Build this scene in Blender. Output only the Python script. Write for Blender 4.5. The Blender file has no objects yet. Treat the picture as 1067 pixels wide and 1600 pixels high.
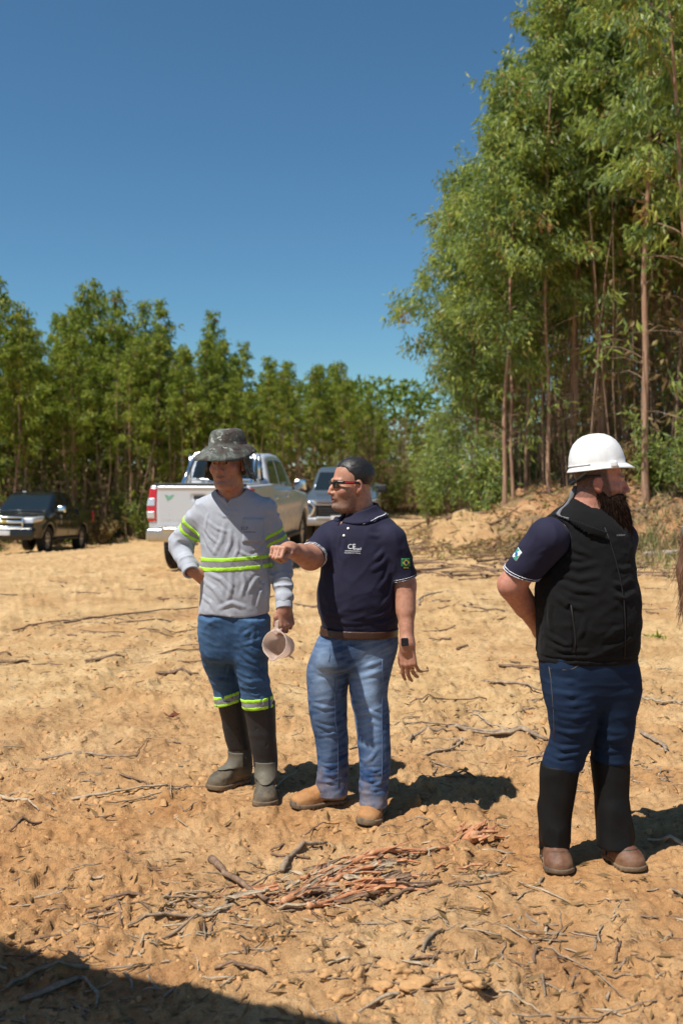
import bpy, bmesh, math, random, time
import numpy as np
from mathutils import Vector, Matrix

SC = bpy.context.scene
COL = SC.collection
T0 = time.time()

# ------------------------------------------------------------------ camera, sky, sun, exposure
CAM_H, FPX, U0, V0 = 1.70, 35.0 / 36.0 * 1600.0, 533.5, 725.0
cd = bpy.data.cameras.new('camera')
cam = bpy.data.objects.new('camera', cd)
COL.objects.link(cam)
cam.location = (0, 0, CAM_H)
cam.rotation_euler = (math.radians(90), 0, 0)
cd.sensor_fit = 'VERTICAL'
cd.sensor_height = 36.0
cd.lens = 35.0
cd.shift_y = -75.0 / 1600.0
cd.clip_start = 0.05
cd.clip_end = 3000.0
cd.dof.use_dof = True
cd.dof.focus_distance = 4.8
cd.dof.aperture_fstop = 2.5
SC.camera = cam

SUN_EL = math.radians(61.0)
SUN_TO = Vector((-0.815, -0.58, 0)).normalized()          # horizontal direction towards the sun
world = bpy.data.worlds.new('World')
SC.world = world
world.use_nodes = True
wn = world.node_tree
wn.nodes.clear()
sky = wn.nodes.new('ShaderNodeTexSky')
sky.sky_type = 'NISHITA'
sky.sun_disc = False
sky.sun_elevation = SUN_EL
sky.sun_rotation = math.atan2(SUN_TO.x, SUN_TO.y)
sky.altitude = 0.0
sky.air_density = 1.0
sky.dust_density = 0.0
sky.ozone_density = 10.0
bg = wn.nodes.new('ShaderNodeBackground')
bg.inputs['Strength'].default_value = 0.073
out = wn.nodes.new('ShaderNodeOutputWorld')
tw = wn.nodes.new('ShaderNodeMix'); tw.data_type = 'RGBA'; tw.blend_type = 'MULTIPLY'
tw.inputs[0].default_value = 1.0; tw.inputs[7].default_value = (0.94, 1.15, 1.05, 1)        # white balance of the sky
wn.links.new(sky.outputs['Color'], tw.inputs[6]); wn.links.new(tw.outputs[2], bg.inputs['Color'])
wn.links.new(bg.outputs['Background'], out.inputs['Surface'])

sl = bpy.data.lights.new('sun', 'SUN')
sl.energy = 5.0
sl.angle = math.radians(0.53)
sl.color = (1.0, 0.955, 0.88)
sun = bpy.data.objects.new('sun', sl)
COL.objects.link(sun)
sd = Vector((SUN_TO.x * math.cos(SUN_EL), SUN_TO.y * math.cos(SUN_EL), math.sin(SUN_EL)))
sun.rotation_euler = sd.to_track_quat('Z', 'Y').to_euler()
sun.location = sd * 60

SC.view_settings.view_transform = 'Standard'
SC.view_settings.look = 'None'
SC.view_settings.exposure = 0.32
SC.view_settings.gamma = 1.0
SC.view_settings.use_curve_mapping = False
SC.render.engine = 'CYCLES'
SC.cycles.max_bounces = 6
SC.cycles.diffuse_bounces = 3
SC.cycles.glossy_bounces = 3
SC.cycles.transmission_bounces = 6
SC.cycles.transparent_max_bounces = 8
SC.cycles.use_denoising = True

# ------------------------------------------------------------------ object helpers
def tag(o, label=None, cat=None, group=None, kind=None):
    if label: o['label'] = label
    if cat: o['category'] = cat
    if group: o['group'] = group
    if kind: o['kind'] = kind
    return o

def empty(name, loc=(0, 0, 0), label=None, cat=None, group=None, rz=0.0):
    o = bpy.data.objects.new(name, None)
    o.empty_display_size = 0.2
    COL.objects.link(o)
    o.location = loc
    o.rotation_euler = (0, 0, rz)
    return tag(o, label, cat, group)

def link(name, me, mats=(), parent=None):
    """one object; with a parent the mesh is in the parent's own frame"""
    o = bpy.data.objects.new(name, me)
    COL.objects.link(o)
    for m in (mats if isinstance(mats, (list, tuple)) else [mats]):
        if m is not None and m.name not in [x.name for x in me.materials if x]:
            me.materials.append(m)
    if parent: o.parent = parent
    return o

def mesh_np(name, V, F, smooth=True, mi=None):
    """V (n,3), F (m,3|4) numpy -> mesh"""
    V = np.asarray(V, dtype=np.float32); F = np.asarray(F, dtype=np.int32)
    me = bpy.data.meshes.new(name)
    k = F.shape[1]
    me.vertices.add(len(V)); me.vertices.foreach_set('co', V.ravel())
    me.loops.add(F.size); me.loops.foreach_set('vertex_index', F.ravel())
    me.polygons.add(len(F))
    me.polygons.foreach_set('loop_start', np.arange(0, F.size, k, dtype=np.int32))
    me.polygons.foreach_set('loop_total', np.full(len(F), k, dtype=np.int32))
    if mi is not None: me.polygons.foreach_set('material_index', np.asarray(mi, dtype=np.int32))
    me.polygons.foreach_set('use_smooth', np.full(len(F), bool(smooth)))
    me.update(calc_edges=True)
    me.validate()
    return me

def set_color(me, C, name='tint'):
    C = np.asarray(C, dtype=np.float32)
    a = me.color_attributes.new(name, 'FLOAT_COLOR', 'POINT')
    if C.shape[1] == 3: C = np.concatenate([C, np.ones((len(C), 1), np.float32)], 1)
    a.data.foreach_set('color', C.ravel())

def set_float(me, v, name):
    a = me.attributes.new(name, 'FLOAT', 'POINT')
    a.data.foreach_set('value', np.asarray(v, dtype=np.float32))

# ------------------------------------------------------------------ noise in numpy
def _hash(ix, iy, iz, seed):
    h = (ix.astype(np.uint32) * np.uint32(374761393) + iy.astype(np.uint32) * np.uint32(668265263)
         + iz.astype(np.uint32) * np.uint32(2147483647) + np.uint32(seed * 974711 + 17))
    h = (h ^ (h >> np.uint32(13))) * np.uint32(1274126177)
    h = h ^ (h >> np.uint32(16))
    return (h & np.uint32(0xFFFFFF)).astype(np.float32) / np.float32(0xFFFFFF)

def vnoise(P, scale, seed=0):
    """value noise, -1..1"""
    Q = np.asarray(P, dtype=np.float32) * np.float32(scale)
    if Q.shape[1] == 2: Q = np.concatenate([Q, np.full((len(Q), 1), 0.37, np.float32)], 1)
    I = np.floor(Q); f = Q - I; I = I.astype(np.int64)
    f = f * f * f * (f * (f * 6 - 15) + 10)
    x, y, z = I[:, 0], I[:, 1], I[:, 2]
    r = np.zeros(len(Q), np.float32)
    for dx in (0, 1):
        wx = f[:, 0] if dx else 1 - f[:, 0]
        for dy in (0, 1):
            wy = f[:, 1] if dy else 1 - f[:, 1]
            for dz in (0, 1):
                wz = f[:, 2] if dz else 1 - f[:, 2]
                r += wx * wy * wz * _hash(x + dx, y + dy, z + dz, seed)
    return r * 2 - 1

def fbm(P, scale, octaves=4, seed=0, gain=0.5, lac=2.03):
    r = 0; a = 1.0; s = scale; t = 0
    for i in range(octaves):
        r = r + a * vnoise(P, s, seed + i * 7); t += a; a *= gain; s *= lac
    return r / t

def sstep(a, b, x):
    t = np.clip((x - a) / (b - a), 0, 1)
    return t * t * (3 - 2 * t)

# ------------------------------------------------------------------ signed distance shapes
A3 = lambda *v: np.array(v, dtype=np.float32)
def vlen(P): return np.sqrt(np.einsum('ij,ij->i', P, P))
def smin(a, b, k):
    h = np.clip(0.5 + 0.5 * (b - a) / k, 0, 1)
    return b + (a - b) * h - k * h * (1 - h)
def smax(a, b, k): return -smin(-a, -b, k)

def rcone(P, a, b, r1, r2, flat=None, ff=1.0):
    """tapered capsule; flat = direction along which it is squashed by ff"""
    a = np.asarray(a, np.float32); b = np.asarray(b, np.float32)
    ab = b - a
    t = np.clip((P - a) @ ab / max(float(ab @ ab), 1e-9), 0, 1)
    Q = P - a - t[:, None] * ab
    if flat is not None:
        n = np.asarray(flat, np.float32); n = n / np.linalg.norm(n)
        c = Q @ n
        Q = Q + np.outer(c * (1 / ff - 1), n)
        return (vlen(Q) - (r1 + (r2 - r1) * t)) * min(1.0, ff * 1.15)
    return vlen(Q) - (r1 + (r2 - r1) * t)

def chain(P, pts, rs, k=0.02, flat=None, ff=1.0):
    d = None
    for i in range(len(pts) - 1):
        e = rcone(P, pts[i], pts[i + 1], rs[i], rs[i + 1], flat, ff)
        d = e if d is None else smin(d, e, k)
    return d

def ellipsoid(P, c, r, R=None):
    Q = P - np.asarray(c, np.float32)
    if R is not None: Q = Q @ np.asarray(R, np.float32)          # columns of R are the axes
    r = np.asarray(r, np.float32)
    k0 = vlen(Q / r); k1 = vlen(Q / (r * r)) + 1e-9
    return k0 * (k0 - 1) / k1

def rbox(P, c, h, r=0.01, R=None):
    Q = P - np.asarray(c, np.float32)
    if R is not None: Q = Q @ np.asarray(R, np.float32)
    q = np.abs(Q) - (np.asarray(h, np.float32) - r)
    return vlen(np.maximum(q, 0)) + np.minimum(q.max(1), 0) - r

def _cr(xs, ys, x):
    """smooth (monotone cubic) interpolation"""
    xs = np.asarray(xs, np.float64); ys = np.asarray(ys, np.float64)
    h = np.diff(xs); dl = np.diff(ys) / h
    m = np.zeros_like(ys); m[1:-1] = np.where(dl[:-1] * dl[1:] > 0, 2 * dl[:-1] * dl[1:] / (dl[:-1] + dl[1:] + 1e-12), 0)
    m[0], m[-1] = dl[0], dl[-1]
    x = np.clip(x, xs[0], xs[-1])
    i = np.clip(np.searchsorted(xs, x) - 1, 0, len(xs) - 2)
    t = (x - xs[i]) / h[i]
    t2, t3 = t * t, t * t * t
    return ((2 * t3 - 3 * t2 + 1) * ys[i] + (t3 - 2 * t2 + t) * h[i] * m[i] + (-2 * t3 + 3 * t2) * ys[i + 1] + (t3 - t2) * h[i] * m[i + 1]).astype(np.float32)

def loft(P, T, n=2.0, yaw=0.0, cap=0.02, z0=None, z1=None):
    """stack of (z, cx, cy, a, b) ellipses; superellipse power n"""
    T = sorted(T); T = np.array(T, np.float64); z = P[:, 2]
    cx, cy, a, b = (_cr(T[:, 0], T[:, i], z) for i in (1, 2, 3, 4))
    X, Y = P[:, 0] - cx, P[:, 1] - cy
    if yaw:
        c, s = math.cos(yaw), math.sin(yaw)
        X, Y = X * c + Y * s, -X * s + Y * c
    X, Y = np.abs(X), np.abs(Y)
    if n == 2.0:
        k0 = np.sqrt((X / a) ** 2 + (Y / b) ** 2); k1 = np.sqrt((X / a ** 2) ** 2 + (Y / b ** 2) ** 2) + 1e-6
        d = k0 * (k0 - 1) / k1
        d = np.where(k0 < 0.3, -np.minimum(a, b) * 0.8, d)
    else:
        k = ((X / a) ** n + (Y / b) ** n) ** (1 / n)
        r = np.sqrt(X * X + Y * Y)
        d = r * (1 - 1 / np.maximum(k, 1e-4))
        d = np.where(k < 0.3, -np.minimum(a, b) * 0.7, d)
    zl = T[0, 0] if z0 is None else z0; zh = T[-1, 0] if z1 is None else z1
    return smax(d, np.maximum(zl - z, z - zh), cap)

def poly2(x, y, pts):
    """signed distance to a 2-D polygon"""
    pts = np.asarray(pts, np.float32); N = len(pts)
    d = np.full(len(x), 1e9, np.float32); s = np.ones(len(x), np.float32)
    j = N - 1
    for i in range(N):
        ex, ey = pts[j] - pts[i]
        wx, wy = x - pts[i, 0], y - pts[i, 1]
        t = np.clip((wx * ex + wy * ey) / (ex * ex + ey * ey + 1e-12), 0, 1)
        d = np.minimum(d, (wx - ex * t) ** 2 + (wy - ey * t) ** 2)
        c1 = y >= pts[i, 1]; c2 = y < pts[j, 1]; c3 = ex * wy > ey * wx
        s = np.where((c1 & c2 & c3) | (~c1 & ~c2 & ~c3), -s, s)
        j = i
    return s * np.sqrt(d)

_EDGES = [((0,0,0),(1,0,0)),((0,1,0),(1,1,0)),((0,0,1),(1,0,1)),((0,1,1),(1,1,1)),
          ((0,0,0),(0,1,0)),((1,0,0),(1,1,0)),((0,0,1),(0,1,1)),((1,0,1),(1,1,1)),
          ((0,0,0),(0,0,1)),((1,0,0),(1,0,1)),((0,1,0),(0,1,1)),((1,1,0),(1,1,1))]
def surface(f, lo, hi, h, slack=1.6):
    """dual mesh of f = 0 in a box; far blocks are skipped"""
    B = 8
    lo = np.asarray(lo, np.float32); hi = np.asarray(hi, np.float32)
    nb = np.maximum(np.ceil((hi - lo) / (h * B)).astype(int), 1)
    n = nb * B + 1
    V = np.empty(tuple(n), np.float32)
    bx, by, bz = np.meshgrid(*[np.arange(k) for k in nb], indexing='ij')
    bi = np.stack([bx.ravel(), by.ravel(), bz.ravel()], 1)
    C = lo + (bi + 0.5).astype(np.float32) * np.float32(h * B)
    fc = f(C)
    sgn = np.where(fc > 0, 1.0, -1.0).astype(np.float32).reshape(tuple(nb))
    V[:-1, :-1, :-1] = np.repeat(np.repeat(np.repeat(sgn, B, 0), B, 1), B, 2)
    V[-1] = 1; V[:, -1] = 1; V[:, :, -1] = 1
    act = bi[np.abs(fc) < h * B * 0.866 * slack + h]
    g = np.stack(np.meshgrid(*[np.arange(B + 1)] * 3, indexing='ij'), -1).reshape(-1, 3)
    CH = 600
    for s in range(0, len(act), CH):
        idx = (act[s:s + CH, None, :] * B + g[None]).reshape(-1, 3)
        val = f(lo + idx.astype(np.float32) * np.float32(h))
        V[idx[:, 0], idx[:, 1], idx[:, 2]] = val
    S = V < 0
    c = S[:-1, :-1, :-1].astype(np.int8)
    cnt = np.zeros(c.shape, np.int8)
    for dx in (0, 1):
        for dy in (0, 1):
            for dz in (0, 1):
                cnt += S[dx:S.shape[0] - 1 + dx, dy:S.shape[1] - 1 + dy, dz:S.shape[2] - 1 + dz]
    cells = np.argwhere((cnt > 0) & (cnt < 8))
    cid = np.full(cnt.shape, -1, np.int32)
    cid[cells[:, 0], cells[:, 1], cells[:, 2]] = np.arange(len(cells))
    acc = np.zeros((len(cells), 3), np.float32); w = np.zeros(len(cells), np.float32)
    for p, q in _EDGES:
        p = np.array(p); q = np.array(q)
        a = cells + p; b = cells + q
        va = V[a[:, 0], a[:, 1], a[:, 2]]; vb = V[b[:, 0], b[:, 1], b[:, 2]]
        m = (va < 0) != (vb < 0)
        t = np.where(m, va / np.where(m, va - vb, 1), 0)
        acc += m[:, None] * (p + t[:, None] * (q - p)); w += m
    verts = lo + (cells + acc / np.maximum(w, 1)[:, None]) * np.float32(h)
    quads = []
    for ax in range(3):
        sl0 = [slice(None)] * 3; sl1 = [slice(None)] * 3
        sl0[ax] = slice(0, -1); sl1[ax] = slice(1, None)
        m = S[tuple(sl0)] != S[tuple(sl1)]
        e = np.argwhere(m)
        o1, o2 = [(1, 2), (2, 0), (0, 1)][ax]
        e = e[(e[:, o1] > 0) & (e[:, o2] > 0) & (e[:, o1] < cid.shape[o1]) & (e[:, o2] < cid.shape[o2])]
        def cc(d1, d2):
            k = e.copy(); k[:, o1] -= d1; k[:, o2] -= d2
            return cid[k[:, 0], k[:, 1], k[:, 2]]
        q = np.stack([cc(1, 1), cc(0, 1), cc(0, 0), cc(1, 0)], 1)
        fl = ~S[e[:, 0], e[:, 1], e[:, 2]]
        q[fl] = q[fl][:, ::-1]
        quads.append(q[(q >= 0).all(1)])
    return verts.astype(np.float32), np.concatenate(quads).astype(np.int32)

def smooth_verts(V, F, it=1, lam=0.5):
    """light Laplacian smoothing"""
    n = len(V); V = V.astype(np.float32).copy()
    e = np.concatenate([F[:, [i, (i + 1) % F.shape[1]]] for i in range(F.shape[1])])
    deg = np.bincount(e[:, 0], minlength=n) + np.bincount(e[:, 1], minlength=n)
    for _ in range(it):
        A = np.zeros_like(V)
        for k in range(3):
            A[:, k] = np.bincount(e[:, 0], V[e[:, 1], k], n) + np.bincount(e[:, 1], V[e[:, 0], k], n)
        V += lam * (A / np.maximum(deg, 1)[:, None] - V)
    return V

def px(u, v, Y):
    """the world point at depth Y that the photograph shows at pixel (u, v)"""
    return A3((u - U0) / FPX * Y, Y, CAM_H - (v - V0) / FPX * Y)

# ------------------------------------------------------------------ materials
def mat(name):
    m = bpy.data.materials.new(name); m.use_nodes = True
    nt = m.node_tree; nt.nodes.clear()
    o = nt.nodes.new('ShaderNodeOutputMaterial'); b = nt.nodes.new('ShaderNodeBsdfPrincipled')
    nt.links.new(b.outputs[0], o.inputs['Surface'])
    return m, nt, b

def nd(nt, t, **kw):
    n = nt.nodes.new(t)
    for k, v in kw.items():
        if k.startswith('i_'):
            key = k[2:]
            n.inputs[int(key) if key.isdigit() else key.replace('_', ' ')].default_value = v
        else: setattr(n, k, v)
    return n

def ramp(nt, fac, stops):
    r = nt.nodes.new('ShaderNodeValToRGB')
    nt.links.new(fac, r.inputs[0])
    el = r.color_ramp.elements
    while len(el) < len(stops): el.new(0.5)
    for e, (p, c) in zip(el, stops): e.position = p; e.color = (*c, 1) if len(c) == 3 else c
    return r.outputs[0]

def mix(nt, f, a, b, mode='MIX'):
    m = nt.nodes.new('ShaderNodeMix'); m.data_type = 'RGBA'; m.blend_type = mode
    for key, val in ((0, f), (6, a), (7, b)):
        if hasattr(val, 'is_linked'): nt.links.new(val, m.inputs[key])
        else: m.inputs[key].default_value = val if key == 0 else (*val, 1) if len(val) == 3 else val
    return m.outputs[2]

def noise_tex(nt, scale, detail=4, rough=0.5, vec=None, dist=0.0):
    n = nd(nt, 'ShaderNodeTexNoise', i_Scale=scale, i_Detail=detail, i_Roughness=rough, i_Distortion=dist)
    if vec is None:
        vec = nt.nodes.new('ShaderNodeTexCoord').outputs['Object']
    nt.links.new(vec, n.inputs['Vector'])
    return n.outputs['Fac']

def bump(nt, b, h, strength=0.3, dist=0.01):
    k = nd(nt, 'ShaderNodeBump', i_Strength=strength, i_Distance=dist)
    nt.links.new(h, k.inputs['Height']); nt.links.new(k.outputs[0], b.inputs['Normal'])
    return k

def simple(name, col, rough=0.6, metal=0.0, spec=0.5, var=0.12, scale=8.0, bmp=0.0, bscale=60.0, bdist=0.004, coat=0.0, sheen=0.0):
    m, nt, b = mat(name)
    n = noise_tex(nt, scale, 5, 0.6)
    dark = tuple(c * (1 - var) for c in col); light = tuple(min(c * (1 + var), 1) for c in col)
    nt.links.new(ramp(nt, n, [(0.3, dark), (0.7, light)]), b.inputs['Base Color'])
    b.inputs['Roughness'].default_value = rough
    b.inputs['Metallic'].default_value = metal
    b.inputs['Specular IOR Level'].default_value = spec
    if coat: b.inputs['Coat Weight'].default_value = coat
    if sheen:
        b.inputs['Sheen Weight'].default_value = sheen
    if bmp:
        bump(nt, b, noise_tex(nt, bscale, 3, 0.6), bmp, bdist)
    return m
# ================================================================== GROUND
LEFT_EDGE = [(-60, 15), (-30, 25), (-20, 29), (-12, 31.5), (-5, 35.5), (-1.0, 41), (2.0, 45.0), (5.5, 47.5), (12, 51), (40, 62), (40, 400), (-400, 400), (-400, 15)]
RIGHT_TOE = [(60, 6), (14, 13.5), (9, 15.6), (6.8, 17.0), (4.6, 17.6), (2.75, 18.4), (1.9, 21.5), (1.9, 27), (3.6, 36), (7.5, 42), (13, 46), (40, 56), (400, 120), (400, 6)]
def zones(x, y):
    """depth inside the left wood, depth inside the right bank"""
    return -poly2(x, y, LEFT_EDGE), -poly2(x, y, RIGHT_TOE)
def z_base(x, y):
    x = np.asarray(x, np.float32); y = np.asarray(y, np.float32)
    r = np.clip(y - 13.5, 0, 30); r = r * sstep(0, 6, r) 
    co = .028 + .0040 * np.clip(-x, 0, 12)
    z = .10 * sstep(7.5, 13, y) - co * r
    L, R = zones(x, y)
    P = np.stack([x, y], 1)
    n = vnoise(P, .55, 3)
    z = z + .42 * sstep(-.1, 1.3, L + .35 * n) + .015 * np.clip(L - 1, 0, 40)
    Rn = R + .45 * n + .25 * vnoise(P, 1.3, 9)
    rb = sstep(-.2, 3.3, Rn)
    sl = np.where(R > 0, co * r, 0)
    z = z + (1.22 * rb + .05 * np.clip(R - 3, 0, 40)) + .75 * sl * rb
    z = z + .10 * vnoise(P, .9, 21) * sstep(0, 1.5, R) + .05 * vnoise(P, .28, 5) * sstep(6, 12, y) * (1 - sstep(-1, 1, R))
    z = z + (.11 * vnoise(P, 2.4, 25) + .05 * vnoise(P, 5.0, 27)) * sstep(-.4, .6, R) * sstep(5.5, 3, R)
    z = z - .10 * np.exp(-((x + 2.0) / 2.2) ** 2 - ((y - 17.5) / 3.0) ** 2)
    # a pale heap of tipped earth at the foot of the bank
    z = z + (.62 + .14 * vnoise(P, 2.2, 23)) * np.exp(-(((x - 2.5) / 1.0) ** 2 + ((y - 21.3) / .9) ** 2))
    return z
ZB_EXACT = z_base
FEET = [(-.59, 5.25), (-.385, 5.03), (-.11, 4.95), (.15, 4.78), (.935, 4.21), (1.165, 4.22)]
def z_detail(x, y):
    P = np.stack([x, y], 1).astype(np.float32)
    patch = sstep(-.62, .22, fbm(P, .8, 3, 31))
    d = .016 * fbm(P, 1.6, 3, 41)
    b1 = np.abs(vnoise(P, 7.5, 51)); b2 = np.abs(vnoise(P, 17, 52)); b3 = np.abs(vnoise(P, 38, 53))
    W = P + .04 * np.stack([vnoise(P, 9, 61), vnoise(P, 9, 62)], 1)
    cl = np.minimum(np.maximum(vnoise(W, 11, 54) - .22, 0) * .17, .030) + np.minimum(np.maximum(vnoise(W, 24, 55) - .2, 0) * .12, .018) + np.minimum(np.maximum(vnoise(W, 50, 56) - .15, 0) * .08, .011)
    d = d + patch * (.020 * (b1 - .3) + .012 * (b2 - .3) + .006 * (b3 - .3) + cl) + (1 - patch) * (.005 * vnoise(P, 12, 57) + .003 * vnoise(P, 40, 58) + .28 * cl)
    # old wheel ruts running away from the camera
    t = y + .12 * x * x * 0
    for c, w, a in ((-1.9, .15, .030), (-3.4, .15, .026), (.7, .2, .020)):
        xx = x - c - .05 * (y - 5) - .10 * np.sin(y * .35)
        d = d - a * np.exp(-(xx / w) ** 2) + a * .6 * np.exp(-((np.abs(xx) - w * 1.6) / (w * .5)) ** 2)
        d = d + .007 * np.sign(np.sin(70 * y + 26 * np.abs(xx))) * sstep(w * 1.05, w * .8, np.abs(xx)) * sstep(3.6, 4.6, y) * sstep(-.3, .2, vnoise(P, 1.4, 67))
    fl = 1.0
    for fx, fy in FEET: fl = fl * (1 - np.exp(-(((x - fx) / .17) ** 2 + ((y - fy) / .20) ** 2)))
    return d * (.1 + .9 * fl)
def zg(x, y):
    x = np.atleast_1d(np.asarray(x, np.float32)); y = np.atleast_1d(np.asarray(y, np.float32))
    return ZB_EXACT(x, y) + z_detail(x, y)
def zg1(x, y): return float(zg([x], [y])[0])
class Grid:
    """heights and zones sampled once, read bilinearly"""
    def __init__(s, f, x0, x1, y0, y1, h):
        s.x0, s.y0, s.h = x0, y0, h
        xs = np.arange(x0, x1 + h, h, dtype=np.float32); ys = np.arange(y0, y1 + h, h, dtype=np.float32)
        A_, B_ = np.meshgrid(xs, ys, indexing='ij'); s.n = A_.shape
        s.z = np.asarray(f(A_.ravel(), B_.ravel())).reshape(s.n)
    def __call__(s, x, y):
        a = np.clip((np.asarray(x, np.float64) - s.x0) / s.h, 0, s.n[0] - 1.001); b = np.clip((np.asarray(y, np.float64) - s.y0) / s.h, 0, s.n[1] - 1.001)
        i = a.astype(int); j = b.astype(int); a = a - i; b = b - j; z = s.z
        return ((z[i, j] * (1 - a) + z[i + 1, j] * a) * (1 - b) + (z[i, j + 1] * (1 - a) + z[i + 1, j + 1] * a) * b).astype(np.float32)
ZG_EXACT = zg
G_BASE = Grid(z_base, -32, 32, 0, 112, .16)
G_RIGHT = Grid(lambda x, y: zones(x, y)[1], -32, 32, 0, 112, .25)
G_DET = Grid(z_detail, -4.2, 4.2, 2.3, 11.5, .012)
def z_base(x, y): return G_BASE(np.atleast_1d(x), np.atleast_1d(y))
def zg(x, y):
    x = np.atleast_1d(np.asarray(x, np.float32)); y = np.atleast_1d(np.asarray(y, np.float32))
    return G_BASE(x, y) + np.where((np.abs(x) < 4.2) & (y > 2.3) & (y < 11.5), G_DET(x, y), 0)
def in_right(x, y): return G_RIGHT(np.atleast_1d(x), np.atleast_1d(y))
def on_ground(u, v, it=12):
    """the ground point seen at pixel (u, v)"""
    Y = 1.7 * FPX / (v - V0)
    for _ in range(it):
        Y = .5 * Y + .5 * (CAM_H - float(z_base((u - U0) / FPX * Y, Y)[0])) * FPX / (v - V0)
    return (u - U0) / FPX * Y, Y

def make_ground():
    ang = np.concatenate([np.linspace(-180, -24, 40)[:-1], np.linspace(-24, -20, 14)[:-1], np.linspace(-20, 20, 360), np.linspace(20, 24, 14)[1:], np.linspace(24, 180, 40)[1:-1]])
    ang = np.radians(ang)
    rad = np.concatenate([np.geomspace(.25, 2.4, 14)[:-1], np.geomspace(2.4, 11, 370)[:-1], np.geomspace(11, 60, 90)[:-1], np.geomspace(60, 1500, 24)])
    A_, R_ = np.meshgrid(ang, rad)
    x = (np.sin(A_) * R_ / np.maximum(np.cos(A_), .55)).ravel() if False else (np.sin(A_) * R_).ravel()
    y = (np.cos(A_) * R_).ravel()
    z = ZG_EXACT(x, y)
    na, nr = len(ang), len(rad)
    V = np.stack([x, y, z], 1)
    V = np.concatenate([V, [[0, 0, float(zg([0], [0])[0])]]])
    i, j = np.meshgrid(np.arange(nr - 1), np.arange(na), indexing='ij')
    i = i.ravel(); j = j.ravel(); k = (j + 1) % na
    F = np.stack([i * na + j, i * na + k, (i + 1) * na + k, (i + 1) * na + j], 1)[:, ::-1]
    c = len(V) - 1
    jj = np.arange(na)
    me = mesh_np('ground', V, F)
    bm_add = None
    L, R = zones(V[:, 0].astype(np.float32), V[:, 1].astype(np.float32))
    n = fbm(V[:, :2], .7, 3, 71)
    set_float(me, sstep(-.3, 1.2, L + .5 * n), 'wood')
    set_float(me, sstep(-1.6, 1.0, R + 1.1 * n) * (1 - .75 * np.exp(-(((V[:, 0] - 2.5) / 1.1) ** 2 + ((V[:, 1] - 21) / 1.2) ** 2))), 'bank')
    yy = V[:, 1] + 1.6 * fbm(V[:, :2], .6, 3, 73) - .25 * np.abs(V[:, 0])
    set_float(me, .92 * sstep(3.9, 7.2, yy) * (.55 + .45 * sstep(-.5, .3, fbm(V[:, :2], 1.3, 3, 75))), 'packed')
    m, nt, b = mat('dry_laterite_soil')
    tc = nt.nodes.new('ShaderNodeTexCoord'); ob = tc.outputs['Object']
    big = noise_tex(nt, .45, 5, .6, ob); mid = noise_tex(nt, 2.2, 6, .65, ob); fine = noise_tex(nt, 28, 6, .7, ob); grit = noise_tex(nt, 150, 4, .7, ob)
    c = ramp(nt, mid, [(0.30, (.39, .215, .10)), (0.5, (.53, .325, .158)), (0.70, (.65, .44, .235))])
    c2 = ramp(nt, big, [(0.35, (.95, .80, .66)), (0.55, (1.0, 1.0, 1.0)), (0.72, (1.12, 1.15, 1.18))])
    c = mix(nt, 1.0, c, c2, 'MULTIPLY')
    c = mix(nt, .8, c, ramp(nt, fine, [(0.28, (.62, .58, .54)), (0.5, (1, 1, 1)), (0.75, (1.16, 1.16, 1.16))]), 'MULTIPLY')
    c = mix(nt, .6, c, ramp(nt, grit, [(0.3, (.60, .56, .52)), (0.6, (1.1, 1.1, 1.1))]), 'MULTIPLY')
    # reddish clay patches
    red = noise_tex(nt, .9, 4, .6, ob, .6)
    c = mix(nt, ramp(nt, red, [(0.60, (0, 0, 0)), (0.74, (.55, .55, .55))]), c, (.42, .165, .065))
    bank = nd(nt, 'ShaderNodeAttribute', attribute_name='bank').outputs['Fac']
    wood = nd(nt, 'ShaderNodeAttribute', attribute_name='wood').outputs['Fac']
    bk = ramp(nt, noise_tex(nt, 1.6, 6, .7, ob), [(0.36, (.10, .068, .04)), (0.46, (.21, .14, .08)), (0.54, (.40, .20, .095)), (0.66, (.50, .31, .17))])
    bk = mix(nt, .8, bk, ramp(nt, fine, [(0.3, (.55, .52, .5)), (0.6, (1.1, 1.1, 1.1))]), 'MULTIPLY')
    pale = nd(nt, 'ShaderNodeAttribute', attribute_name='packed').outputs['Fac']
    pc = ramp(nt, mid, [(0.30, (.44, .27, .12)), (0.5, (.58, .385, .185)), (0.70, (.70, .50, .265))])
    pc = mix(nt, .7, pc, ramp(nt, fine, [(0.26, (.70, .66, .62)), (0.5, (1, 1, 1)), (0.8, (1.08, 1.08, 1.08))]), 'MULTIPLY')
    pc = mix(nt, ramp(nt, red, [(0.62, (0, 0, 0)), (0.78, (.5, .5, .5))]), pc, (.50, .24, .10))
    c = mix(nt, pale, c, pc)
    # organic specks and streaks lying in the dust
    mp = nd(nt, 'ShaderNodeMapping'); mp.inputs['Scale'].default_value = (1, 2.2, 1); mp.inputs['Rotation'].default_value = (0, 0, .25); nt.links.new(ob, mp.inputs['Vector'])
    spk = noise_tex(nt, 17, 8, .72, mp.outputs[0]); area = noise_tex(nt, 1.3, 4, .6, ob)
    sm = nd(nt, 'ShaderNodeMath', operation='MULTIPLY_ADD'); nt.links.new(area, sm.inputs[0]); sm.inputs[1].default_value = .30; nt.links.new(spk, sm.inputs[2])
    c = mix(nt, ramp(nt, sm.outputs[0], [(0.70, (0, 0, 0)), (0.80, (.75, .75, .75))]), c, (.15, .085, .045))
    fb = nd(nt, 'ShaderNodeMath', operation='MULTIPLY'); nt.links.new(bank, fb.inputs[0]); fb.inputs[1].default_value = .95
    c = mix(nt, fb.outputs[0], c, bk)
    wd = ramp(nt, noise_tex(nt, 3, 5, .7, ob), [(0.35, (.06, .038, .02)), (0.6, (.16, .085, .042)), (0.75, (.26, .11, .05))])
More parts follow.
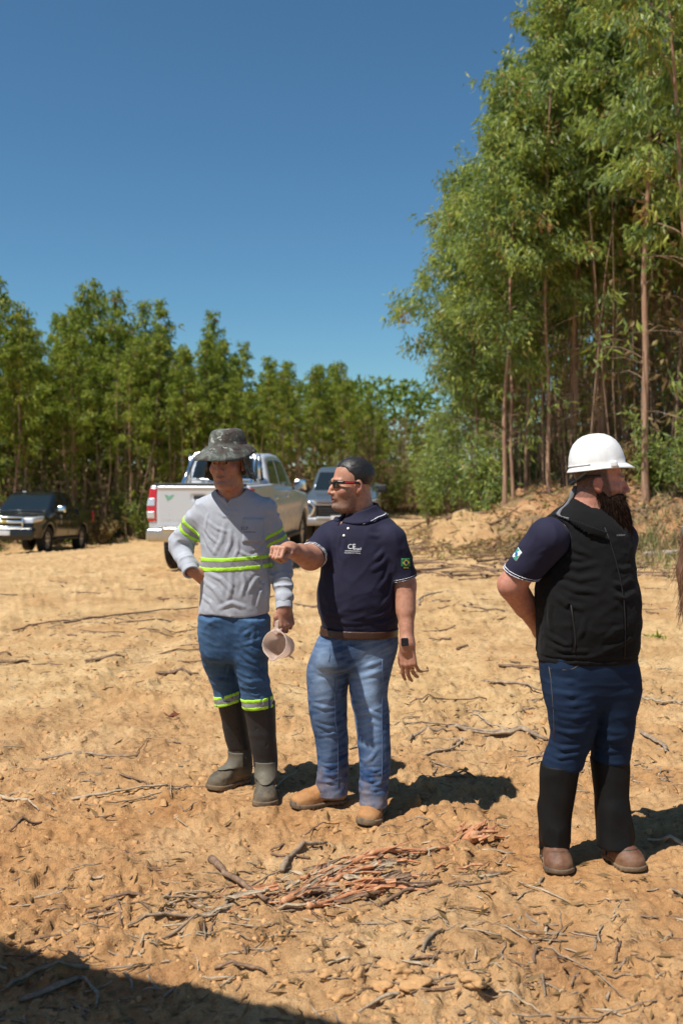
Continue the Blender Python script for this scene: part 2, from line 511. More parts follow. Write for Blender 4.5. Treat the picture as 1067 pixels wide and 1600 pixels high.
    c = mix(nt, wood, c, wd)
    nt.links.new(c, b.inputs['Base Color'])
    b.inputs['Roughness'].default_value = .95
    b.inputs['Specular IOR Level'].default_value = .12
    ad = nd(nt, 'ShaderNodeMath', operation='MULTIPLY_ADD'); nt.links.new(fine, ad.inputs[0]); ad.inputs[1].default_value = 1.5; nt.links.new(grit, ad.inputs[2])
    bump(nt, b, ad.outputs[0], .8, .014)
    o = link('ground', me, m); o['kind'] = 'structure'
    return m
M_SOIL = make_ground()
# ================================================================== PEOPLE
def unit(v):
    v = np.asarray(v, np.float32); return v / (np.linalg.norm(v) + 1e-9)

def head_frame(yaw, pitch=0.0, roll=0.0):
    """columns: person's left, backwards, up.  yaw > 0 turns the face to the picture's left"""
    c, s = math.cos(yaw), math.sin(yaw)
    R = np.array([[c, s, 0], [-s, c, 0], [0, 0, 1]], np.float64)
    cp, sp = math.cos(pitch), math.sin(pitch)                     # pitch > 0 looks down
    Rx = np.array([[1, 0, 0], [0, cp, -sp], [0, sp, cp]], np.float64)
    cr, sr = math.cos(roll), math.sin(roll)
    Ry = np.array([[cr, 0, sr], [0, 1, 0], [-sr, 0, cr]], np.float64)
    return (R @ Rx @ Ry).astype(np.float32)

def near(P, c, r, f):
    """f only inside a ball (c, r) that holds its surface, a cheap lower bound outside"""
    q = vlen(P - c) - r
    m = q < 0
    d = np.maximum(q, 0) + .03
    if m.any(): d[m] = f(P[m])
    return d

class Head:
    def __init__(s, c, yaw, pitch=0, roll=0, scale=1.0, fat=0.0, mouth=0.0):
        s.c = np.asarray(c, np.float32); s.R = head_frame(yaw, pitch, roll); s.k = scale; s.fat = fat; s.mouth = mouth
    def loc(s, P): return ((P - s.c) @ s.R) / np.float32(s.k)
    def world(s, q): return s.c + s.k * (s.R @ np.asarray(q, np.float32))
    def skull(s, p):
        f = s.fat
        d = ellipsoid(p, (0, .018, .048), (.0775, .099, .084))
        d = smin(d, ellipsoid(p, (0, -.022, -.020), (.066 + f * .4, .074, .090)), .03)
        d = smin(d, ellipsoid(p, (0, -.030, -.072), (.055 + f, .056, .050)), .025)
        d = smin(d, ellipsoid(p, (0, -.072, -.104), (.026 + f * .3, .022, .018)), .02)
        return d
    def sdf(s, P): return near(P, s.c, .20 * s.k, s.raw)
    def raw(s, P):
        p = s.loc(P)
        ax = np.stack([np.abs(p[:, 0]), p[:, 1], p[:, 2]], 1)      # mirrored
        d = s.skull(p)
        d = smin(d, ellipsoid(ax, (.046, -.060, -.030), (.022, .024, .020)), .025)
        if s.fat: d = smin(d, ellipsoid(p, (0, -.038, -.112), (.050 + s.fat, .045, .026)), .03)
        d = smin(d, rcone(ax, (.012, -.092, .024), (.046, -.076, .022), .010, .008), .012)   # brow
        d = smax(d, -ellipsoid(ax, (.033, -.105, .001), (.020, .022, .013)), .014)           # eye sockets
        eye = ellipsoid(ax, (.032, -.0765, .000), (.0145, .0135, .0125))
        d = smin(d, eye, .003)
        d = smin(d, rcone(ax, (.020, -.0905, .0095), (.045, -.082, .0065), .0045, .004), .005)   # upper lid
        d = smin(d, rcone(ax, (.022, -.088, -.0105), (.043, -.083, -.008), .004, .0035), .006)   # lower lid
        d = smin(d, chain(p, [(0, -.090, .012), (0, -.106, -.014), (0, -.115, -.034)], [.008, .0095, .0115], .006), .010)
        d = smin(d, ellipsoid(ax, (.0125, -.102, -.038), (.0095, .012, .0085)), .006)
        d = smax(d, -ellipsoid(ax, (.007, -.108, -.046), (.0045, .006, .004)), .003)
        d = smin(d, ellipsoid(p, (0, -.088, -.062), (.027, .016, .018)), .018)                # muzzle
        mo = s.mouth
        d = smin(d, rcone(ax, (0, -.1035, -.0605), (.019, -.0945, -.0640), .0052, .003), .006)
        d = smin(d, rcone(ax, (0, -.1015, -.0730 - mo), (.017, -.0935, -.0680 - mo * .6), .0060, .003), .006)
        if mo: d = smax(d, -ellipsoid(p, (0, -.107, -.0668 - mo * .5), (.020, .012, .0015 + mo * .45)), .003)
        d = smin(d, ellipsoid(p, (0, -.089, -.104), (.018, .016, .014)), .014)                # chin
        # ears
        ea = ellipsoid(ax, (.0790, .010, -.010), (.0095, .0195, .0335))
        ea = smax(ea, -ellipsoid(ax, (.0885, .004, -.006), (.0085, .0110, .0200)), .005)
        ea = smin(ea, ellipsoid(ax, (.0765, .002, -.038), (.007, .009, .010)), .006)
        d = smin(d, ea, .006)
        return d * s.k

class Hand:
    """palm and five bent fingers; d: wrist->knuckles, n: out of the back of the hand, side=+1: thumb towards d x n"""
    def __init__(s, W, d, n, side, curls, thumb, scale=1.0, spread=0.06):
        W = np.asarray(W, np.float32); d = unit(d); n = unit(np.asarray(n, np.float32) - d * float(np.dot(d, n)))
        t = unit(np.cross(d, n)) * side
        k = scale
        s.palm = []; s.fing = []
        L = [(.045, .027, .021), (.050, .031, .022), (.046, .029, .021), (.036, .021, .019)]
        r0 = [.0100, .0103, .0098, .0086]
        for i in range(4):
            o = (1.5 - i)
            kn = W + k * (d * (.092 - .003 * abs(i - 1)) + t * (o * .0205) + n * (.002 - .0015 * abs(o)))
            s.palm.append((W + k * (d * .012 + t * (o * .013)), kn, .0155 * k, .0118 * k))
            p = kn; a = 0.0
            for j in range(3):
                a += curls[i][j]
                dd = d * math.cos(a) - n * math.sin(a)
                dd = unit(dd + t * (o * spread) * math.cos(a))
                q = p + dd * L[i][j] * k
                s.fing.append((i, p, q, r0[i] * k * (1 - .10 * j), r0[i] * k * (.93 - .11 * j)))
                p = q
        # thumb: base on the side of the palm near the wrist
        b0 = W + k * (d * .022 + t * .022 - n * .006)
        m0 = W + k * (d * thumb[0][0] + t * thumb[0][1] + n * thumb[0][2])
        m1 = W + k * (d * thumb[1][0] + t * thumb[1][1] + n * thumb[1][2])
        m2 = W + k * (d * thumb[2][0] + t * thumb[2][1] + n * thumb[2][2])
        s.palm.append((b0, m0, .0165 * k, .0130 * k))
        s.fing.append((4, m0, m1, .0122 * k, .0108 * k)); s.fing.append((4, m1, m2, .0108 * k, .0088 * k))
        s.n = n; s.W = W; s.d = d; s.t = t; s.k = k
    def sdf(s, P): return near(P, s.W + s.d * .075 * s.k, .15 * s.k, s.raw)
    def raw(s, P):
        d = None
        for a, b, r1, r2 in s.palm:
            e = rcone(P, a, b, r1, r2, s.n, .86)
            d = e if d is None else smin(d, e, .012)
        f = {}
        for i, a, b, r1, r2 in s.fing:
            e = rcone(P, a, b, r1, r2)
            f[i] = e if i not in f else smin(f[i], e, .003)
        fd = None
        for i in f: fd = f[i] if fd is None else smin(fd, f[i], .0015)
        return smin(d, fd, .006)

def tab(D, rows, dy=0.0):
    """rows (v, uL, uR, half depth[, depth offset]) traced at depth D -> loft table"""
    T = []
    for r in rows:
        v, l, rr, b = r[:4]; o = r[4] if len(r) > 4 else 0.0
        Y = D + o + dy
        z = CAM_H - (v - V0) / FPX * Y
        T.append((z, ((l + rr) / 2 - U0) / FPX * Y, Y, (rr - l) / 2 / FPX * Y, b))
    return T

def folds(P, M, scale, seed, sharp=2.0):
    """crease pattern: ridged noise in a stretched frame"""
    Q = P @ np.asarray(M, np.float32).T
    n = vnoise(Q, scale, seed) * 0.75 + vnoise(Q, scale * 2.1, seed + 3) * 0.25
    return (1 - np.abs(n)) ** sharp - 0.45

def creases(P, L):
    """explicit cloth folds: (points, height, half width); tapering towards both ends"""
    r = np.zeros(len(P), np.float32)
    for pts, amp, w in L:
        c = np.mean(pts, 0); R_ = max(float(np.linalg.norm(np.asarray(q) - c)) for q in pts) + w * 3
        m = ((P - c) ** 2).sum(1) < R_ * R_
        if not m.any(): continue
        Q = P[m]; best = np.full(len(Q), 1e3, np.float32); tt = np.zeros(len(Q), np.float32); n = len(pts) - 1
        for i in range(n):
            a = np.asarray(pts[i], np.float32); ab = np.asarray(pts[i + 1], np.float32) - a
            t = np.clip((Q - a) @ ab / max(float(ab @ ab), 1e-9), 0, 1)
            d = vlen(Q - a - t[:, None] * ab)
            k = d < best; best = np.where(k, d, best); tt = np.where(k, (i + t) / n, tt)
        env = np.clip(4 * tt * (1 - tt), 0, 1) ** .7
        x = best / w
        r[m] += amp * env * (np.exp(-x * x) - .45 * np.exp(-((x - 1.7) / .8) ** 2))
    return r

def fold_lines(D, L, f=None, seed=1):
    """pixel polylines (u, v) at depth D - front offset -> world polylines lying on f"""
    out_ = []
    for pts, amp, w in L:
        Q = []
        for u, v in pts:
            p = px(u, v, D - .4)
            if f is not None: p = surf_px(f, u, v, D - .4)[0]
            Q.append(p)
        out_.append((Q, amp, w))
    return out_

def rotx(a): c, s = math.cos(a), math.sin(a); return np.array([[1, 0, 0], [0, c, -s], [0, s, c]])
def roty(a): c, s = math.cos(a), math.sin(a); return np.array([[c, 0, s], [0, 1, 0], [-s, 0, c]])
def rotz(a): c, s = math.cos(a), math.sin(a); return np.array([[c, -s, 0], [s, c, 0], [0, 0, 1]])

class Shoe:
    """foot from heel to toe on the ground plane; upper and sole as two shapes"""
    def __init__(s, heel, toe, w, high, ankle, sole=.028, toe_r=1.0):
        s.o = np.asarray(heel, np.float32); v = np.asarray(toe, np.float32) - s.o
        v[2] = 0; s.L = float(np.linalg.norm(v)); x = v / s.L
        s.R = np.stack([x, A3(-x[1], x[0], 0), A3(0, 0, 1)], 1).astype(np.float32)
        s.w = w; s.h = high; s.sole = sole
        s.a = (np.asarray(ankle, np.float32) - s.o) @ s.R
    def loc(s, P): return (P - s.o) @ s.R
    def outline(s, p, g=0.0):
        L, w = s.L, s.w
        d = smin(vlen(np.stack([p[:, 0] - L + w * .52, (p[:, 1]) * 1.0], 1)) - w * .52,
                 vlen(np.stack([p[:, 0] - w * .40, p[:, 1]], 1)) - w * .40, .02)
        t = np.clip((p[:, 0] - w * .4) / (L - w * .92), 0, 1)
        return np.minimum(d, np.sqrt((p[:, 0] - (w * .4 + t * (L - w * .92))) ** 2 + p[:, 1] ** 2) - w * (.385 + .135 * sstep(.3, .9, t))) - g
    def upper(s, P):
        p = s.loc(P); L, w, h = s.L, s.w, s.h
        d = ellipsoid(p, (L - w * .70, 0, s.sole + .004), (w * .74, w * .52, h * .54))
        d = smin(d, ellipsoid(p, (w * .45, 0, s.sole + .03), (w * .44, w * .40, h * .8)), .03)
        d = smin(d, rcone(p, (L * .66, 0, s.sole + h * .20), (s.a[0] - .0, s.a[1], s.sole + h * .80), w * .40, w * .40), .03)
        d = smin(d, rcone(p, (L * .28, 0, s.sole + h * .35), s.a, w * .40, w * .40), .03)
        d = smax(d, s.outline(p, -.001), .008)
        d = smax(d, s.sole * .7 - p[:, 2], .004)
        return d
    def solef(s, P):
        p = s.loc(P)
        d = s.outline(p, .005)
        rise = .012 * sstep(s.L * .72, s.L, p[:, 0])
        d = smax(d, np.maximum(p[:, 2] - s.sole - rise * .6, rise - p[:, 2]), .006)
        heel = rbox(p, (s.L * .39, 0, 0), (s.L * .05, .2, .010), .003)
        d = smax(d, -heel, .003)
        lug = np.maximum(np.abs(np.mod(p[:, 0], .022) - .011) - .004, np.maximum(.036 - np.abs(p[:, 1]) - s.w * .05, p[:, 2] - .011))
        return smax(d, -lug, .002)

# ------------------------------------------------------------------ cloth, skin, leather materials
def skin_mat(name):
    m, nt, b = mat(name)
    at = nd(nt, 'ShaderNodeAttribute', attribute_name='tint')
    n = noise_tex(nt, 55, 5, 0.6)
    c = mix(nt, 1.0, at.outputs['Color'], ramp(nt, n, [(0.25, (.74, .68, .66)), (0.75, (1.14, 1.16, 1.15))]), 'MULTIPLY')
    nt.links.new(c, b.inputs['Base Color'])
    b.inputs['Roughness'].default_value = 0.5
    b.inputs['Subsurface Weight'].default_value = 0.06
    b.inputs['Subsurface Radius'].default_value = (0.9, 0.35, 0.2)
    b.inputs['Subsurface Scale'].default_value = 0.008
    bump(nt, b, noise_tex(nt, 420, 3, 0.6), 0.25, 0.0012)
    return m
M_SKIN = skin_mat('skin')

def knit(name, col, rough=0.85, var=0.12, bscale=900, bstr=0.35, scale=14, heather=0.0, dirt=None):
    m, nt, b = mat(name)
    n = noise_tex(nt, scale, 5, 0.65)
    c = ramp(nt, n, [(0.28, tuple(x * (1 - var) for x in col)), (0.72, tuple(x * (1 + var) for x in col))])
    if heather:
        tc = nt.nodes.new('ShaderNodeTexCoord')
        mp = nd(nt, 'ShaderNodeMapping'); mp.inputs['Scale'].default_value = (1, 1, 5)
        nt.links.new(tc.outputs['Object'], mp.inputs['Vector'])
        h = noise_tex(nt, 260, 3, 0.7, mp.outputs[0])
        c = mix(nt, heather, c, ramp(nt, h, [(0.35, (.55, .57, .6)), (0.65, (1.3, 1.3, 1.3))]), 'MULTIPLY')
    if dirt:
        dn = noise_tex(nt, 9, 6, 0.7)
        r = ramp(nt, dn, [(0.55, (0, 0, 0)), (0.72, (.5, .5, .5))])
        c = mix(nt, r, c, dirt)
    nt.links.new(c, b.inputs['Base Color'])
    b.inputs['Roughness'].default_value = rough
    b.inputs['Specular IOR Level'].default_value = 0.25
    b.inputs['Sheen Weight'].default_value = 0.03
    bump(nt, b, noise_tex(nt, bscale, 2, 0.5), bstr, 0.0015)
    return m

def denim(name, dark, light, amount=0.5):
    m, nt, b = mat(name)
    at = nd(nt, 'ShaderNodeAttribute', attribute_name='fade')
    tc = nt.nodes.new('ShaderNodeTexCoord')
    mp = nd(nt, 'ShaderNodeMapping'); mp.inputs['Scale'].default_value = (6, 6, 1)
    nt.links.new(tc.outputs['Object'], mp.inputs['Vector'])
    grain = noise_tex(nt, 90, 3, 0.7, mp.outputs[0])
    cloud = noise_tex(nt, 16, 5, 0.65)
    ad = nd(nt, 'ShaderNodeMath', operation='ADD'); nt.links.new(at.outputs['Fac'], ad.inputs[0])
    sc = nd(nt, 'ShaderNodeMath', operation='MULTIPLY_ADD'); nt.links.new(cloud, sc.inputs[0]); sc.inputs[1].default_value = amount; sc.inputs[2].default_value = -amount * .5
    nt.links.new(sc.outputs[0], ad.inputs[1])
    c = ramp(nt, ad.outputs[0], [(0.0, dark), (1.0, light)])
    c = mix(nt, .55, c, ramp(nt, grain, [(0.3, (.62, .62, .66)), (0.7, (1.3, 1.3, 1.28))]), 'MULTIPLY')
    sep = nt.nodes.new('ShaderNodeSeparateXYZ'); nt.links.new(tc.outputs['Object'], sep.inputs[0])
    up = nd(nt, 'ShaderNodeMapRange', i_From_Min=.45, i_From_Max=.0, i_To_Min=-.25, i_To_Max=.25); nt.links.new(sep.outputs['Z'], up.inputs['Value'])
    da = nd(nt, 'ShaderNodeMath', operation='ADD'); nt.links.new(noise_tex(nt, 11, 6, .7), da.inputs[0]); nt.links.new(up.outputs[0], da.inputs[1])
    c = mix(nt, ramp(nt, da.outputs[0], [(.48, (0, 0, 0)), (.80, (.5, .5, .5))]), c, (.36, .24, .14))
    nt.links.new(c, b.inputs['Base Color'])
    b.inputs['Roughness'].default_value = 0.82
    b.inputs['Specular IOR Level'].default_value = 0.2
    bump(nt, b, noise_tex(nt, 700, 2, 0.5), 0.4, 0.0015)
    return m

def leather(name, col, dust=(.42, .28, .15), amount=0.5, rough=0.6):
    m, nt, b = mat(name)
    n = noise_tex(nt, 30, 5, 0.65)
    c = ramp(nt, n, [(0.3, tuple(x * .78 for x in col)), (0.7, tuple(min(1, x * 1.2) for x in col))])
    dn = noise_tex(nt, 14, 6, 0.7)
    sep = nt.nodes.new('ShaderNodeSeparateXYZ'); tc = nt.nodes.new('ShaderNodeTexCoord')
    nt.links.new(tc.outputs['Object'], sep.inputs[0])
    up = nd(nt, 'ShaderNodeMapRange', i_From_Min=0.16, i_From_Max=0.0, i_To_Min=-.22, i_To_Max=.22); nt.links.new(sep.outputs['Z'], up.inputs['Value'])
    ad = nd(nt, 'ShaderNodeMath', operation='ADD'); nt.links.new(dn, ad.inputs[0]); nt.links.new(up.outputs[0], ad.inputs[1])
    r = ramp(nt, ad.outputs[0], [(0.42, (0, 0, 0)), (0.75, (amount,) * 3)])
    c = mix(nt, r, c, dust)
    nt.links.new(c, b.inputs['Base Color'])
    b.inputs['Roughness'].default_value = rough
    bump(nt, b, noise_tex(nt, 160, 4, 0.6), 0.4, 0.003)
    return m

M_YEL = knit('fluorescent_yellow', (.42, .78, .05), .6, .06, 700, .15)
M_REFL = knit('reflective_grey', (.27, .27, .28), .45, .10, 700, .2)
M_WHITE = simple('white_trim', (.75, .75, .78), .6)
M_BLACKR = leather('black_rubber', (.018, .018, .019), (.20, .16, .11), .35, .55)
M_SOLE = leather('shoe_sole', (.030, .027, .025), (.30, .20, .11), .6, .8)
M_BLACK = simple('black_plastic', (.012, .012, .013), .3)
M_LENS = simple('dark_lens', (.010, .009, .008), .06, 0, .8)
M_GLASSY = simple('watch_glass', (.01, .01, .012), .08)
M_RING = simple('gold_ring', (.8, .55, .2), .25, 1.0)
M_HAIRD = simple('dark_hair', (.014, .011, .010), .6, spec=.2, var=.5, scale=160, bmp=.25, bscale=320, bdist=.003)

DBG = False
class Person:
    def __init__(s, base, label):
        s.base = np.asarray(base, np.float32)
        s.root = empty('person', tuple(float(x) for x in base), label, 'person')
    def part(s, name, f, lo, hi, h, mats, parent=None, sm=1, color=None, fade=None, label=None, slack=1.6):
        t_ = time.time(); V, F = surface(f, lo, hi, h, slack)
        if DBG: print('part', name, len(F), round(time.time() - t_, 2))
        if sm: V = smooth_verts(V, F, sm)
        me = mesh_np(name, V - s.base, F)
        if color is not None: set_color(me, color(V))
        if fade is not None: set_float(me, fade(V), 'fade')
        o = link(name, me, mats, parent or s.root)
        if label: o['label'] = label
        return o
    def mesh(s, name, V, F, mats, parent=None, smooth=True, color=None, label=None):
        me = mesh_np(name, np.asarray(V, np.float32) - s.base, F, smooth)
        if color is not None: set_color(me, color)
        o = link(name, me, mats, parent or s.root)
        if label: o['label'] = label
        return o

def tube_np(pts, rad, n=8, caps=True):
    """round tube through points -> V, F(quads)"""
    pts = np.asarray(pts, np.float32); m = len(pts)
    rad = np.broadcast_to(np.asarray(rad, np.float32), (m,))
    T = np.gradient(pts, axis=0); T /= (np.linalg.norm(T, axis=1)[:, None] + 1e-9)
    up = A3(0, 0, 1) if abs(T[0, 2]) < .9 else A3(1, 0, 0)
    V = []
    for i in range(m):
        a = unit(np.cross(T[i], up)); b = np.cross(T[i], a); up = unit(np.cross(a, T[i]))
        th = np.arange(n) * 2 * math.pi / n
        V.append(pts[i] + rad[i] * (np.outer(np.cos(th), a) + np.outer(np.sin(th), b)))
    V = np.concatenate(V)
    F = []
    for i in range(m - 1):
        for j in range(n):
            k = (j + 1) % n
            F.append((i * n + j, i * n + k, (i + 1) * n + k, (i + 1) * n + j))
    if caps:
        V = np.concatenate([V, pts[:1], pts[-1:]]); c0, c1 = m * n, m * n + 1
        for j in range(0, n, 2):
            F.append((c0, (j + 2) % n, (j + 1) % n, j))
            F.append((c1, (m - 1) * n + j, (m - 1) * n + (j + 1) % n, (m - 1) * n + (j + 2) % n))
    return V, np.array(F)

def join_np(L):
    V = []; F = []; o = 0
    for v, f in L:
        V.append(v); F.append(np.asarray(f) + o); o += len(v)
    return np.concatenate(V), np.concatenate(F)

def text_part(pr, name, body, size, M, mt, extrude=0.0004, parent=None):
    """flat lettering turned into a mesh and laid at matrix M (world)"""
    cu = bpy.data.curves.new(name, 'FONT'); cu.body = body; cu.size = size; cu.extrude = extrude
    cu.align_x = 'CENTER'; cu.align_y = 'CENTER'; cu.resolution_u = 2
    t = bpy.data.objects.new(name, cu); COL.objects.link(t)
    dg = bpy.context.evaluated_depsgraph_get()
    me = bpy.data.meshes.new_from_object(t.evaluated_get(dg))
    bpy.data.objects.remove(t); bpy.data.curves.remove(cu)
    me.transform(M)
    base = pr.base if hasattr(pr, 'base') else None
    if base is not None: me.transform(Matrix.Translation([-float(x) for x in base]))
    me.materials.clear()
    return link(name, me, mt, parent or (pr.root if hasattr(pr, 'root') else pr))

def frame_mat(o, x, z):
    """4x4 with given x axis and normal z"""
    x = unit(x); z = unit(np.asarray(z) - x * float(np.dot(x, z))); y = np.cross(z, x)
    return Matrix([[float(x[i]), float(y[i]), float(z[i]), float(o[i])] for i in range(3)] + [[0, 0, 0, 1]])

def surf_point(f, P0, dirn, steps=60, far=0.4):
    """march from P0 along dirn onto f = 0"""
    p = np.asarray(P0, np.float32).copy(); dirn = unit(dirn); t = 0
    for _ in range(steps):
        d = float(f(p[None])[0])
        if abs(d) < 3e-4: break
        p = p + dirn * d * .8
    e = 2e-3
    g = np.array([float(f((p + e * np.eye(3, dtype=np.float32)[i])[None])[0] - f((p - e * np.eye(3, dtype=np.float32)[i])[None])[0]) for i in range(3)], np.float32)
    return p, unit(g)

def surf_px(f, u, v, Y0, far=.6):
    """first point of f = 0 along the photograph's ray (u, v), from depth Y0 on"""
    p = px(u, v, Y0); c = A3(0, 0, CAM_H)
    return surf_point(f, p, p - c)

def drape(me, f, axis, off=0.0015, it=5):
    """push flat lettering onto the cloth surface f = 0 along axis"""
    n = len(me.vertices); co = np.empty(n * 3, np.float32); me.vertices.foreach_get('co', co); co = co.reshape(-1, 3)
    ax = unit(axis)
    for _ in range(it):
        co = co - ax * ((f(co) - off) * .9)[:, None]
    me.vertices.foreach_set('co', co.ravel()); me.update()

def strands(pr, ob, f, n, dirf, ln, m, seed, w=.0009, lift=.45, jit=.2, keep=None, sag=None):
    """loose hairs as thin tapering ribbons rooted on the surface of ob"""
    rng = np.random.RandomState(seed); e = 3e-3
    V0 = np.empty(len(ob.data.vertices) * 3, np.float32); ob.data.vertices.foreach_get('co', V0); V0 = V0.reshape(-1, 3) + pr.base
    pick = V0[rng.randint(0, len(V0), n)]
    if keep is not None: pick = pick[keep(pick)]
    G = np.stack([f(pick + e * np.eye(3, dtype=np.float32)[i]) - f(pick - e * np.eye(3, dtype=np.float32)[i]) for i in range(3)], 1); G /= vlen(G)[:, None] + 1e-9
    Vs, Fs = [], []
    for p, g in zip(pick, G):
        d = dirf(p); d0 = unit(d - g * float(d @ g) * .9 + g * rng.uniform(0, lift) + rng.normal(0, jit, 3)); L = rng.uniform(*ln)
        d1 = unit(d0 + (sag if sag is not None else -g * .25) + rng.normal(0, jit, 3))
        s_ = unit(np.cross(d0, g)) * rng.uniform(.6, 1.1) * w
        a = p - g * .001; b_ = a + d0 * L * .5; c_ = b_ + d1 * L * .5; o = len(Vs)
        Vs += [a - s_, a + s_, b_ - s_ * .8, b_ + s_ * .8, c_ - s_ * .15, c_ + s_ * .15]; Fs += [(o, o + 1, o + 3, o + 2), (o + 2, o + 3, o + 5, o + 4)]
    o = pr.mesh('strands', np.array(Vs), np.array(Fs), m, ob); o['kind'] = 'stuff'
M_HAIRS = simple('greying_hair', (.024, .020, .018), .55, var=.6, scale=300)

def skin_color(base, red, head, extra=None):
    """colour per vertex: lips, brows, eyes, redder nose / cheeks / ears"""
    base = np.asarray(base, np.float32); red = np.asarray(red, np.float32)
    def fn(V):
        p = head.loc(V); ax = np.stack([np.abs(p[:, 0]), p[:, 1], p[:, 2]], 1)
        C = np.tile(base, (len(V), 1))
        n = vnoise(V, 30, 5) * .5 + .5
        C *= (0.92 + .16 * n)[:, None]
        def blend(mask, col):
            mm = np.clip(mask, 0, 1)[:, None]
            C[:] = C * (1 - mm) + np.asarray(col, np.float32) * mm
        blend(.55 * np.exp(-((vlen(ax - A3(.045, -.075, -.028)) / .022) ** 2)), red)
        blend(.6 * np.exp(-((vlen(p - A3(0, -.112, -.034)) / .018) ** 2)), red)
        blend(.5 * sstep(.074, .080, ax[:, 0]) * (np.abs(p[:, 2]) < .06) * (np.abs(p[:, 1]) < .05), red)
        lip = (np.abs((p[:, 2] + .0665) / (.0125 + head.mouth)) < 1) & (ax[:, 0] < .024) & (p[:, 1] < -.088)
        lipm = np.exp(-(((p[:, 2] + .0667 + head.mouth * .5) / (.0095 + head.mouth * .6)) ** 4)) * np.exp(-((ax[:, 0] / .0235) ** 6)) * (p[:, 1] < -.085)
        blend(.75 * lipm, (.30, .105, .085))
        blend(.9 * np.exp(-(((p[:, 2] + .0667 + head.mouth * .5) / (.0022 + head.mouth * .42)) ** 4)) * np.exp(-((ax[:, 0] / .021) ** 6)) * (p[:, 1] < -.085), (.055, .018, .015))
        e = ax - A3(.032, -.0765, 0)
        inner = (vlen(e / A3(.0152, .0142, .0132)) < 1.03) & (np.abs(p[:, 2]) < .0075) & (p[:, 1] < -.08)
        C[inner] = (.30, .25, .22)  # eye whites, darkened to put the hat's shade into the colour
        iris = inner & (np.hypot(ax[:, 0] - .032, p[:, 2]) < .0062)
        C[iris] = (.03, .018, .012)
        if extra is not None: C = extra(V, p, ax, C, blend) if extra.__code__.co_argcount == 5 else C
        return np.clip(C, 0.004, 1)
    return fn
def shell(d, out, cut, t=.009):
    return np.maximum(np.maximum(d - out, out - t - d), cut)

# ------------------------------------------------------------------ man in the grey long-sleeved shirt
def lay_text(pr, name, body, size, O, xdir, zdir, mt, f, axis, parent=None, off=0.0015, extrude=0.0):
    cu = bpy.data.curves.new(name, 'FONT'); cu.body = body; cu.size = size; cu.extrude = extrude
    cu.align_x = 'CENTER'; cu.align_y = 'CENTER'; cu.resolution_u = 2
    t = bpy.data.objects.new(name, cu); COL.objects.link(t)
    me = bpy.data.meshes.new_from_object(t.evaluated_get(bpy.context.evaluated_depsgraph_get()))
    bpy.data.objects.remove(t); bpy.data.curves.remove(cu)
    me.transform(frame_mat(O, xdir, zdir))
    if f is not None: drape(me, f, axis, off)
    me.transform(Matrix.Translation([-float(x) for x in pr.base]))
    me.name = name; me.materials.clear()
    return link(name, me, mt, parent or pr.root)

def slab_patch(pr, name, O, xdir, zdir, w, h, mt, f=None, axis=None, off=.001, nx=8, ny=8, thick=.0015, parent=None, outline=None, fcol=None):
    """thin cloth patch following the surface f"""
    M = frame_mat(O, xdir, zdir)
    V = []; 
    for j in range(ny + 1):
        for i in range(nx + 1):
            V.append(M @ Vector(((i / nx - .5) * w, (j / ny - .5) * h, 0)))
    V = np.array([tuple(v) for v in V], np.float32)
    ax = unit(axis if axis is not None else zdir)
    if f is not None:
        for _ in range(8): V = V - ax * ((f(V) - off) * .9)[:, None]
    n = len(V)
    F = [(j * (nx + 1) + i, j * (nx + 1) + i + 1, (j + 1) * (nx + 1) + i + 1, (j + 1) * (nx + 1) + i) for j in range(ny) for i in range(nx)]
    ring = [i for i in range(nx + 1)] + [j * (nx + 1) + nx for j in range(1, ny + 1)] + [ny * (nx + 1) + i for i in range(nx - 1, -1, -1)] + [j * (nx + 1) for j in range(ny - 1, 0, -1)]
    V2 = np.concatenate([V + ax * thick, V - ax * .004])
    F2 = list(F) + [(ring[(k + 1) % len(ring)], ring[k], ring[k] + n, ring[(k + 1) % len(ring)] + n) for k in range(len(ring))]
    return pr.mesh(name, V2, np.array(F2), mt, parent, smooth=True)

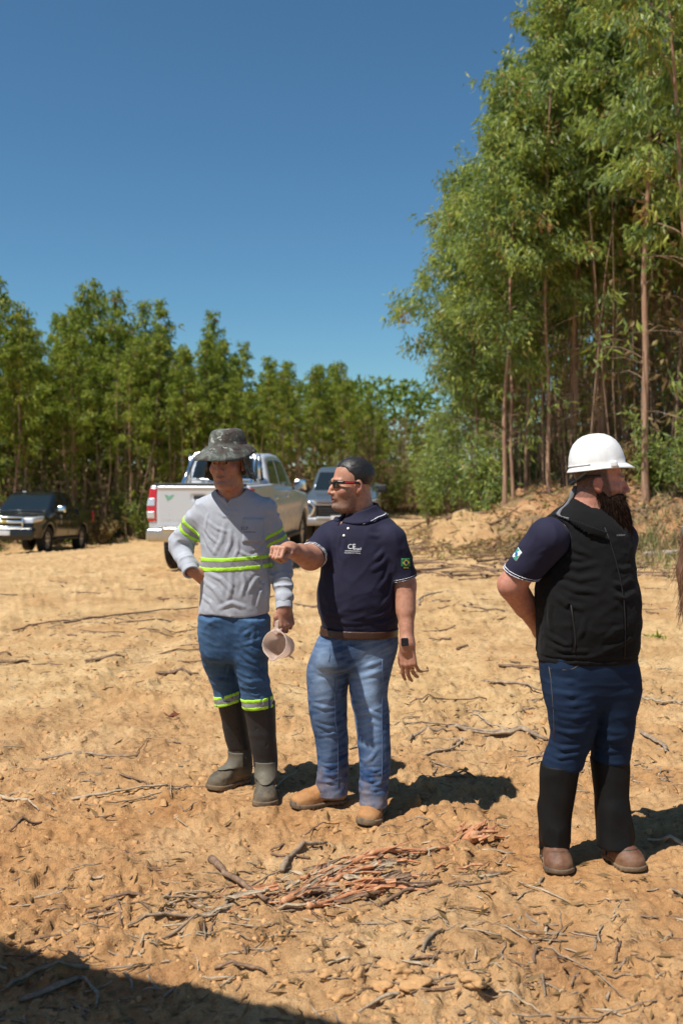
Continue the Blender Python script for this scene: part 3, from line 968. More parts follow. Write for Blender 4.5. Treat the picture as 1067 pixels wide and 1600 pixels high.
def make_grey_man():
    D = 5.08
    pr = Person((px(375, 1245, D)[0], 5.1, 0.0), 'man in grey long-sleeved shirt and camouflage hat holding a plastic jug')
    H = Head(px(356, 722, 4.99), math.radians(17), math.radians(3), math.radians(-2), 1.02, .004)
    HR = Hand(px(298, 890, 5.01), A3(.72, .28, -.63), A3(-.50, -.72, -.48), 1 * -1, [(.75, 1.2, .7), (.85, 1.25, .7), (.9, 1.3, .8), (.95, 1.3, .8)],
              [(.055, .030, -.018), (.082, .020, -.036), (.100, .004, -.040)], 1.06, .02)
    HL = Hand(px(445, 946, 4.99), A3(.10, -.08, -1), A3(.50, -.86, .05), 1, [(.55, 1.25, .7), (.65, 1.35, .8), (.75, 1.4, .8), (.85, 1.4, .8)],
              [(.050, .043, -.012), (.082, .046, -.026), (.104, .034, -.036)], 1.08, .03)
    torso = tab(D, [(764, 338, 392, .060), (772, 328, 402, .075), (780, 319, 413, .090), (792, 309, 423, .104), (812, 307, 424, .118), (842, 313, 421, .128), (880, 316, 421, .132),
                    (920, 314, 422, .136), (958, 311, 421, .132), (972, 311, 421, .130)])
    SR = [px(321, 799, 5.08), px(281, 851, 5.15), px(297, 890, 5.0)]
    SL = [px(411, 798, 5.08), px(440, 868, 5.13), px(444, 945, 5.0)]
    cufR = unit(SR[2] - SR[1]); cufL = unit(SL[2] - SL[1])
    nb, nt_ = px(364, 792, 5.10), px(360, 745, 5.025)
    CR = fold_lines(D, [
        ([(319, 822), (328, 838), (342, 850)], .007, .008), ([(318, 832), (326, 852), (338, 868)], .008, .009), ([(322, 812), (340, 826), (358, 832)], .005, .008),
        ([(333, 868), (346, 845), (352, 815)], .005, .010), ([(350, 872), (360, 850), (361, 826)], .006, .009), ([(366, 873), (372, 858), (371, 840)], .005, .008),
        ([(417, 830), (408, 848), (398, 862)], .008, .009), ([(419, 845), (409, 862), (392, 873)], .008, .009), ([(414, 815), (404, 822), (392, 826)], .005, .008),
        ([(400, 872), (385, 868), (372, 860)], .006, .008), ([(340, 798), (350, 806), (368, 806)], .004, .009), ([(345, 792), (356, 800), (372, 800)], .004, .008),
        ([(322, 893), (345, 905), (365, 925)], .007, .010), ([(318, 905), (335, 920), (350, 945)], .008, .010), ([(416, 893), (400, 905), (386, 928)], .008, .010),
        ([(419, 905), (408, 925), (402, 950)], .009, .010), ([(360, 892), (362, 915), (356, 940)], .005, .011), ([(378, 893), (383, 912), (376, 935)], .006, .010),
        ([(316, 930), (330, 942), (336, 956)], .007, .009), ([(340, 952), (362, 942), (385, 950)], .006, .010), ([(395, 895), (405, 912), (417, 920)], .006, .009),
        ([(326, 800), (322, 815), (321, 830)], .005, .007), ([(412, 800), (417, 815), (418, 830)], .005, .007)], lambda P: loft(P, torso, 2.35))
    Mf = np.array([[1.0, .3, .45], [-.3, 1, .2], [.5, .1, .55]])
    def wr(P):
        z = P[:, 2]
        n = folds(P, Mf, 13, 3, 3.2) * .0040 + folds(P, np.diag([1.6, 1, .4]) @ roty(.6), 24, 9, 2.5) * .0030
        return n * (0.35 + .65 * sstep(1.46, 1.25, z)) + creases(P, CR)
    def armfold(P, pts, amp, fr, seed):
        """ring-like creases gathered along a sleeve"""
        best = None
        for a, b in zip(pts[:-1], pts[1:]):
            ab = b - a; L = np.linalg.norm(ab); u_ = ab / L
            w = np.array([1, 0, 0], np.float32); e1 = unit(np.cross(u_, w)); e2 = np.cross(u_, e1)
            Q = P - a
            q = np.stack([(Q @ u_) * 1.0, (Q @ e1) * .35, (Q @ e2) * .35], 1)
            n = (1 - np.abs(vnoise(q, fr, seed))) ** 2 - .45
            d = rcone(P, a, b, .05, .05)
            best = (n, d) if best is None else (np.where(d < best[1], n, best[0]), np.minimum(d, best[1]))
        return best[0] * amp
    def sleeves(P):
        r = smin(rcone(P, SR[0], SR[1], .070, .056), rcone(P, SR[1], SR[2], .056, .040), .03) - armfold(P, SR, .015, 30, 5)
        l = smin(rcone(P, SL[0], SL[1], .070, .054), rcone(P, SL[1], SL[2], .052, .043), .03) - armfold(P, SL, .015, 30, 9)
        return smax(r, (P - SR[2]) @ cufR, .004), smax(l, (P - SL[2]) @ cufL, .004)
    def torso_d(P): return loft(P, torso, 2.35)
    vb = px(356, 786, 5.0)
    def neckhole(P):
        d = rcone(P, nb + A3(0, 0, -.01), nt_, .070, .078)
        v = poly2(P[:, 0], P[:, 2], [(vb[0], vb[2]), (vb[0] + .105, vb[2] + .16), (vb[0] - .085, vb[2] + .16)])
        return np.minimum(d, np.maximum(v, P[:, 1] - 5.06))
    hem = px(365, 958, D)[2]
    def shirt0(P):
        r, l = sleeves(P)
        d = smin(torso_d(P) - wr(P), np.minimum(r, l), .035)
        return d
    def shirt(P):
        d = shirt0(P)
        d = smax(d, -neckhole(P), .004)
        d = smax(d, hem - .006 * np.sin(P[:, 0] * 22) - P[:, 2], .004)
        d = smax(d, -np.maximum(torso_d(P) + .012, P[:, 2] - hem - .05), .004)      # open below
        return d
    def core(P):
        return torso_d(P) + .016 + .04 * sstep(1.40, 1.30, P[:, 2])
    legR = tab(D, [(965, 313, 366, .120, .0), (985, 312, 368, .115, .02), (1010, 313, 368, .100, .05), (1039, 318, 368, .088, .09), (1060, 327, 373, .080, .11),
                   (1078, 334, 378, .074, .13), (1098, 336, 382, .074, .14), (1112, 340, 382, .060, .15)])
    legL = tab(D, [(965, 362, 421, .120, -.01), (985, 364, 421, .112, -.02), (1010, 365, 420, .098, -.03), (1039, 366, 419, .088, -.03), (1060, 371, 421, .080, -.03),
                   (1080, 376, 424, .076, -.02), (1098, 378, 427, .076, -.01), (1112, 382, 426, .062, .0)])
    shinR = tab(D, [(1090, 339, 380, .068, .15), (1120, 346, 385, .064, .17), (1150, 352, 389, .060, .19), (1178, 359, 393, .055, .20), (1190, 360, 394, .055, .20), (1210, 362, 394, .052, .20)])
    shinL = tab(D, [(1096, 381, 429, .068, .0), (1125, 386, 430, .066, .01), (1160, 392, 431, .062, .02), (1190, 397, 433, .056, .03), (1203, 398, 433, .055, .03), (1225, 400, 432, .052, .04)])
    def body(P):
        d = smin(H.sdf(P), rcone(P, nb, nt_, .066, .060), .02)
        d = smin(d, core(P), .03)
        for S_, Hd in ((SR, HR), (SL, HL)):
            a = chain(P, [S_[0], S_[1], Hd.W, Hd.W + Hd.d * .03], [.052, .042, .029, .028], .02)
            d = smin(d, smin(a, Hd.sdf(P), .012), .02)
        return d
    def extra(V, p, ax, C, blend):
        st = sstep(-.035, -.06, p[:, 2]) * sstep(-.02, -.05, p[:, 1]) * (p[:, 2] > -.125)
        blend(.28 * st * (.5 + .5 * vnoise(V, 420, 4)), (.07, .05, .04))
        brow = np.exp(-(((p[:, 2] - .0225 - .10 * (.032 - ax[:, 0]) ** 2 * 40) / .0048) ** 4)) * (ax[:, 0] > .013) * (ax[:, 0] < .050) * (p[:, 1] < -.07)
        blend(.85 * brow, (.025, .016, .012))
        hair = sstep(.0, .012, p[:, 2] - .055 - .0) * 1.0
        side = sstep(-.012, .006, p[:, 1]) * (p[:, 2] > -.035) * sstep(.0, .02, p[:, 2] + .035)
        blend(.9 * np.maximum(hair, side * (ax[:, 0] < .079)), (.02, .014, .011))
        return C
    b = pr.part('body', body, (-1.0, 4.75, 0.70), (0.0, 5.5, 1.93), .0045, M_SKIN, color=skin_color((.43, .205, .135), (.47, .17, .12), H, extra), sm=1)
    M_GSH = knit('grey_melange_jersey', (.40, .42, .465), .9, .06, 1100, .3, 10, .55)
    sh = pr.part('shirt', shirt, (-1.0, 4.80, 0.90), (-.1, 5.36, 1.66), .005, M_GSH, sm=1)
    # V-neck rib, pocket, print
    def vrib(P):
        v = neckhole(P)
        return np.maximum(np.maximum(shell(shirt0(P), .003, v - .017), -v), 5.06 - P[:, 1] - 9 * (P[:, 1] < 5.25))
    pr.part('collar', vrib, (-.85, 4.85, 1.45), (-.3, 5.3, 1.68), .0034, M_GSH, sh)
    fs = shirt
    po = px(396, 829, 4.96)
    slab_patch(pr, 'pocket', po, A3(1, 0, -.04), A3(.15, -1, .05), .105, .125, M_GSH, fs, A3(.1, -1, 0), .0015, 8, 8, .002, sh)
    M_PRINT = simple('dark_print', (.05, .055, .06), .8)
    lay_text(pr, 'chest_print', 'SCP', .022, px(382, 826, 4.94), A3(1, 0, -.03), A3(0, -1, 0), M_PRINT, fs, A3(.05, -1, 0), sh, .0045)
    lay_text(pr, 'chest_print', 'FLORESTAL', .0115, px(390, 832, 4.94), A3(1, 0, -.03), A3(0, -1, 0), M_PRINT, fs, A3(.05, -1, 0), sh, .0045)
    # cuffs
    for S_, c, rr in ((SR, cufR, .036), (SL, cufL, .038)):
        a = S_[2] - c * .012; e = S_[2] + c * .022
        def cuff(P, a=a, e=e, c=c, rr=rr):
            q = P - a; t = q @ c
            r = vlen(q - np.outer(t, c))
            d = np.abs(r - rr) - .005
            return smax(d, np.maximum(-t, t - .036), .003)
        pr.part('cuff', cuff, np.minimum(a, e) - .07, np.maximum(a, e) + .07, .0034, M_GSH, sh)
    # reflective bands: grey tape with two yellow edges
    def band(name, cut, lo, hi, w):
        """cut(P) = signed coordinate across the band, m"""
        t = pr.part(name, lambda P: shell(shirt0(P), .0018, np.abs(cut(P)) - w), lo, hi, .0045, M_REFL, sh)
        for s_ in (-1, 1):
            pr.part('yellow_stripe', lambda P, s_=s_: shell(shirt0(P), .0032, np.abs(cut(P) - s_ * w * .68) - w * .33), lo, hi, .0045, M_YEL, t)
    zb = px(368, 877, D)[2]
    lo, hi = (-.80, 4.85, zb - .06), (-.32, 5.3, zb + .06)
    def cut_t(P):
        g = P[:, 2] - zb - .008 * np.sin((P[:, 0] + .5) * 9)
        return np.where(torso_d(P) < .02, g, 9)
    band('waist_band', lambda P: cut_t(P), lo, hi, .034)
    for S_, fr in ((SR, .50), (SL, .55)):
        a, e = S_[0], S_[1]; u_ = unit(e - a); L = float(np.linalg.norm(e - a))
        def cut_a(P, a=a, e=e, u_=u_, L=L, fr=fr):
            q = P - a; t = q @ u_
            r = vlen(q - np.outer(t, u_))
            return np.where(r < .10, t - fr * L, 9)
        c = a + u_ * fr * L
        band('arm_band', cut_a, c - .13, c + .13, .030)
    # jeans with a band at each knee
    Mj = np.diag([1.1, 1.1, .8])
    CJ = fold_lines(D, [
        ([(330, 985), (348, 994), (364, 1000)], .007, .009), ([(322, 1000), (342, 1008), (360, 1008)], .006, .009), ([(400, 980), (385, 990), (368, 1000)], .007, .009),
        ([(412, 995), (394, 1004), (374, 1008)], .007, .009), ([(352, 1015), (344, 1030), (330, 1040)], .006, .010), ([(374, 1016), (386, 1030), (402, 1036)], .006, .010),
        ([(326, 1055), (344, 1062), (366, 1058)], .008, .009), ([(332, 1068), (350, 1074), (370, 1070)], .009, .008), ([(336, 1080), (354, 1084), (374, 1080)], .008, .007),
        ([(372, 1058), (392, 1066), (416, 1060)], .007, .009), ([(376, 1072), (396, 1076), (420, 1070)], .009, .008), ([(380, 1083), (402, 1086), (424, 1080)], .008, .007),
        ([(340, 960), (338, 985), (342, 1010)], .004, .010), ([(392, 965), (396, 990), (394, 1015)], .005, .010), ([(360, 1030), (357, 1050), (350, 1066)], .006, .008)], lambda P: np.minimum(loft(P, legR), loft(P, legL)))
    def legs(P):
        j = folds(P, Mj @ roty(.5), 13, 21, 3) * .0045 + folds(P, np.diag([.7, .7, 2.0]) @ roty(-.4), 14, 25, 3) * .004 + creases(P, CJ)
        low = sstep(.62, .50, P[:, 2])
        j = j + low * folds(P, np.diag([.5, .5, 2.2]), 13, 29) * .003
        r = loft(P, legR, 2.1, cap=.006) - j; l = loft(P, legL, 2.1, cap=.006) - j
        hips = loft(P, tab(D, [(946, 316, 417, .120), (965, 312, 419, .124), (985, 312, 419, .122), (1004, 313, 418, .112), (1034, 318, 416, .095)]), 2.3, cap=.05) - j * .6
        return smin(smin(r, l, .012), hips, .03)
    zj = px(370, 1101, D)[2]
    def jeans(P): return smax(legs(P), px(370, 1103, D)[2] - P[:, 2], .004)
    M_JA = denim('dark_blue_denim', (.012, .034, .085), (.085, .175, .32), .6)
    jn = pr.part('jeans', jeans, (-.80, 4.8, .42), (-.3, 5.42, 1.02), .005, M_JA, sm=1,
                 fade=lambda V: .42 + .16 * vnoise(V, 7, 31) + .10 * sstep(.75, .9, V[:, 2]) + .25 * folds(V, np.diag([.6, .6, 2.0]), 16, 33))
    for T, ctr in ((legR, px(357, 1090, D + .13)), (legL, px(402, 1097, D - .02))):
        tl = 1 if T is legR else -1
        def cutb(P, ctr=ctr, tl=tl, T=T):
            g = P[:, 2] - ctr[2] - (P[:, 0] - ctr[0]) * (.28 if tl > 0 else .10)
            return np.where(loft(P, T, 2.1) < .016, g, 9)
        lo = ctr - A3(.12, .14, .07); hi = ctr + A3(.12, .14, .07)
        t = pr.part('knee_band', lambda P: shell(legs(P), .0018, np.abs(cutb(P)) - .028), lo, hi, .0045, M_REFL, jn)
        for s_ in (-1, 1):
            pr.part('yellow_stripe', lambda P, s_=s_: shell(legs(P), .0032, np.abs(cutb(P) - s_ * .020) - .0095), lo, hi, .0045, M_YEL, t)
    # rubber leg guards, boots with soles and instep flaps
    feet = [Shoe((-.492, 5.335, 0), (-.690, 5.165, 0), .112, .10, px(379, 1195, D + .20), .030),
            Shoe((-.392, 5.165, 0), (-.376, 4.895, 0), .116, .10, px(416, 1210, D + .03), .030)]
    M_GUARD = leather('dusty_leg_guard', (.016, .016, .018), (.15, .13, .10), .16, .6)
    M_BOOTA = leather('dusty_work_boot', (.060, .052, .040), (.30, .21, .11), .55, .75)
    M_FLAP = leather('instep_flap', (.115, .100, .072), (.30, .22, .13), .4, .7)
    for T, sf, vs in ((shinR, feet[0], 1178), (shinL, feet[1], 1192)):
        zc = px(0, vs, D + .1)[2]
        def guard(P, T=T, zc=zc):
            w = folds(P, np.diag([.5, .5, 1.2]), 9, 41) * .003
            d = loft(P, T, 2.25, cap=.008) - w - .003
            d = smax(d, zc - P[:, 2], .01)
            zz = P[:, 2]; cx = _cr([t[0] for t in sorted(T)], [t[1] for t in sorted(T)], zz)
            slit = np.minimum(np.abs(P[:, 0] - cx - .022), np.abs(P[:, 0] - cx + .020)) - .0005
            slit = np.maximum(slit, np.abs(np.mod(zz - zc - .02, .085) - .03) - .013)
            return smax(d, -np.maximum(np.maximum(slit, -(d + .005)), P[:, 1] - (np.array([t[2] for t in T]).mean() + .0)), .003)
        c = px(380, 1150, D + .1)
        lo = (min(t[1] - t[3] for t in T) - .03, min(t[2] for t in T) - .10, T[-1][0] - .05); hi = (max(t[1] + t[3] for t in T) + .03, max(t[2] for t in T) + .10, T[0][0] + .05)
        lo = (lo[0], lo[1], min(t[0] for t in T) - .03); hi = (hi[0], hi[1], max(t[0] for t in T) + .03)
        pr.part('leg_guard', guard, lo, hi, .005, M_GUARD)
        mn = np.minimum(sf.o, sf.o + sf.R[:, 0] * sf.L) - .10; mx = np.maximum(sf.o, sf.o + sf.R[:, 0] * sf.L) + .10
        bo = pr.part('boot', lambda P: smax(smin(sf.upper(P), np.maximum(loft(P, T, 2.0) - .002, P[:, 2] - zc - .01), .02), P[:, 2] - zc - .02, .004) - .0015 * fbm(P, 60, 2, 3), (mn[0], mn[1], 0.0), (mx[0], mx[1], .24), .0042, M_BOOTA)
        pr.part('sole', sf.solef, (mn[0], mn[1], -.01), (mx[0], mx[1], .06), .004, M_SOLE, bo)
        def flap(P, sf=sf, T=T):
            p = sf.loc(P)
            d = smin(sf.upper(P), loft(P, T, 2.0), .03)
            dz = p[:, 2] - (.155 - (p[:, 0] - sf.L * .42) * .55)
            return smax(smax(d - .009, -(d - .002), .002), np.maximum(np.maximum(p[:, 2] - .185, .098 - p[:, 2] + np.abs(p[:, 1]) * .1), sf.L * .34 - p[:, 0]), .006)
        pr.part('instep_flap', flap, (mn[0], mn[1], .05), (mx[0], mx[1], .24), .004, M_FLAP)
    # hat: camouflage crown and drooping brim, cloth hanging at the nape
    m, nt, bs = mat('camouflage_cloth')
    n1 = noise_tex(nt, 13, 4, 0.6, dist=1.2); n2 = noise_tex(nt, 22, 5, 0.65, dist=.8)
    c = ramp(nt, n1, [(0.34, (.022, .020, .017)), (0.46, (.075, .055, .048)), (0.52, (.055, .070, .056)), (0.62, (.15, .155, .14))])
    w = ramp(nt, n2, [(0.60, (0, 0, 0)), (0.63, (.9, .9, .9))])
    c = mix(nt, w, c, (.36, .37, .33))
    nt.links.new(c, bs.inputs['Base Color']); bs.inputs['Roughness'].default_value = .9
    bump(nt, bs, noise_tex(nt, 60, 4, .6), .4, .004)
    M_CAMO = m
    NT = 72; rows = []
    th = np.arange(NT) * 2 * math.pi / NT                                   # 0 = person's left, -pi/2 = front
    fr = -np.sin(th); lf = np.cos(th)
    prof = [(0.0, .130), (.30, .132), (.62, .130), (.80, .122), (.88, .108), (.95, .083), (1.0, .062), (1.015, .050)]
    V = []
    for q, z in prof:
        rx, ry = .094 * q, .110 * q
        wob = .004 * np.sin(th * 3 + z * 40) * q
        V.append(np.stack([(rx + wob) * np.cos(th), .016 + (ry + wob) * np.sin(th), z + .004 * np.cos(th * 2 + 1) + 0 * th - .012 * (1 - q)], 1))
    for k in range(1, 8):
        t = k / 7
        wdt = .072 + .008 * fr - .014 * lf
        droop = -.045 * t ** 1.4 - .036 * t * t * np.maximum(fr, 0) ** 2 - .034 * t * t * np.maximum(lf, 0) ** 2 - .006 * t * t * np.maximum(-lf, 0) + .012 * t * np.sin(th * 3 + .8) + .024 * t * t * np.maximum(lf, 0)
        V.append(np.stack([(.0955 + wdt * t) * np.cos(th) * (1 - .06 * t), .016 + (.1115 + wdt * t) * np.sin(th), .050 + droop], 1))
    V = np.concatenate(V)
    V[:, :2] *= .95; V[:, 2] += .034
    Q = np.array([H.world(v) for v in V], np.float32)
    nr = len(V) // NT
    F = [(i * NT + j, i * NT + (j + 1) % NT, (i + 1) * NT + (j + 1) % NT, (i + 1) * NT + j) for i in range(nr - 1) for j in range(NT)]
    hat = pr.mesh('hat', Q, np.array(F)[:, ::-1], M_CAMO)
    sol = hat.modifiers.new('thickness', 'SOLIDIFY'); sol.thickness = .004; sol.offset = 0
    # nape cloth
    NA, NB = 40, 12; V = []
    for j in range(NB + 1):
        t = j / NB
        for i in range(NA + 1):
            a = math.radians(-25 + 230 * i / NA)
            r = 1.0 + .34 * t + .07 * t * math.sin(a * 9)
            V.append((.088 * r * math.cos(a), .014 + .108 * r * math.sin(a) + .01 * t, .060 - t * (.150 + .014 * math.sin(a * 3.2))))
    Q = np.array([H.world(v) for v in V], np.float32)
    F = [(j * (NA + 1) + i, j * (NA + 1) + i + 1, (j + 1) * (NA + 1) + i + 1, (j + 1) * (NA + 1) + i) for j in range(NB) for i in range(NA)]
    nf = pr.mesh('neck_flap', Q, np.array(F), M_CAMO, hat)
    sol = nf.modifiers.new('thickness', 'SOLIDIFY'); sol.thickness = .003
    # the jug he holds by its handle: a thing of its own
    jc = px(429, 1006, 4.93); jaxis = unit(A3(.42, .86, -.30)); R0, R1, Lj = .066, .050, .115
    hb = HL.W + HL.d * .105 + HL.t * .026 - HL.n * .022
    up = unit((jc - jaxis * 0) * 0 + (hb - jc) - jaxis * float((hb - jc) @ jaxis))
    sd_ = np.cross(jaxis, up)
    rimtop = jc + up * R0
    def jug(P):
        Q = P - jc; t = Q @ jaxis; rv = Q - np.outer(t, jaxis); r = vlen(rv)
        Rt = R0 + (R1 - R0) * np.clip(t / Lj, 0, 1)
        ang = np.arctan2(rv @ sd_, rv @ up)
        Rt = Rt + .016 * np.exp(-(((np.abs(ang) - math.pi) / .28) ** 2)) * sstep(.06, 0, t)     # pouring lip
        wall = np.abs(r - Rt) - .0036
        d = smax(wall, np.maximum(-t - .004 * np.cos(ang * 2), t - Lj), .002)
        bot = smax(np.abs(t - Lj) - .0025, r - R1, .002)
        bead = np.sqrt((r - Rt - .001) ** 2 + t ** 2) - .0035
        d = np.minimum(np.minimum(d, bot), bead)
        for s_ in (-1, 1):
            a = rimtop + sd_ * (s_ * .018) - up * .004; e = hb + sd_ * (s_ * .015)
            d = smin(d, rcone(P, a, e, .0080, .0075, jaxis, .7), .004)
        web = rcone(P, rimtop - up * .01, rimtop + up * .045, .014, .014, jaxis, .2)
        d = smin(d, web, .004)
        d = smin(d, rcone(P, hb - sd_ * .015, hb + sd_ * .015, .0075, .0075), .003)
        return d
    m, nt, bs = mat('dusty_translucent_plastic')
    c = ramp(nt, noise_tex(nt, 18, 5, .6), [(0.3, (.74, .58, .48)), (0.7, (.88, .78, .72))])
    nt.links.new(c, bs.inputs['Base Color']); bs.inputs['Roughness'].default_value = .45
    tr = nd(nt, 'ShaderNodeBsdfTranslucent', i_Color=(.85, .72, .64, 1)); ms = nd(nt, 'ShaderNodeMixShader', i_0=.5)
    nt.links.new(bs.outputs[0], ms.inputs[1]); nt.links.new(tr.outputs[0], ms.inputs[2]); nt.links.new(ms.outputs[0], [q for q in nt.nodes if q.type == 'OUTPUT_MATERIAL'][0].inputs['Surface'])
    bs.inputs['Transmission Weight'].default_value = .25
    V, F = surface(jug, jc - .17, jc + .19, .0038)
    V = smooth_verts(V, F, 1)
    o = link('plastic_jug', mesh_np('plastic_jug', V - jc, F), m); o.location = tuple(float(x) for x in jc)
    tag(o, 'pale dusty plastic jug hanging from the hand of the man in the hat', 'jug')
    return pr, H
make_grey_man()
# ------------------------------------------------------------------ man in the navy polo and sunglasses
def make_navy_man():
    D = 4.86
    pr = Person((px(562, 1260, D)[0], 4.84, 0.0), 'man in navy polo shirt, faded jeans and sunglasses gesturing with one fist')
    H = Head(px(549, 757, 4.84), math.radians(70), math.radians(2), 0, .99, .008, .006)
    fwd = A3(-math.sin(math.radians(52)), -math.cos(math.radians(52)), 0)
    S1 = [px(522, 836, 4.92), px(486, 871, 4.72), px(453, 859, 4.55)]
    S2 = [px(611, 843, 4.78), px(632, 912, 4.79), px(636, 1006, 4.70)]
    H1 = Hand(S1[2], A3(-.50, -.84, .16), A3(-.10, -.15, 1), -1, [(1.15, 1.5, .9), (1.2, 1.55, .9), (1.25, 1.55, .9), (1.3, 1.5, .9)],
              [(.050, .036, -.022), (.080, .022, -.036), (.092, -.004, -.038)], 1.06, .02)
    H2 = Hand(S2[2], A3(.06, -.02, -1), A3(-.50, -.86, -.05), 1, [(.25, .35, .2), (.32, .40, .25), (.42, .45, .3), (.55, .45, .3)],
              [(.055, .044, -.012), (.085, .052, -.020), (.110, .050, -.026)], 1.06, .10)
    torso = tab(D, [(788, 556, 586, .046), (798, 549, 594, .062), (807, 536, 605, .085), (815, 522, 615, .106), (826, 512, 623, .126), (838, 506, 628, .14), (862, 503, 630, .152),
                    (895, 500, 627, .165), (930, 496, 624, .172), (955, 498, 622, .165), (978, 504, 620, .150), (992, 506, 619, .145)])
    nb, nt_ = px(563, 806, 4.87), px(556, 760, 4.85)
    def torso_d(P): return loft(P, torso, 2.2)
    CR = fold_lines(D, [
        ([(512, 838), (520, 855), (524, 880)], .008, .010), ([(505, 845), (511, 866), (512, 890)], .007, .010), ([(530, 835), (528, 855), (533, 875)], .005, .010),
        ([(606, 845), (598, 862), (584, 876)], .008, .010), ([(610, 862), (598, 880), (578, 893)], .008, .011), ([(612, 880), (604, 905), (590, 922)], .008, .011),
        ([(614, 905), (608, 932), (596, 950)], .008, .011), ([(500, 945), (520, 958), (548, 960)], .006, .011), ([(612, 945), (596, 962), (570, 968)], .008, .010),
        ([(575, 835), (590, 838), (604, 832)], .005, .010), ([(516, 965), (540, 974), (570, 974)], .006, .008), ([(538, 840), (535, 860), (538, 884)], .004, .010),
        ([(614, 965), (600, 972), (585, 976)], .006, .008)], lambda P: loft(P, torso, 2.2))
    def wr(P):
        z = P[:, 2]
        n = folds(P, np.diag([1.2, 1.2, .45]) @ roty(.7), 10, 53, 3) * .0085 + folds(P, np.diag([1.2, 1, .6]) @ roty(-.8), 9, 57, 3) * .007
        n = n + folds(P, np.diag([.6, .6, 2.2]) @ roty(.2), 9, 59, 2.5) * .008 * sstep(1.12, .98, z)
        return n * .55 * (.5 + .5 * sstep(1.45, 1.3, z)) + creases(P, CR)
    h1 = unit(S1[1] - S1[0]); h2 = unit(S2[1] - S2[0])
    hemR = px(482, 868, 4.745); hemL = px(631, 905, 4.785)
    def sleeves(P):
        w = folds(P, np.diag([1, 1, .7]), 14, 61, 2.5) * .007
        r = smax(rcone(P, S1[0], S1[1] + h1 * .10, .078, .061) - w, (P - hemR) @ h1, .004)
        l = smax(rcone(P, S2[0], S2[1] + h2 * .10, .076, .064) - w, (P - hemL) @ unit(h2 + A3(-.1, 0, .12)), .004)
        return r, l
    hem = px(560, 982, D)[2]
    ax_n = unit(nt_ - nb)
    vb = px(541, 826, 4.70)
    def neckhole(P):
        d = rcone(P, nb + A3(0, 0, -.01), nt_, .070, .078)
        Q = P - nb; f = Q @ fwd; lat = Q @ A3(fwd[1], -fwd[0], 0)
        dz = P[:, 2] - vb[2]
        v = np.maximum(np.abs(lat) - np.maximum(dz, 0) * .42, -dz)
        return np.minimum(d, np.maximum(v, -f))
    def shirt0(P):
        r, l = sleeves(P)
        return smin(torso_d(P) - wr(P), np.minimum(r, l), .03)
    def shirt(P):
        d = smax(shirt0(P), -neckhole(P), .004)
        d = smax(d, hem - .004 * np.sin(P[:, 0] * 25) - P[:, 2], .004)
        for hm, hh, S_ in ((hemR, h1, S1), (hemL, h2, S2)):
            cav = np.maximum(rcone(P, hm - hh * .04, hm + hh * .10, .056, .056), -((P - hm) @ hh) - .03)
            d = smax(d, -cav, .003)
        return d
    def core(P): return torso_d(P) + .016 + .05 * sstep(1.40, 1.30, P[:, 2])
    legR = tab(D, [(985, 507, 575, .125, .02), (1005, 494, 570, .120, .03), (1039, 481, 560, .108, .05), (1078, 480, 543, .092, .06), (1117, 484, 542, .082, .07),
                   (1157, 492, 544, .078, .09), (1196, 496, 544, .075, .10), (1226, 493, 543, .078, .10), (1246, 494, 543, .080, .10)])
    legL = tab(D, [(985, 545, 619, .125, .0), (1005, 545, 621, .122, .0), (1039, 545, 613, .110, -.02), (1078, 546, 606, .095, -.03), (1117, 553, 608, .085, -.04),
                   (1157, 558, 610, .080, -.06), (1196, 561, 610, .078, -.07), (1235, 561, 606, .080, -.08), (1262, 562, 605, .082, -.09)])
    hips = tab(D, [(968, 506, 619, .142), (985, 505, 617, .142), (1003, 497, 617, .140), (1022, 492, 613, .13), (1045, 494, 604, .11)])
    def body(P):
        d = smin(H.sdf(P), rcone(P, nb, nt_, .071, .064), .02)
        d = smin(d, core(P), .03)
        a = chain(P, [S1[0], S1[1], S1[2], H1.W + H1.d * .03], [.060, .055, .032, .030], .03)
        a = smin(a, rcone(P, S1[1] + (S1[2] - S1[1]) * .12 + A3(0, 0, -.006), S1[1] + (S1[2] - S1[1]) * .5, .053, .043), .02)
        d = smin(d, smin(a, H1.sdf(P), .012), .02)
        a = chain(P, [S2[0], S2[1], S2[2], H2.W + H2.d * .03], [.062, .050, .031, .029], .03)
        a = smin(a, rcone(P, S2[1] + (S2[2] - S2[1]) * .1, S2[1] + (S2[2] - S2[1]) * .45, .049, .045), .02)
        return smin(d, smin(a, H2.sdf(P), .012), .02)
    def extra(V, p, ax, C, blend):
        st = sstep(-.030, -.055, p[:, 2] + .35 * (p[:, 1] + .05) * (p[:, 1] > -.05)) * sstep(.012, -.012, p[:, 1]) * (p[:, 2] > -.135)
        st = np.maximum(st, np.exp(-(((p[:, 2] + .051) / .006) ** 2)) * (ax[:, 0] < .028) * (p[:, 1] < -.08) * .8)
        st = np.maximum(st, sstep(-.012, .004, p[:, 1]) * sstep(.02, .008, p[:, 1]) * (p[:, 2] < .01) * (p[:, 2] > -.06) * (ax[:, 0] < .078))
        lipz = np.exp(-(((p[:, 2] + .067) / .013) ** 4)) * (ax[:, 0] < .02)
        n = .5 + .5 * vnoise(V, 380, 4)
        front = sstep(-.03, -.085, p[:, 1]) * sstep(-.07, -.095, p[:, 2])
        C2 = np.outer(1 - front, (.060, .050, .045)) + np.outer(front, (.135, .115, .10))
        m = np.clip(st * (.30 + .5 * n * n + .2 * front) * (1 - lipz), 0, 1)[:, None]
        C[:] = C * (1 - m) + C2 * m
        brow = np.exp(-(((p[:, 2] - .024) / .0048) ** 4)) * (ax[:, 0] > .013) * (ax[:, 0] < .050) * (p[:, 1] < -.07)
        blend(.8 * brow, (.03, .02, .015))
        return C
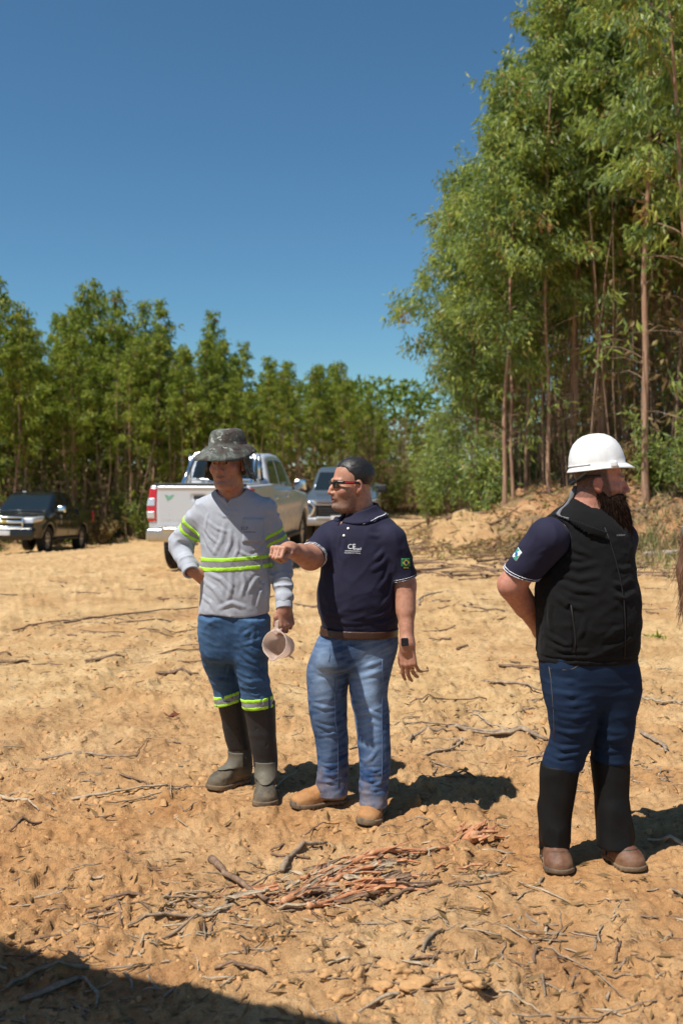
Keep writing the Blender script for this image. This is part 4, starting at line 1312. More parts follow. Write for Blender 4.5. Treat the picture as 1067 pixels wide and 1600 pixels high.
    pr.part('body', body, (-.42, 4.20, .55), (.50, 5.15, 1.80), .0045, M_SKIN, color=skin_color((.46, .225, .145), (.50, .19, .13), H, extra))
    M_NAVY = knit('navy_pique', (.0150, .0145, .036), .82, .10, 900, .35, 9)
    sh = pr.part('shirt', shirt, (-.35, 4.40, .86), (.46, 5.12, 1.60), .005, M_NAVY)
    # ribbed collar with white lines, placket, buttons
    cax = nb + A3(0, 0, .020); q0 = A3(fwd[1], -fwd[0], 0)
    def col_f(P, g=0.0, lo_=-.034, hi_=.030):
        Q = P - cax; t = Q @ ax_n; R_ = Q - np.outer(t, ax_n)
        f = R_ @ fwd; lat = R_ @ q0
        tt = t + .22 * np.maximum(f, 0)                                  # the collar dips to the front
        base = smin(shirt0(P), rcone(P, nb - ax_n * .02, nt_, .074, .070), .03)
        d = shell(base, .011 + .006 * sstep(.01, -.03, tt) + g, np.maximum(lo_ - tt, tt - hi_), .012)
        d = np.maximum(d, vlen(R_) - .135)
        gap = np.abs(lat) - .008 - .30 * np.maximum(hi_ - tt, 0)
        return smax(d, -np.maximum(gap, -f), .003)
    co = pr.part('collar', col_f, cax - A3(.17, .17, .10), cax + A3(.17, .17, .10), .004, M_NAVY, sh)
    for a in (-.028, -.019):
        pr.part('collar_line', lambda P, a=a: col_f(P, .0020, a - .0020, a + .0020), cax - A3(.17, .17, .10), cax + A3(.17, .17, .10), .003, M_WHITE, co)
    for hm, hh, tl in ((hemR, h1, h1), (hemL, h2, unit(h2 + A3(-.1, 0, .12)))):
        for a in (.003, .012):
            pr.part('sleeve_line', lambda P, a=a, hm=hm, tl=tl: np.where(vlen(P - hm) < .13, shell(np.minimum(*sleeves(P)), .0028, np.abs((P - hm) @ tl + a + .001) - .0016), .05), hm - .12, hm + .12, .0032, M_WHITE, sh)
    M_BTN = simple('white_button', (.78, .78, .76), .35)
    for u, v in ((544, 826), (537.5, 837)):
        p, g = surf_px(shirt, u, v, 4.45)
        V, F = tube_np([p - g * .001, p + g * .004], .0062, 12)
        pr.mesh('button', V, F, M_BTN, sh)
    # chest emblem and arm flag
    p, g = surf_px(shirt, 551, 857, 4.4)
    xd = unit(np.cross(A3(0, 0, 1), g) * 1.0); xd = xd if xd[0] > 0 else -xd
    axis = -g * -1
    M_EMB = simple('white_thread', (.72, .72, .74), .7)
    E = lambda du, dv: p + xd * du + A3(0, 0, dv) + g * .01
    lay_text(pr, 'emblem_letters', 'CF', .034, E(-.006, .008), xd + A3(0, 0, .05), g, M_EMB, shirt, g, sh)
    lay_text(pr, 'emblem_letters', 'Brasil', .018, E(.022, -.001), xd, g, M_EMB, shirt, g, sh)
    lay_text(pr, 'emblem_letters', 'MADEIRAS DO BRASIL', .0080, E(.0, -.022), xd, g, M_EMB, shirt, g, sh)
    slab_patch(pr, 'emblem_bar', E(.0, -.0125), xd, g, .075, .0022, M_EMB, shirt, g, .001, 8, 1, .001, sh)
    p, g = surf_px(lambda P: sleeves(P)[1], 634, 879, 4.4)
    xd = unit(np.cross(A3(0, 0, 1), g)); xd = xd if xd[0] > 0 else -xd
    M_FG = simple('flag_green', (.015, .14, .045), .7); M_FY = simple('flag_yellow', (.65, .50, .03), .7); M_FB = simple('flag_blue', (.012, .025, .16), .7)
    fl = slab_patch(pr, 'flag_patch', p + g * .01, xd, g, .046, .040, M_FG, shirt, g, .001, 6, 6, .0015, sh)
    def disc(name, pts, m, off):
        V = np.array([p + xd * a + A3(0, 0, b) + g * .01 for a, b in pts], np.float32)
        for _ in range(8): V = V - g * ((shirt(V) - off) * .9)[:, None]
        c = V.mean(0); n = len(V)
        V = np.concatenate([V, c[None]])
        F = np.array([(i, (i + 1) % n, n) for i in range(n)])
        me = mesh_np(name, V - pr.base, F, False); return link(name, me, m, fl)
    disc('flag_diamond', [(-.019, 0), (0, -.016), (.019, 0), (0, .016)], M_FY, .0032)
    disc('flag_disc', [(.0085 * math.cos(t), .0085 * math.sin(t)) for t in np.arange(12) * math.pi / 6], M_FB, .0042)
    lay_text(pr, 'flag_letters', 'BRASIL', .009, p + g * .02 + A3(0, 0, -.0245), xd, g, M_FY, shirt, g, sh, .002)
    # hair
    def hair(P):
        p = H.loc(P); ax = np.abs(p[:, 0]); f = -p[:, 1]; z = p[:, 2]
        rec = np.interp(z, [-.11, -.10, -.035, -.03, .044, .085, .11, .14], [-.06, -.062, -.034, .006, .014, .050, .096, .13])
        rec = rec + .018 * np.exp(-((ax / .028) ** 2)) * (z > .06)
        earhole = ellipsoid(np.stack([ax, p[:, 1], z], 1), (.080, .010, -.012), (.03, .024, .040))
        n = fbm(np.stack([p[:, 0] * 3, p[:, 1] * .6, p[:, 2] * .9], 1), 70, 3, 12) * .0022
        d = H.skull(p) - .0038 + .0022 * sstep(.02, .09, f) - n
        d = smax(d, (f - rec) * .8 - n * 2, .008)
        d = smax(d, -earhole, .004)
        return smax(d, -.105 - z, .006) * H.k
    c = H.c
    m, nt, bs = mat('combed_dark_hair')
    tc = nt.nodes.new('ShaderNodeTexCoord'); mp = nd(nt, 'ShaderNodeMapping'); mp.inputs['Scale'].default_value = (.16, 1, .55); nt.links.new(tc.outputs['Object'], mp.inputs['Vector'])
    n = noise_tex(nt, 190, 4, .7, mp.outputs[0]); nt.links.new(ramp(nt, n, [(.35, (.008, .007, .006)), (.60, (.020, .017, .015)), (.78, (.060, .052, .046))]), bs.inputs['Base Color'])
    bs.inputs['Roughness'].default_value = .42; bump(nt, bs, n, .55, .004)
    ho = pr.part('hair', hair, c - .17, c + .19, .004, m)
    strands(pr, ho, hair, 3000, lambda q: H.R @ A3(0, .8, -.55), (.010, .022), M_HAIRS, 6, .0006, .22, .08)
    # sunglasses
    def g_lens(P, s_, t=.003):
        p = H.loc(P)
        q = np.stack([p[:, 0] - s_ * .034, p[:, 1] + .100 - 6.0 * (np.abs(p[:, 0]) - .015).clip(0) ** 2, p[:, 2] - .002], 1)
        return smax(smax(np.abs(q[:, 1]) - t, np.abs(q[:, 0]) - .028, .008), np.abs(q[:, 2]) - .020, .012) * H.k
    def frame(P):
        p = H.loc(P); ax = np.stack([np.abs(p[:, 0]), p[:, 1], p[:, 2]], 1)
        d = rcone(ax, (.0, -.103, .012), (.055, -.092, .018), .0045, .0055)
        d = np.minimum(d, chain(ax, [(.058, -.092, .016), (.0745, -.070, .014), (.0835, .004, .010), (.0825, .024, -.004)], [.0052, .0050, .0042, .0030], .003, (0, 0, 1), 1.6))
        return d * H.k
    sg = pr.part('sunglasses', frame, c - .15, c + .15, .0032, M_BLACK)
    for s_ in (-1, 1): pr.part('lens', lambda P: g_lens(P, s_), c - .15, c + .15, .0034, M_LENS, sg)
    M_RED = simple('red_plastic', (.35, .015, .02), .4)
    for s_ in (-1, 1): pr.part('temple_stripe', lambda P: (lambda p: rcone(p, (s_ * .0795, -.058, .0135), (s_ * .0862, -.018, .0125), .0036, .0036) * H.k)(H.loc(P)), c - .15, c + .15, .003, M_RED, sg)
    # jeans
    CJ = fold_lines(D, [
        ([(510, 1018), (530, 1024), (546, 1034)], .008, .009), ([(505, 1034), (525, 1038), (545, 1044)], .007, .009), ([(594, 1016), (572, 1026), (552, 1036)], .008, .009),
        ([(602, 1030), (580, 1038), (556, 1046)], .008, .009), ([(604, 1046), (585, 1052), (562, 1058)], .006, .010), ([(495, 1050), (515, 1054), (538, 1062)], .006, .010),
        ([(540, 1060), (532, 1085), (520, 1105)], .006, .010), ([(548, 1062), (556, 1085), (566, 1100)], .006, .010), ([(486, 1098), (505, 1106), (530, 1104)], .007, .010),
        ([(556, 1118), (575, 1112), (600, 1122)], .009, .009), ([(558, 1132), (580, 1128), (606, 1138)], .009, .009), ([(560, 1150), (578, 1160), (604, 1156)], .006, .010),
        ([(492, 1130), (512, 1138), (538, 1132)], .007, .009), ([(496, 1150), (520, 1146), (542, 1156)], .007, .009), ([(498, 1190), (515, 1198), (538, 1192)], .008, .008),
        ([(498, 1206), (518, 1212), (540, 1205)], .009, .008), ([(497, 1220), (515, 1222), (540, 1226)], .009, .007), ([(562, 1196), (585, 1204), (607, 1196)], .008, .008),
        ([(563, 1214), (580, 1220), (605, 1212)], .010, .008), ([(564, 1232), (585, 1234), (604, 1230)], .009, .007), ([(590, 1170), (580, 1185), (566, 1192)], .006, .009),
        ([(553, 1000), (554, 1015), (550, 1030)], .006, .007)], lambda P: np.minimum(loft(P, legR), loft(P, legL)))
    def jfold(P):
        z = P[:, 2]
        j = folds(P, np.diag([1, 1, .7]) @ roty(.7), 9, 71, 3) * .007
        j = j + folds(P, np.diag([.6, .6, 2.0]) @ roty(.25), 12, 75, 3) * .0095 * np.maximum(sstep(.34, .12, z), .7 * np.exp(-(((z - .55) / .10) ** 2)))
        return j * .5 + creases(P, CJ)
    def legs(P):
        j = jfold(P)
        r = loft(P, legR, 2.1, cap=.006) - j; l = loft(P, legL, 2.1, cap=.006) - j
        h = loft(P, hips, 2.25, cap=.04) - j * .6
        return smin(smin(r, l, .012), h, .03)
    zR, zL = px(520, 1241, D + .10)[2], px(583, 1257, D - .09)[2]
    mid = px(549, 1200, D)[0]; wz = px(560, 979, D)[2]
    def jeans(P):
        z0 = np.where(P[:, 0] < mid, zR, zL)
        d = smax(legs(P), z0 - P[:, 2], .004)
        d = smax(d, P[:, 2] - wz, .004)
        for T, zz in ((legR, zR), (legL, zL)):
            d = smax(d, -np.maximum(loft(P, T, 2.1) + .008, P[:, 2] - zz - .03), .002)
        return d
    M_JB = denim('faded_blue_denim', (.012, .042, .125), (.36, .50, .70), .30)
    def fade(V):
        x, z = V[:, 0], V[:, 2]
        f = .09 + .05 * vnoise(V, 9, 81)
        for cu, cv, ru, rv, a in ((505, 1055, 17, 55, .55), (577, 1065, 18, 62, .60), (580, 1140, 14, 30, .20), (512, 1150, 14, 40, .15), (600, 1010, 12, 14, .18)):
            c = px(cu, cv, D); f = f + a * np.exp(-(((x - c[0]) / (ru / 320)) ** 2) - (((z - c[2]) / (rv / 320)) ** 2))
        f = f + .20 * np.clip(folds(V, np.diag([.6, .6, 2.0]) @ roty(.25), 20, 83, 2), -.3, .6)
        f = f + .14 * (np.abs(z - np.where(x < mid, zR, zL)) < .012)
        return f
    jn = pr.part('jeans', jeans, (-.26, 4.55, .03), (.40, 5.18, 1.0), .005, M_JB, fade=fade)
    M_STITCH = simple('denim_stitching', (.10, .15, .26), .8)
    def seam(pts, r=.0016):
        Q = [surf_px(jeans, u, v, 4.4)[0] - A3(0, .0008, 0) for u, v in pts]
        V, F = tube_np(Q, r, 5); return V, F
    L_ = [seam([(523 + i * (526 - 523) / 10 + (3 if i > 4 else 0), 1060 + i * 17) for i in range(11)]),
          seam([(597 + .6 * math.sin(i), 1030 + i * 18) for i in range(12)]),
          seam([(552, 992), (556, 1000), (566, 1003), (580, 1002), (596, 999)]), seam([(513, 1002), (515, 1012), (516, 1022), (514, 1034)])]
    V, F = join_np(L_); pr.mesh('seam_stitching', V, F, M_STITCH, jn)['kind'] = 'stuff'
    # belt with buckle
    M_BELT = leather('brown_belt', (.050, .020, .011), (.08, .04, .025), .12, .42)
    zb = px(560, 985, D)[2]
    def belt(P): return smax(np.abs(loft(P, hips, 2.25, cap=.001, z0=.5, z1=1.4) - .010) - .006, np.abs(P[:, 2] - zb + .02 * (P[:, 0] - .05)) - .019, .003)
    bl = pr.part('belt', belt, (-.16, 4.62, zb - .05), (.34, 5.1, zb + .05), .0045, M_BELT)
    p, g = surf_px(belt, 527, 985, 4.4)
    M_STEEL = simple('brushed_steel', (.45, .43, .40), .35, 1.0)
    V, F = tube_np([p + g * .003 + A3(math.cos(t) * .022 * 1, 0, math.sin(t) * .022) - g * 0 for t in np.linspace(0, 2 * math.pi, 13)], .0032, 6, False)
    pr.mesh('buckle', V, F, M_STEEL, bl)
    # watch and ring
    M_STRAP = simple('black_rubber_strap', (.014, .014, .014), .5)
    wv = unit(S2[2] - S2[1]); wc = S2[2] - wv * .004
    def strap(P):
        Q = P - wc; t = Q @ wv; r = vlen(Q - np.outer(t, wv))
        return smax(np.abs(r - .0345) - .003, np.abs(t) - .011, .002)
    wt = pr.part('watch', strap, wc - .06, wc + .06, .0032, M_STRAP)
    fdir = unit(A3(-.35, -.93, 0)); fdir = unit(fdir - wv * float(fdir @ wv)); lat = np.cross(wv, fdir)
    Rw = np.stack([lat, wv, fdir], 1)
    pr.part('watch_case', lambda P: rbox(P, wc + fdir * .038, (.0175, .0195, .0065), .005, Rw), wc - .07, wc + .07, .003, M_GLASSY, wt)
    fr = [f for f in H2.fing if f[0] == 2][0]
    a, b = fr[1], fr[2]; u_ = unit(b - a); m_ = a + (b - a) * .55
    def ring(P):
        Q = P - m_; t = Q @ u_; r = vlen(Q - np.outer(t, u_)); return smax(np.abs(r - .0108) - .0018, np.abs(t) - .003, .001)
    pr.part('ring', ring, m_ - .02, m_ + .02, .0016, M_RING)
    # suede boots
    M_SUEDE = leather('tan_suede', (.36, .165, .055), (.42, .26, .13), .35, .85)
    feet = [Shoe((px(543, 1255, 5.00)[0], 5.00, 0), (px(455, 1255, 4.90)[0], 4.90, 0), .108, .085, px(524, 1232, 4.97), .030),
            Shoe((px(592, 1260, 4.90)[0], 4.90, 0), (px(572, 1290, 4.64)[0], 4.645, 0), .112, .085, px(585, 1245, 4.80), .030)]
    for sf in feet:
        mn = np.minimum(sf.o, sf.o + sf.R[:, 0] * sf.L) - .10; mx = np.maximum(sf.o, sf.o + sf.R[:, 0] * sf.L) + .10
        bo = pr.part('boot', lambda P: sf.upper(P) - .0018 * fbm(P, 40, 2, 3) - .003 * folds(P, np.diag([1, 1, 1.]), 30, 4) * (P[:, 2] > .05), (mn[0], mn[1], 0), (mx[0], mx[1], .2), .0042, M_SUEDE)
        pr.part('sole', sf.solef, (mn[0], mn[1], -.01), (mx[0], mx[1], .06), .004, M_SOLE, bo)
        pr.part('toe_guard', lambda P: (lambda p: np.maximum(smax(sf.outline(p, .004), p[:, 2] - .045 - .0, .01), np.maximum(sf.L - .032 + np.abs(p[:, 1]) * .5 - p[:, 0], .012 - p[:, 2])))(sf.loc(P)), (mn[0], mn[1], 0), (mx[0], mx[1], .08), .004, M_SOLE, bo)
    return pr, H
make_navy_man()
# ------------------------------------------------------------------ bearded man in the black vest and white helmet
def make_bearded_man():
    D = 4.27
    pr = Person((px(915, 1345, D)[0], 4.24, 0.0), 'bearded man in black fleece vest and white hard hat, hands behind his back')
    H = Head(px(937, 752, 4.25), math.radians(-77), math.radians(2), 0, .99, .008)
    yawb = math.radians(-50)
    fwd = A3(-math.sin(yawb), -math.cos(yawb), 0); lft = A3(math.cos(yawb), -math.sin(yawb), 0)
    torso = tab(D, [(776, 896, 936, .055), (788, 884, 944, .075), (798, 868, 956, .098), (810, 852, 972, .120), (825, 843, 984, .140), (850, 842, 988, .155), (880, 840, 990, .165),
                    (905, 838, 993, .175), (935, 837, 998, .185), (970, 838, 999, .185), (1000, 838, 997, .175), (1022, 839, 994, .165), (1034, 841, 991, .155)])
    S1 = [px(856, 842, 4.17), px(799, 914, 4.24), px(846, 986, 4.46)]
    S2 = [px(968, 842, 4.42), px(958, 915, 4.52), px(900, 985, 4.55)]
    H1 = Hand(S1[2], A3(.75, .25, -.55), A3(-.35, .85, .1), 1, [(.3, .5, .3)] * 4, [(.055, .044, -.012), (.085, .052, -.020), (.110, .050, -.026)], 1.06, .06)
    H2 = Hand(S2[2], A3(-.75, .35, -.55), A3(.35, .85, .1), -1, [(.3, .5, .3)] * 4, [(.055, .044, -.012), (.085, .052, -.020), (.110, .050, -.026)], 1.06, .06)
    nb, nt_ = px(921, 800, 4.27), px(928, 752, 4.26)
    ax_n = unit(nt_ - nb)
    torso_d = lambda P: loft(P, torso, 2.2)
    CR = fold_lines(D, [
        ([(872, 895), (905, 905), (940, 900)], .008, .011), ([(868, 908), (900, 922), (935, 925)], .009, .011), ([(876, 880), (905, 886), (935, 880)], .006, .011),
        ([(862, 925), (885, 945), (915, 952)], .007, .012), ([(985, 905), (970, 915), (955, 912)], .009, .010), ([(992, 925), (975, 935), (958, 930)], .008, .010),
        ([(985, 885), (972, 890), (960, 886)], .007, .010), ([(848, 985), (870, 1000), (890, 1012)], .008, .010), ([(848, 1003), (880, 1016), (920, 1018)], .009, .009),
        ([(992, 990), (970, 1008), (940, 1016)], .007, .010), ([(850, 1022), (885, 1027), (930, 1026)], .007, .007), ([(860, 940), (857, 965), (862, 990)], .006, .010),
        ([(895, 850), (905, 862), (925, 868)], .005, .012), ([(880, 860), (895, 872), (918, 876)], .006, .011), ([(945, 1000), (960, 985), (985, 978)], .005, .011),
        ([(900, 1000), (910, 985), (912, 965)], .005, .010)], torso_d)
    def wr(P):
        return folds(P, np.diag([1, 1, 1.4]) @ roty(.4), 9, 103, 2.5) * .0045 * sstep(1.5, 1.35, P[:, 2]) + folds(P, np.diag([1, 1, 1.2]) @ roty(-.5), 20, 105, 2) * .0025 + creases(P, CR)
    h1 = unit(S1[1] - S1[0]); hem1 = px(813, 896, 4.225)
    h2 = unit(S2[1] - S2[0]); hem2 = S2[0] + h2 * .19
    CS = [([px(850, 905, 4.12), px(866, 880, 4.08), px(876, 855, 4.06)], .007, .009), ([px(840, 900, 4.12), px(858, 870, 4.08), px(868, 845, 4.06)], .006, .009), ([px(806, 882, 4.14), px(830, 870, 4.1), px(856, 858, 4.08)], .005, .009)]
    def sleeves(P):
        w = folds(P, np.diag([1, 1, .7]), 12, 111, 2.5) * .004 + creases(P, CS)
        tl = unit(h1 + A3(.30, 0, -.05))
        r = smax(rcone(P, S1[0], S1[1] + h1 * .05, .090, .064) - w, (P - hem1) @ tl, .004)
        l = smax(rcone(P, S2[0], S2[1], .080, .060), (P - hem2) @ h2, .004)
        return np.minimum(r, l)
    hem = px(915, 1031, D)[2]
    def neckhole(P):
        d = rcone(P, nb + A3(0, 0, -.015), nt_, .072, .082)
        Q = P - nb; f = Q @ fwd; lat = Q @ lft; dz = Q[:, 2] + .09
        v = np.maximum(np.abs(lat) - np.maximum(dz, 0) * .35, -dz)
        return np.minimum(d, np.maximum(v, .02 - f))
    zl = [(px(u, v, D - .3)) for u, v in ((944, 822), (953, 845), (962, 875), (970, 905), (975, 935), (977, 965), (977, 1000), (976, 1030))]
    zl = [surf_px(torso_d, u, v, D - .4)[0] for u, v in ((944, 824), (953, 848), (962, 878), (969, 908), (974, 938), (976, 968), (976, 1000), (975, 1029))]
    pk = [surf_px(torso_d, u, v, D - .4)[0] for u, v in ((889, 945), (892, 965), (895, 985), (896, 1003), (895, 1018))]
    def vest0(P): return torso_d(P) - wr(P)
    def vest(P):
        d = smax(vest0(P), -neckhole(P), .004)
        d = smax(d, hem - P[:, 2], .006)
        band_ = sstep(.020, .024, P[:, 2] - hem) * sstep(.034, .028, P[:, 2] - hem)
        d = d + .004 * band_
        d = smax(d, -(np.maximum(sleeves(P), -9) - .004), .006)                       # arm holes
        d = smax(d, -(chain(P, zl, [.004] * len(zl), .002)), .003)
        d = smax(d, -(chain(P, pk, [.005] * len(pk), .002)), .003)
        return smax(d, -np.maximum(torso_d(P) + .014, P[:, 2] - hem - .05), .004)
    def core(P): return torso_d(P) + .017 + .05 * sstep(1.44, 1.34, P[:, 2])
    def body(P):
        d = smin(H.sdf(P), rcone(P, nb, nt_, .074, .068), .025)
        d = smin(d, core(P), .03)
        for S_, Hd in ((S1, H1), (S2, H2)):
            a = chain(P, [S_[0], S_[1], S_[2], Hd.W + Hd.d * .03], [.066, .055, .036, .031], .03)
            a = smin(a, rcone(P, S_[1] + (S_[2] - S_[1]) * .08, S_[1] + (S_[2] - S_[1]) * .45, .053, .050), .02)
            d = smin(d, smin(a, Hd.sdf(P), .012), .02)
        return d
    def extra(V, p, ax, C, blend):
        f = -p[:, 1]; z = p[:, 2]
        n = .5 + .5 * vnoise(V, 330, 4)
        m = sstep(.034, .022, f + .25 * (z - .03)) * sstep(-.092, -.072, z) * (ax[:, 0] < .079)
        ear = ellipsoid(ax, (.083, .010, -.010), (.02, .021, .036)) < 0
        m = m * (~ear) * (V[:, 2] > px(0, 777, 4.25)[2])
        blend(np.clip(m * (.55 + .6 * n) * (.55 + .45 * sstep(-.09, .0, z)), 0, .93), (.028, .018, .013))
        s2 = sstep(-.02, -.045, z) * sstep(-.01, .012, f) * (z > -.13)
        blend(.5 * s2 * (.4 + .6 * n), (.085, .035, .018))
        brow = np.exp(-(((z - .0235) / .0052) ** 4)) * (ax[:, 0] > .012) * (ax[:, 0] < .050) * (p[:, 1] < -.07)
        blend(.85 * brow, (.035, .02, .013))
        return C
    pr.part('body', body, (.45, 3.85, .72), (1.36, 4.95, 1.82), .0045, M_SKIN, color=skin_color((.50, .225, .155), (.52, .17, .125), H, extra))
    M_NAVY = bpy.data.materials['navy_pique']
    sh = pr.part('shirt', lambda P: np.minimum(smax(sleeves(P), -np.maximum(rcone(P, hem1 - h1 * .04, hem1 + h1 * .10, .060, .058), -((P - hem1) @ h1) - .03), .003), np.maximum(torso_d(P) + .014, np.abs(P[:, 2] - 1.32) - .12)), (.45, 3.95, .98), (1.36, 4.75, 1.60), .005, M_NAVY)
    tl = unit(h1 + A3(.30, 0, -.05))
    for a in (.003, .013):
        pr.part('sleeve_line', lambda P, a=a: shell(sleeves(P), .0028, np.abs((P - hem1) @ tl + a + .001) - .0018), hem1 - .12, hem1 + .12, .0034, M_WHITE, sh)
    M_FLEECE = knit('black_fleece', (.0050, .0050, .0056), .95, .16, 420, .7, 10)
    ve = pr.part('vest', vest, (.72, 3.9, .84), (1.34, 4.65, 1.62), .005, M_FLEECE)
    M_ZIP = simple('black_zip', (.009, .009, .010), .7)
    V, F = tube_np([q + A3(0, -.001, 0) for q in zl], .0024, 6); zp = pr.mesh('zip', V, F, M_ZIP, ve)
    V, F = tube_np([pk[i] + A3(.006, -.004, 0) for i in range(len(pk))], .0030, 6); pr.mesh('pocket_zip', V, F, M_ZIP, ve)
    M_GREYT = simple('grey_collar_trim', (.155, .155, .165), .8)
    # stand-up collar, opened wide, with its grey edge
    def col_f(P, trim=False):
        Q = P - nb; t = Q @ ax_n; R_ = Q - np.outer(t, ax_n); f = R_ @ fwd; lat = R_ @ lft
        k = np.arccos(np.clip(-f / (vlen(R_) + 1e-6), -1, 1)) / math.pi          # 0 at the nape, 1 at the throat
        top = .098 - .125 * sstep(.12, .42, k) - .035 * sstep(.45, .9, k)
        base = smin(vest0(P), rcone(P, nb - ax_n * .03, nt_, .078, .070), .035)
        o_ = .009 + .020 * sstep(.25, .5, k)
        d = shell(base, o_ + (.004 if trim else 0), np.abs(t - top + .004) - .0085 if trim else np.maximum(t - top, top - .085 - t), .016 if not trim else .018)
        d = np.maximum(d, np.maximum(k - .80, vlen(R_) - .17))
        return d
    co = pr.part('collar', col_f, nb - A3(.2, .2, .17), nb + A3(.2, .2, .16), .0045, M_FLEECE, ve)
    pr.part('collar_trim', lambda P: np.maximum(col_f(P, True), np.maximum((P - nb) @ lft - .02, (P - nb) @ fwd + .012)), nb - A3(.2, .2, .17), nb + A3(.2, .2, .16), .004, M_GREYT, co)
    q, g = surf_px(torso_d, 969, 836, D - .4)
    lay_text(pr, 'vest_print', 'outdoor', .014, q + g * .01, unit(np.cross(A3(0, 0, 1), g)), g, simple('grey_print', (.25, .25, .26), .7), vest, g, ve, .0015)
    # shirt collar seen inside the vest
    # arm flag: green and white with a blue disc
    q, g = surf_px(sleeves, 807, 866, 3.9)
    xd = unit(np.cross(A3(0, 0, 1), g)); xd = xd if xd[0] > 0 else -xd
    yd = unit(np.cross(g, xd))
    cx, sx = math.cos(-.5), math.sin(-.5)
    xr = unit(xd * cx - yd * sx * -1)
    M_PW = simple('patch_white', (.72, .76, .76), .7); M_PG = simple('patch_green', (.03, .26, .17), .7); M_PB = simple('patch_blue', (.03, .10, .30), .7)
    fp = slab_patch(pr, 'arm_patch', q + g * .01, xr, g, .040, .046, M_PW, sleeves, g, .001, 6, 6, .0015, sh)
    yr = unit(np.cross(g, xr))
    def poly(name, pts, m, off):
        V = np.array([q + xr * a + yr * b + g * .01 for a, b in pts], np.float32)
        for _ in range(8): V = V - g * ((sleeves(V) - off) * .9)[:, None]
        n = len(V); c = V.mean(0); c = c - g * float(sleeves(c[None])[0] - off)
        me = mesh_np(name, np.concatenate([V, c[None]]) - pr.base, np.array([(i, (i + 1) % n, n) for i in range(n)]), False)
        return link(name, me, m, fp)
    poly('patch_corner', [(-.018, .022), (-.018, -.004), (-.008, .004), (.006, .022)], M_PG, .0034)
    poly('patch_corner', [(.018, -.022), (.018, .004), (.008, -.004), (-.006, -.022)], M_PG, .0034)
    poly('patch_disc', [(.0095 * math.cos(t), .0095 * math.sin(t)) for t in np.arange(12) * math.pi / 6], M_PB, .0040)
    # beard: a full volume with loose strands
    bp = [(.010, -.020), (.024, -.044), (.050, -.052), (.080, -.048), (.100, -.052), (.108, -.062), (.104, -.070), (.112, -.085), (.124, -.120), (.138, -.165), (.140, -.205), (.128, -.232), (.100, -.236),
          (.066, -.212), (.038, -.180), (.012, -.135), (-.012, -.098), (-.024, -.066), (-.016, -.034)]
    def beard0(P):
        p = H.loc(P); f = -p[:, 1]; z = p[:, 2]
        d = poly2(f, z, bp)
        w = _cr([-.26, -.20, -.14, -.10, -.05, 0], [.026, .046, .060, .068, .074, .0745], z) - .10 * np.maximum(f - .06, 0) * (z > -.09)
        d = smax(d, np.abs(p[:, 0]) - w, .03)
        mouth = ellipsoid(p, (0, -.108, -.068), (.024, .022, .0075))
        return smax(d, -mouth, .004) * H.k
    def beard(P):
        p = H.loc(P)
        q_ = np.stack([p[:, 0] * 1.6, p[:, 1] * 1.6, p[:, 2] * .45], 1)
        return near(P, H.c + A3(.07, 0, -.13), .19, lambda Q: beard0(Q)) - .004 * fbm(q_, 75, 3, 21) - .004 * folds(q_, np.eye(3), 30, 23, 2)
    m, nt, bs = mat('auburn_beard')
    at = nd(nt, 'ShaderNodeTexCoord'); mp = nd(nt, 'ShaderNodeMapping'); mp.inputs['Scale'].default_value = (1, 1, .12)
    nt.links.new(at.outputs['Object'], mp.inputs['Vector'])
    n = noise_tex(nt, 160, 4, .7, mp.outputs[0])
    c = ramp(nt, n, [(0.35, (.007, .004, .003)), (0.6, (.022, .009, .005)), (0.8, (.085, .030, .012))])
    nt.links.new(c, bs.inputs['Base Color']); bs.inputs['Roughness'].default_value = .75; bs.inputs['Specular IOR Level'].default_value = .12
    bump(nt, bs, n, .8, .004)
    M_BEARD = m
    c0 = H.c + A3(.05, 0, -.12)
    bd = pr.part('beard', beard, c0 - A3(.12, .14, .19), c0 + A3(.13, .14, .15), .004, M_BEARD)
    dn = H.R @ A3(0, -.28, -1)
    strands(pr, bd, beard0, 3200, lambda q: dn, (.016, .046), M_BEARD, 4, .0010, .5, .22, lambda Q: H.loc(Q)[:, 2] < -.035, dn * .5)
    # hard hat: shell with ridge, brim with a front peak, accessory slots, harness at the nape
    m, nt, bs = mat('white_hard_plastic')
    nt.links.new(ramp(nt, noise_tex(nt, 25, 5, .7), [(0.35, (.70, .70, .68)), (0.6, (.80, .80, .79))]), bs.inputs['Base Color'])
    bs.inputs['Roughness'].default_value = .32
    bump(nt, bs, noise_tex(nt, 30, 3, .5), .05, .004)
    M_HELM = m
    NT = 72; th = np.arange(NT) * 2 * math.pi / NT; sn, cs = np.sin(th), np.cos(th); frn = -sn
    V = []
    prof = [(0.0, 1.0), (.18, .992), (.38, .955), (.58, .86), (.75, .72), (.87, .54), (.95, .34), (.99, .15), (1.0, 0.0)]
    for q, z in prof:
        zz = .034 + .132 * z
        x = .104 * q * cs; y = .006 + .119 * q * sn
        ridge = .006 * np.exp(-((x / .022) ** 2)) * sstep(.0, .5, z)
        front = -.012 * np.maximum(frn, 0) ** 2 * (1 - (q - .6) ** 2) * z
        V.append(np.stack([x, y, zz + ridge + front * 0 + 0 * th], 1))
    for k, (o_, dz) in enumerate(((.004, -.004), (.010, -.010), (.016, -.016))):
        pk_ = np.maximum(frn, 0) ** 3
        t = (k + 1) / 3
        x = (.104 + o_) * cs; y = .006 + (.119 + o_ * .7) * sn - pk_ * .026 * t
        V.append(np.stack([x, y,   .034 + dz - pk_ * .012 * t + .006 * np.maximum(-frn, 0) * 0], 1))
    nr = len(V); V = np.concatenate(V)
    Rp = Matrix.Rotation(math.radians(-9), 3, 'X'); V = V @ np.array(Rp.to_3x3(), np.float32).T
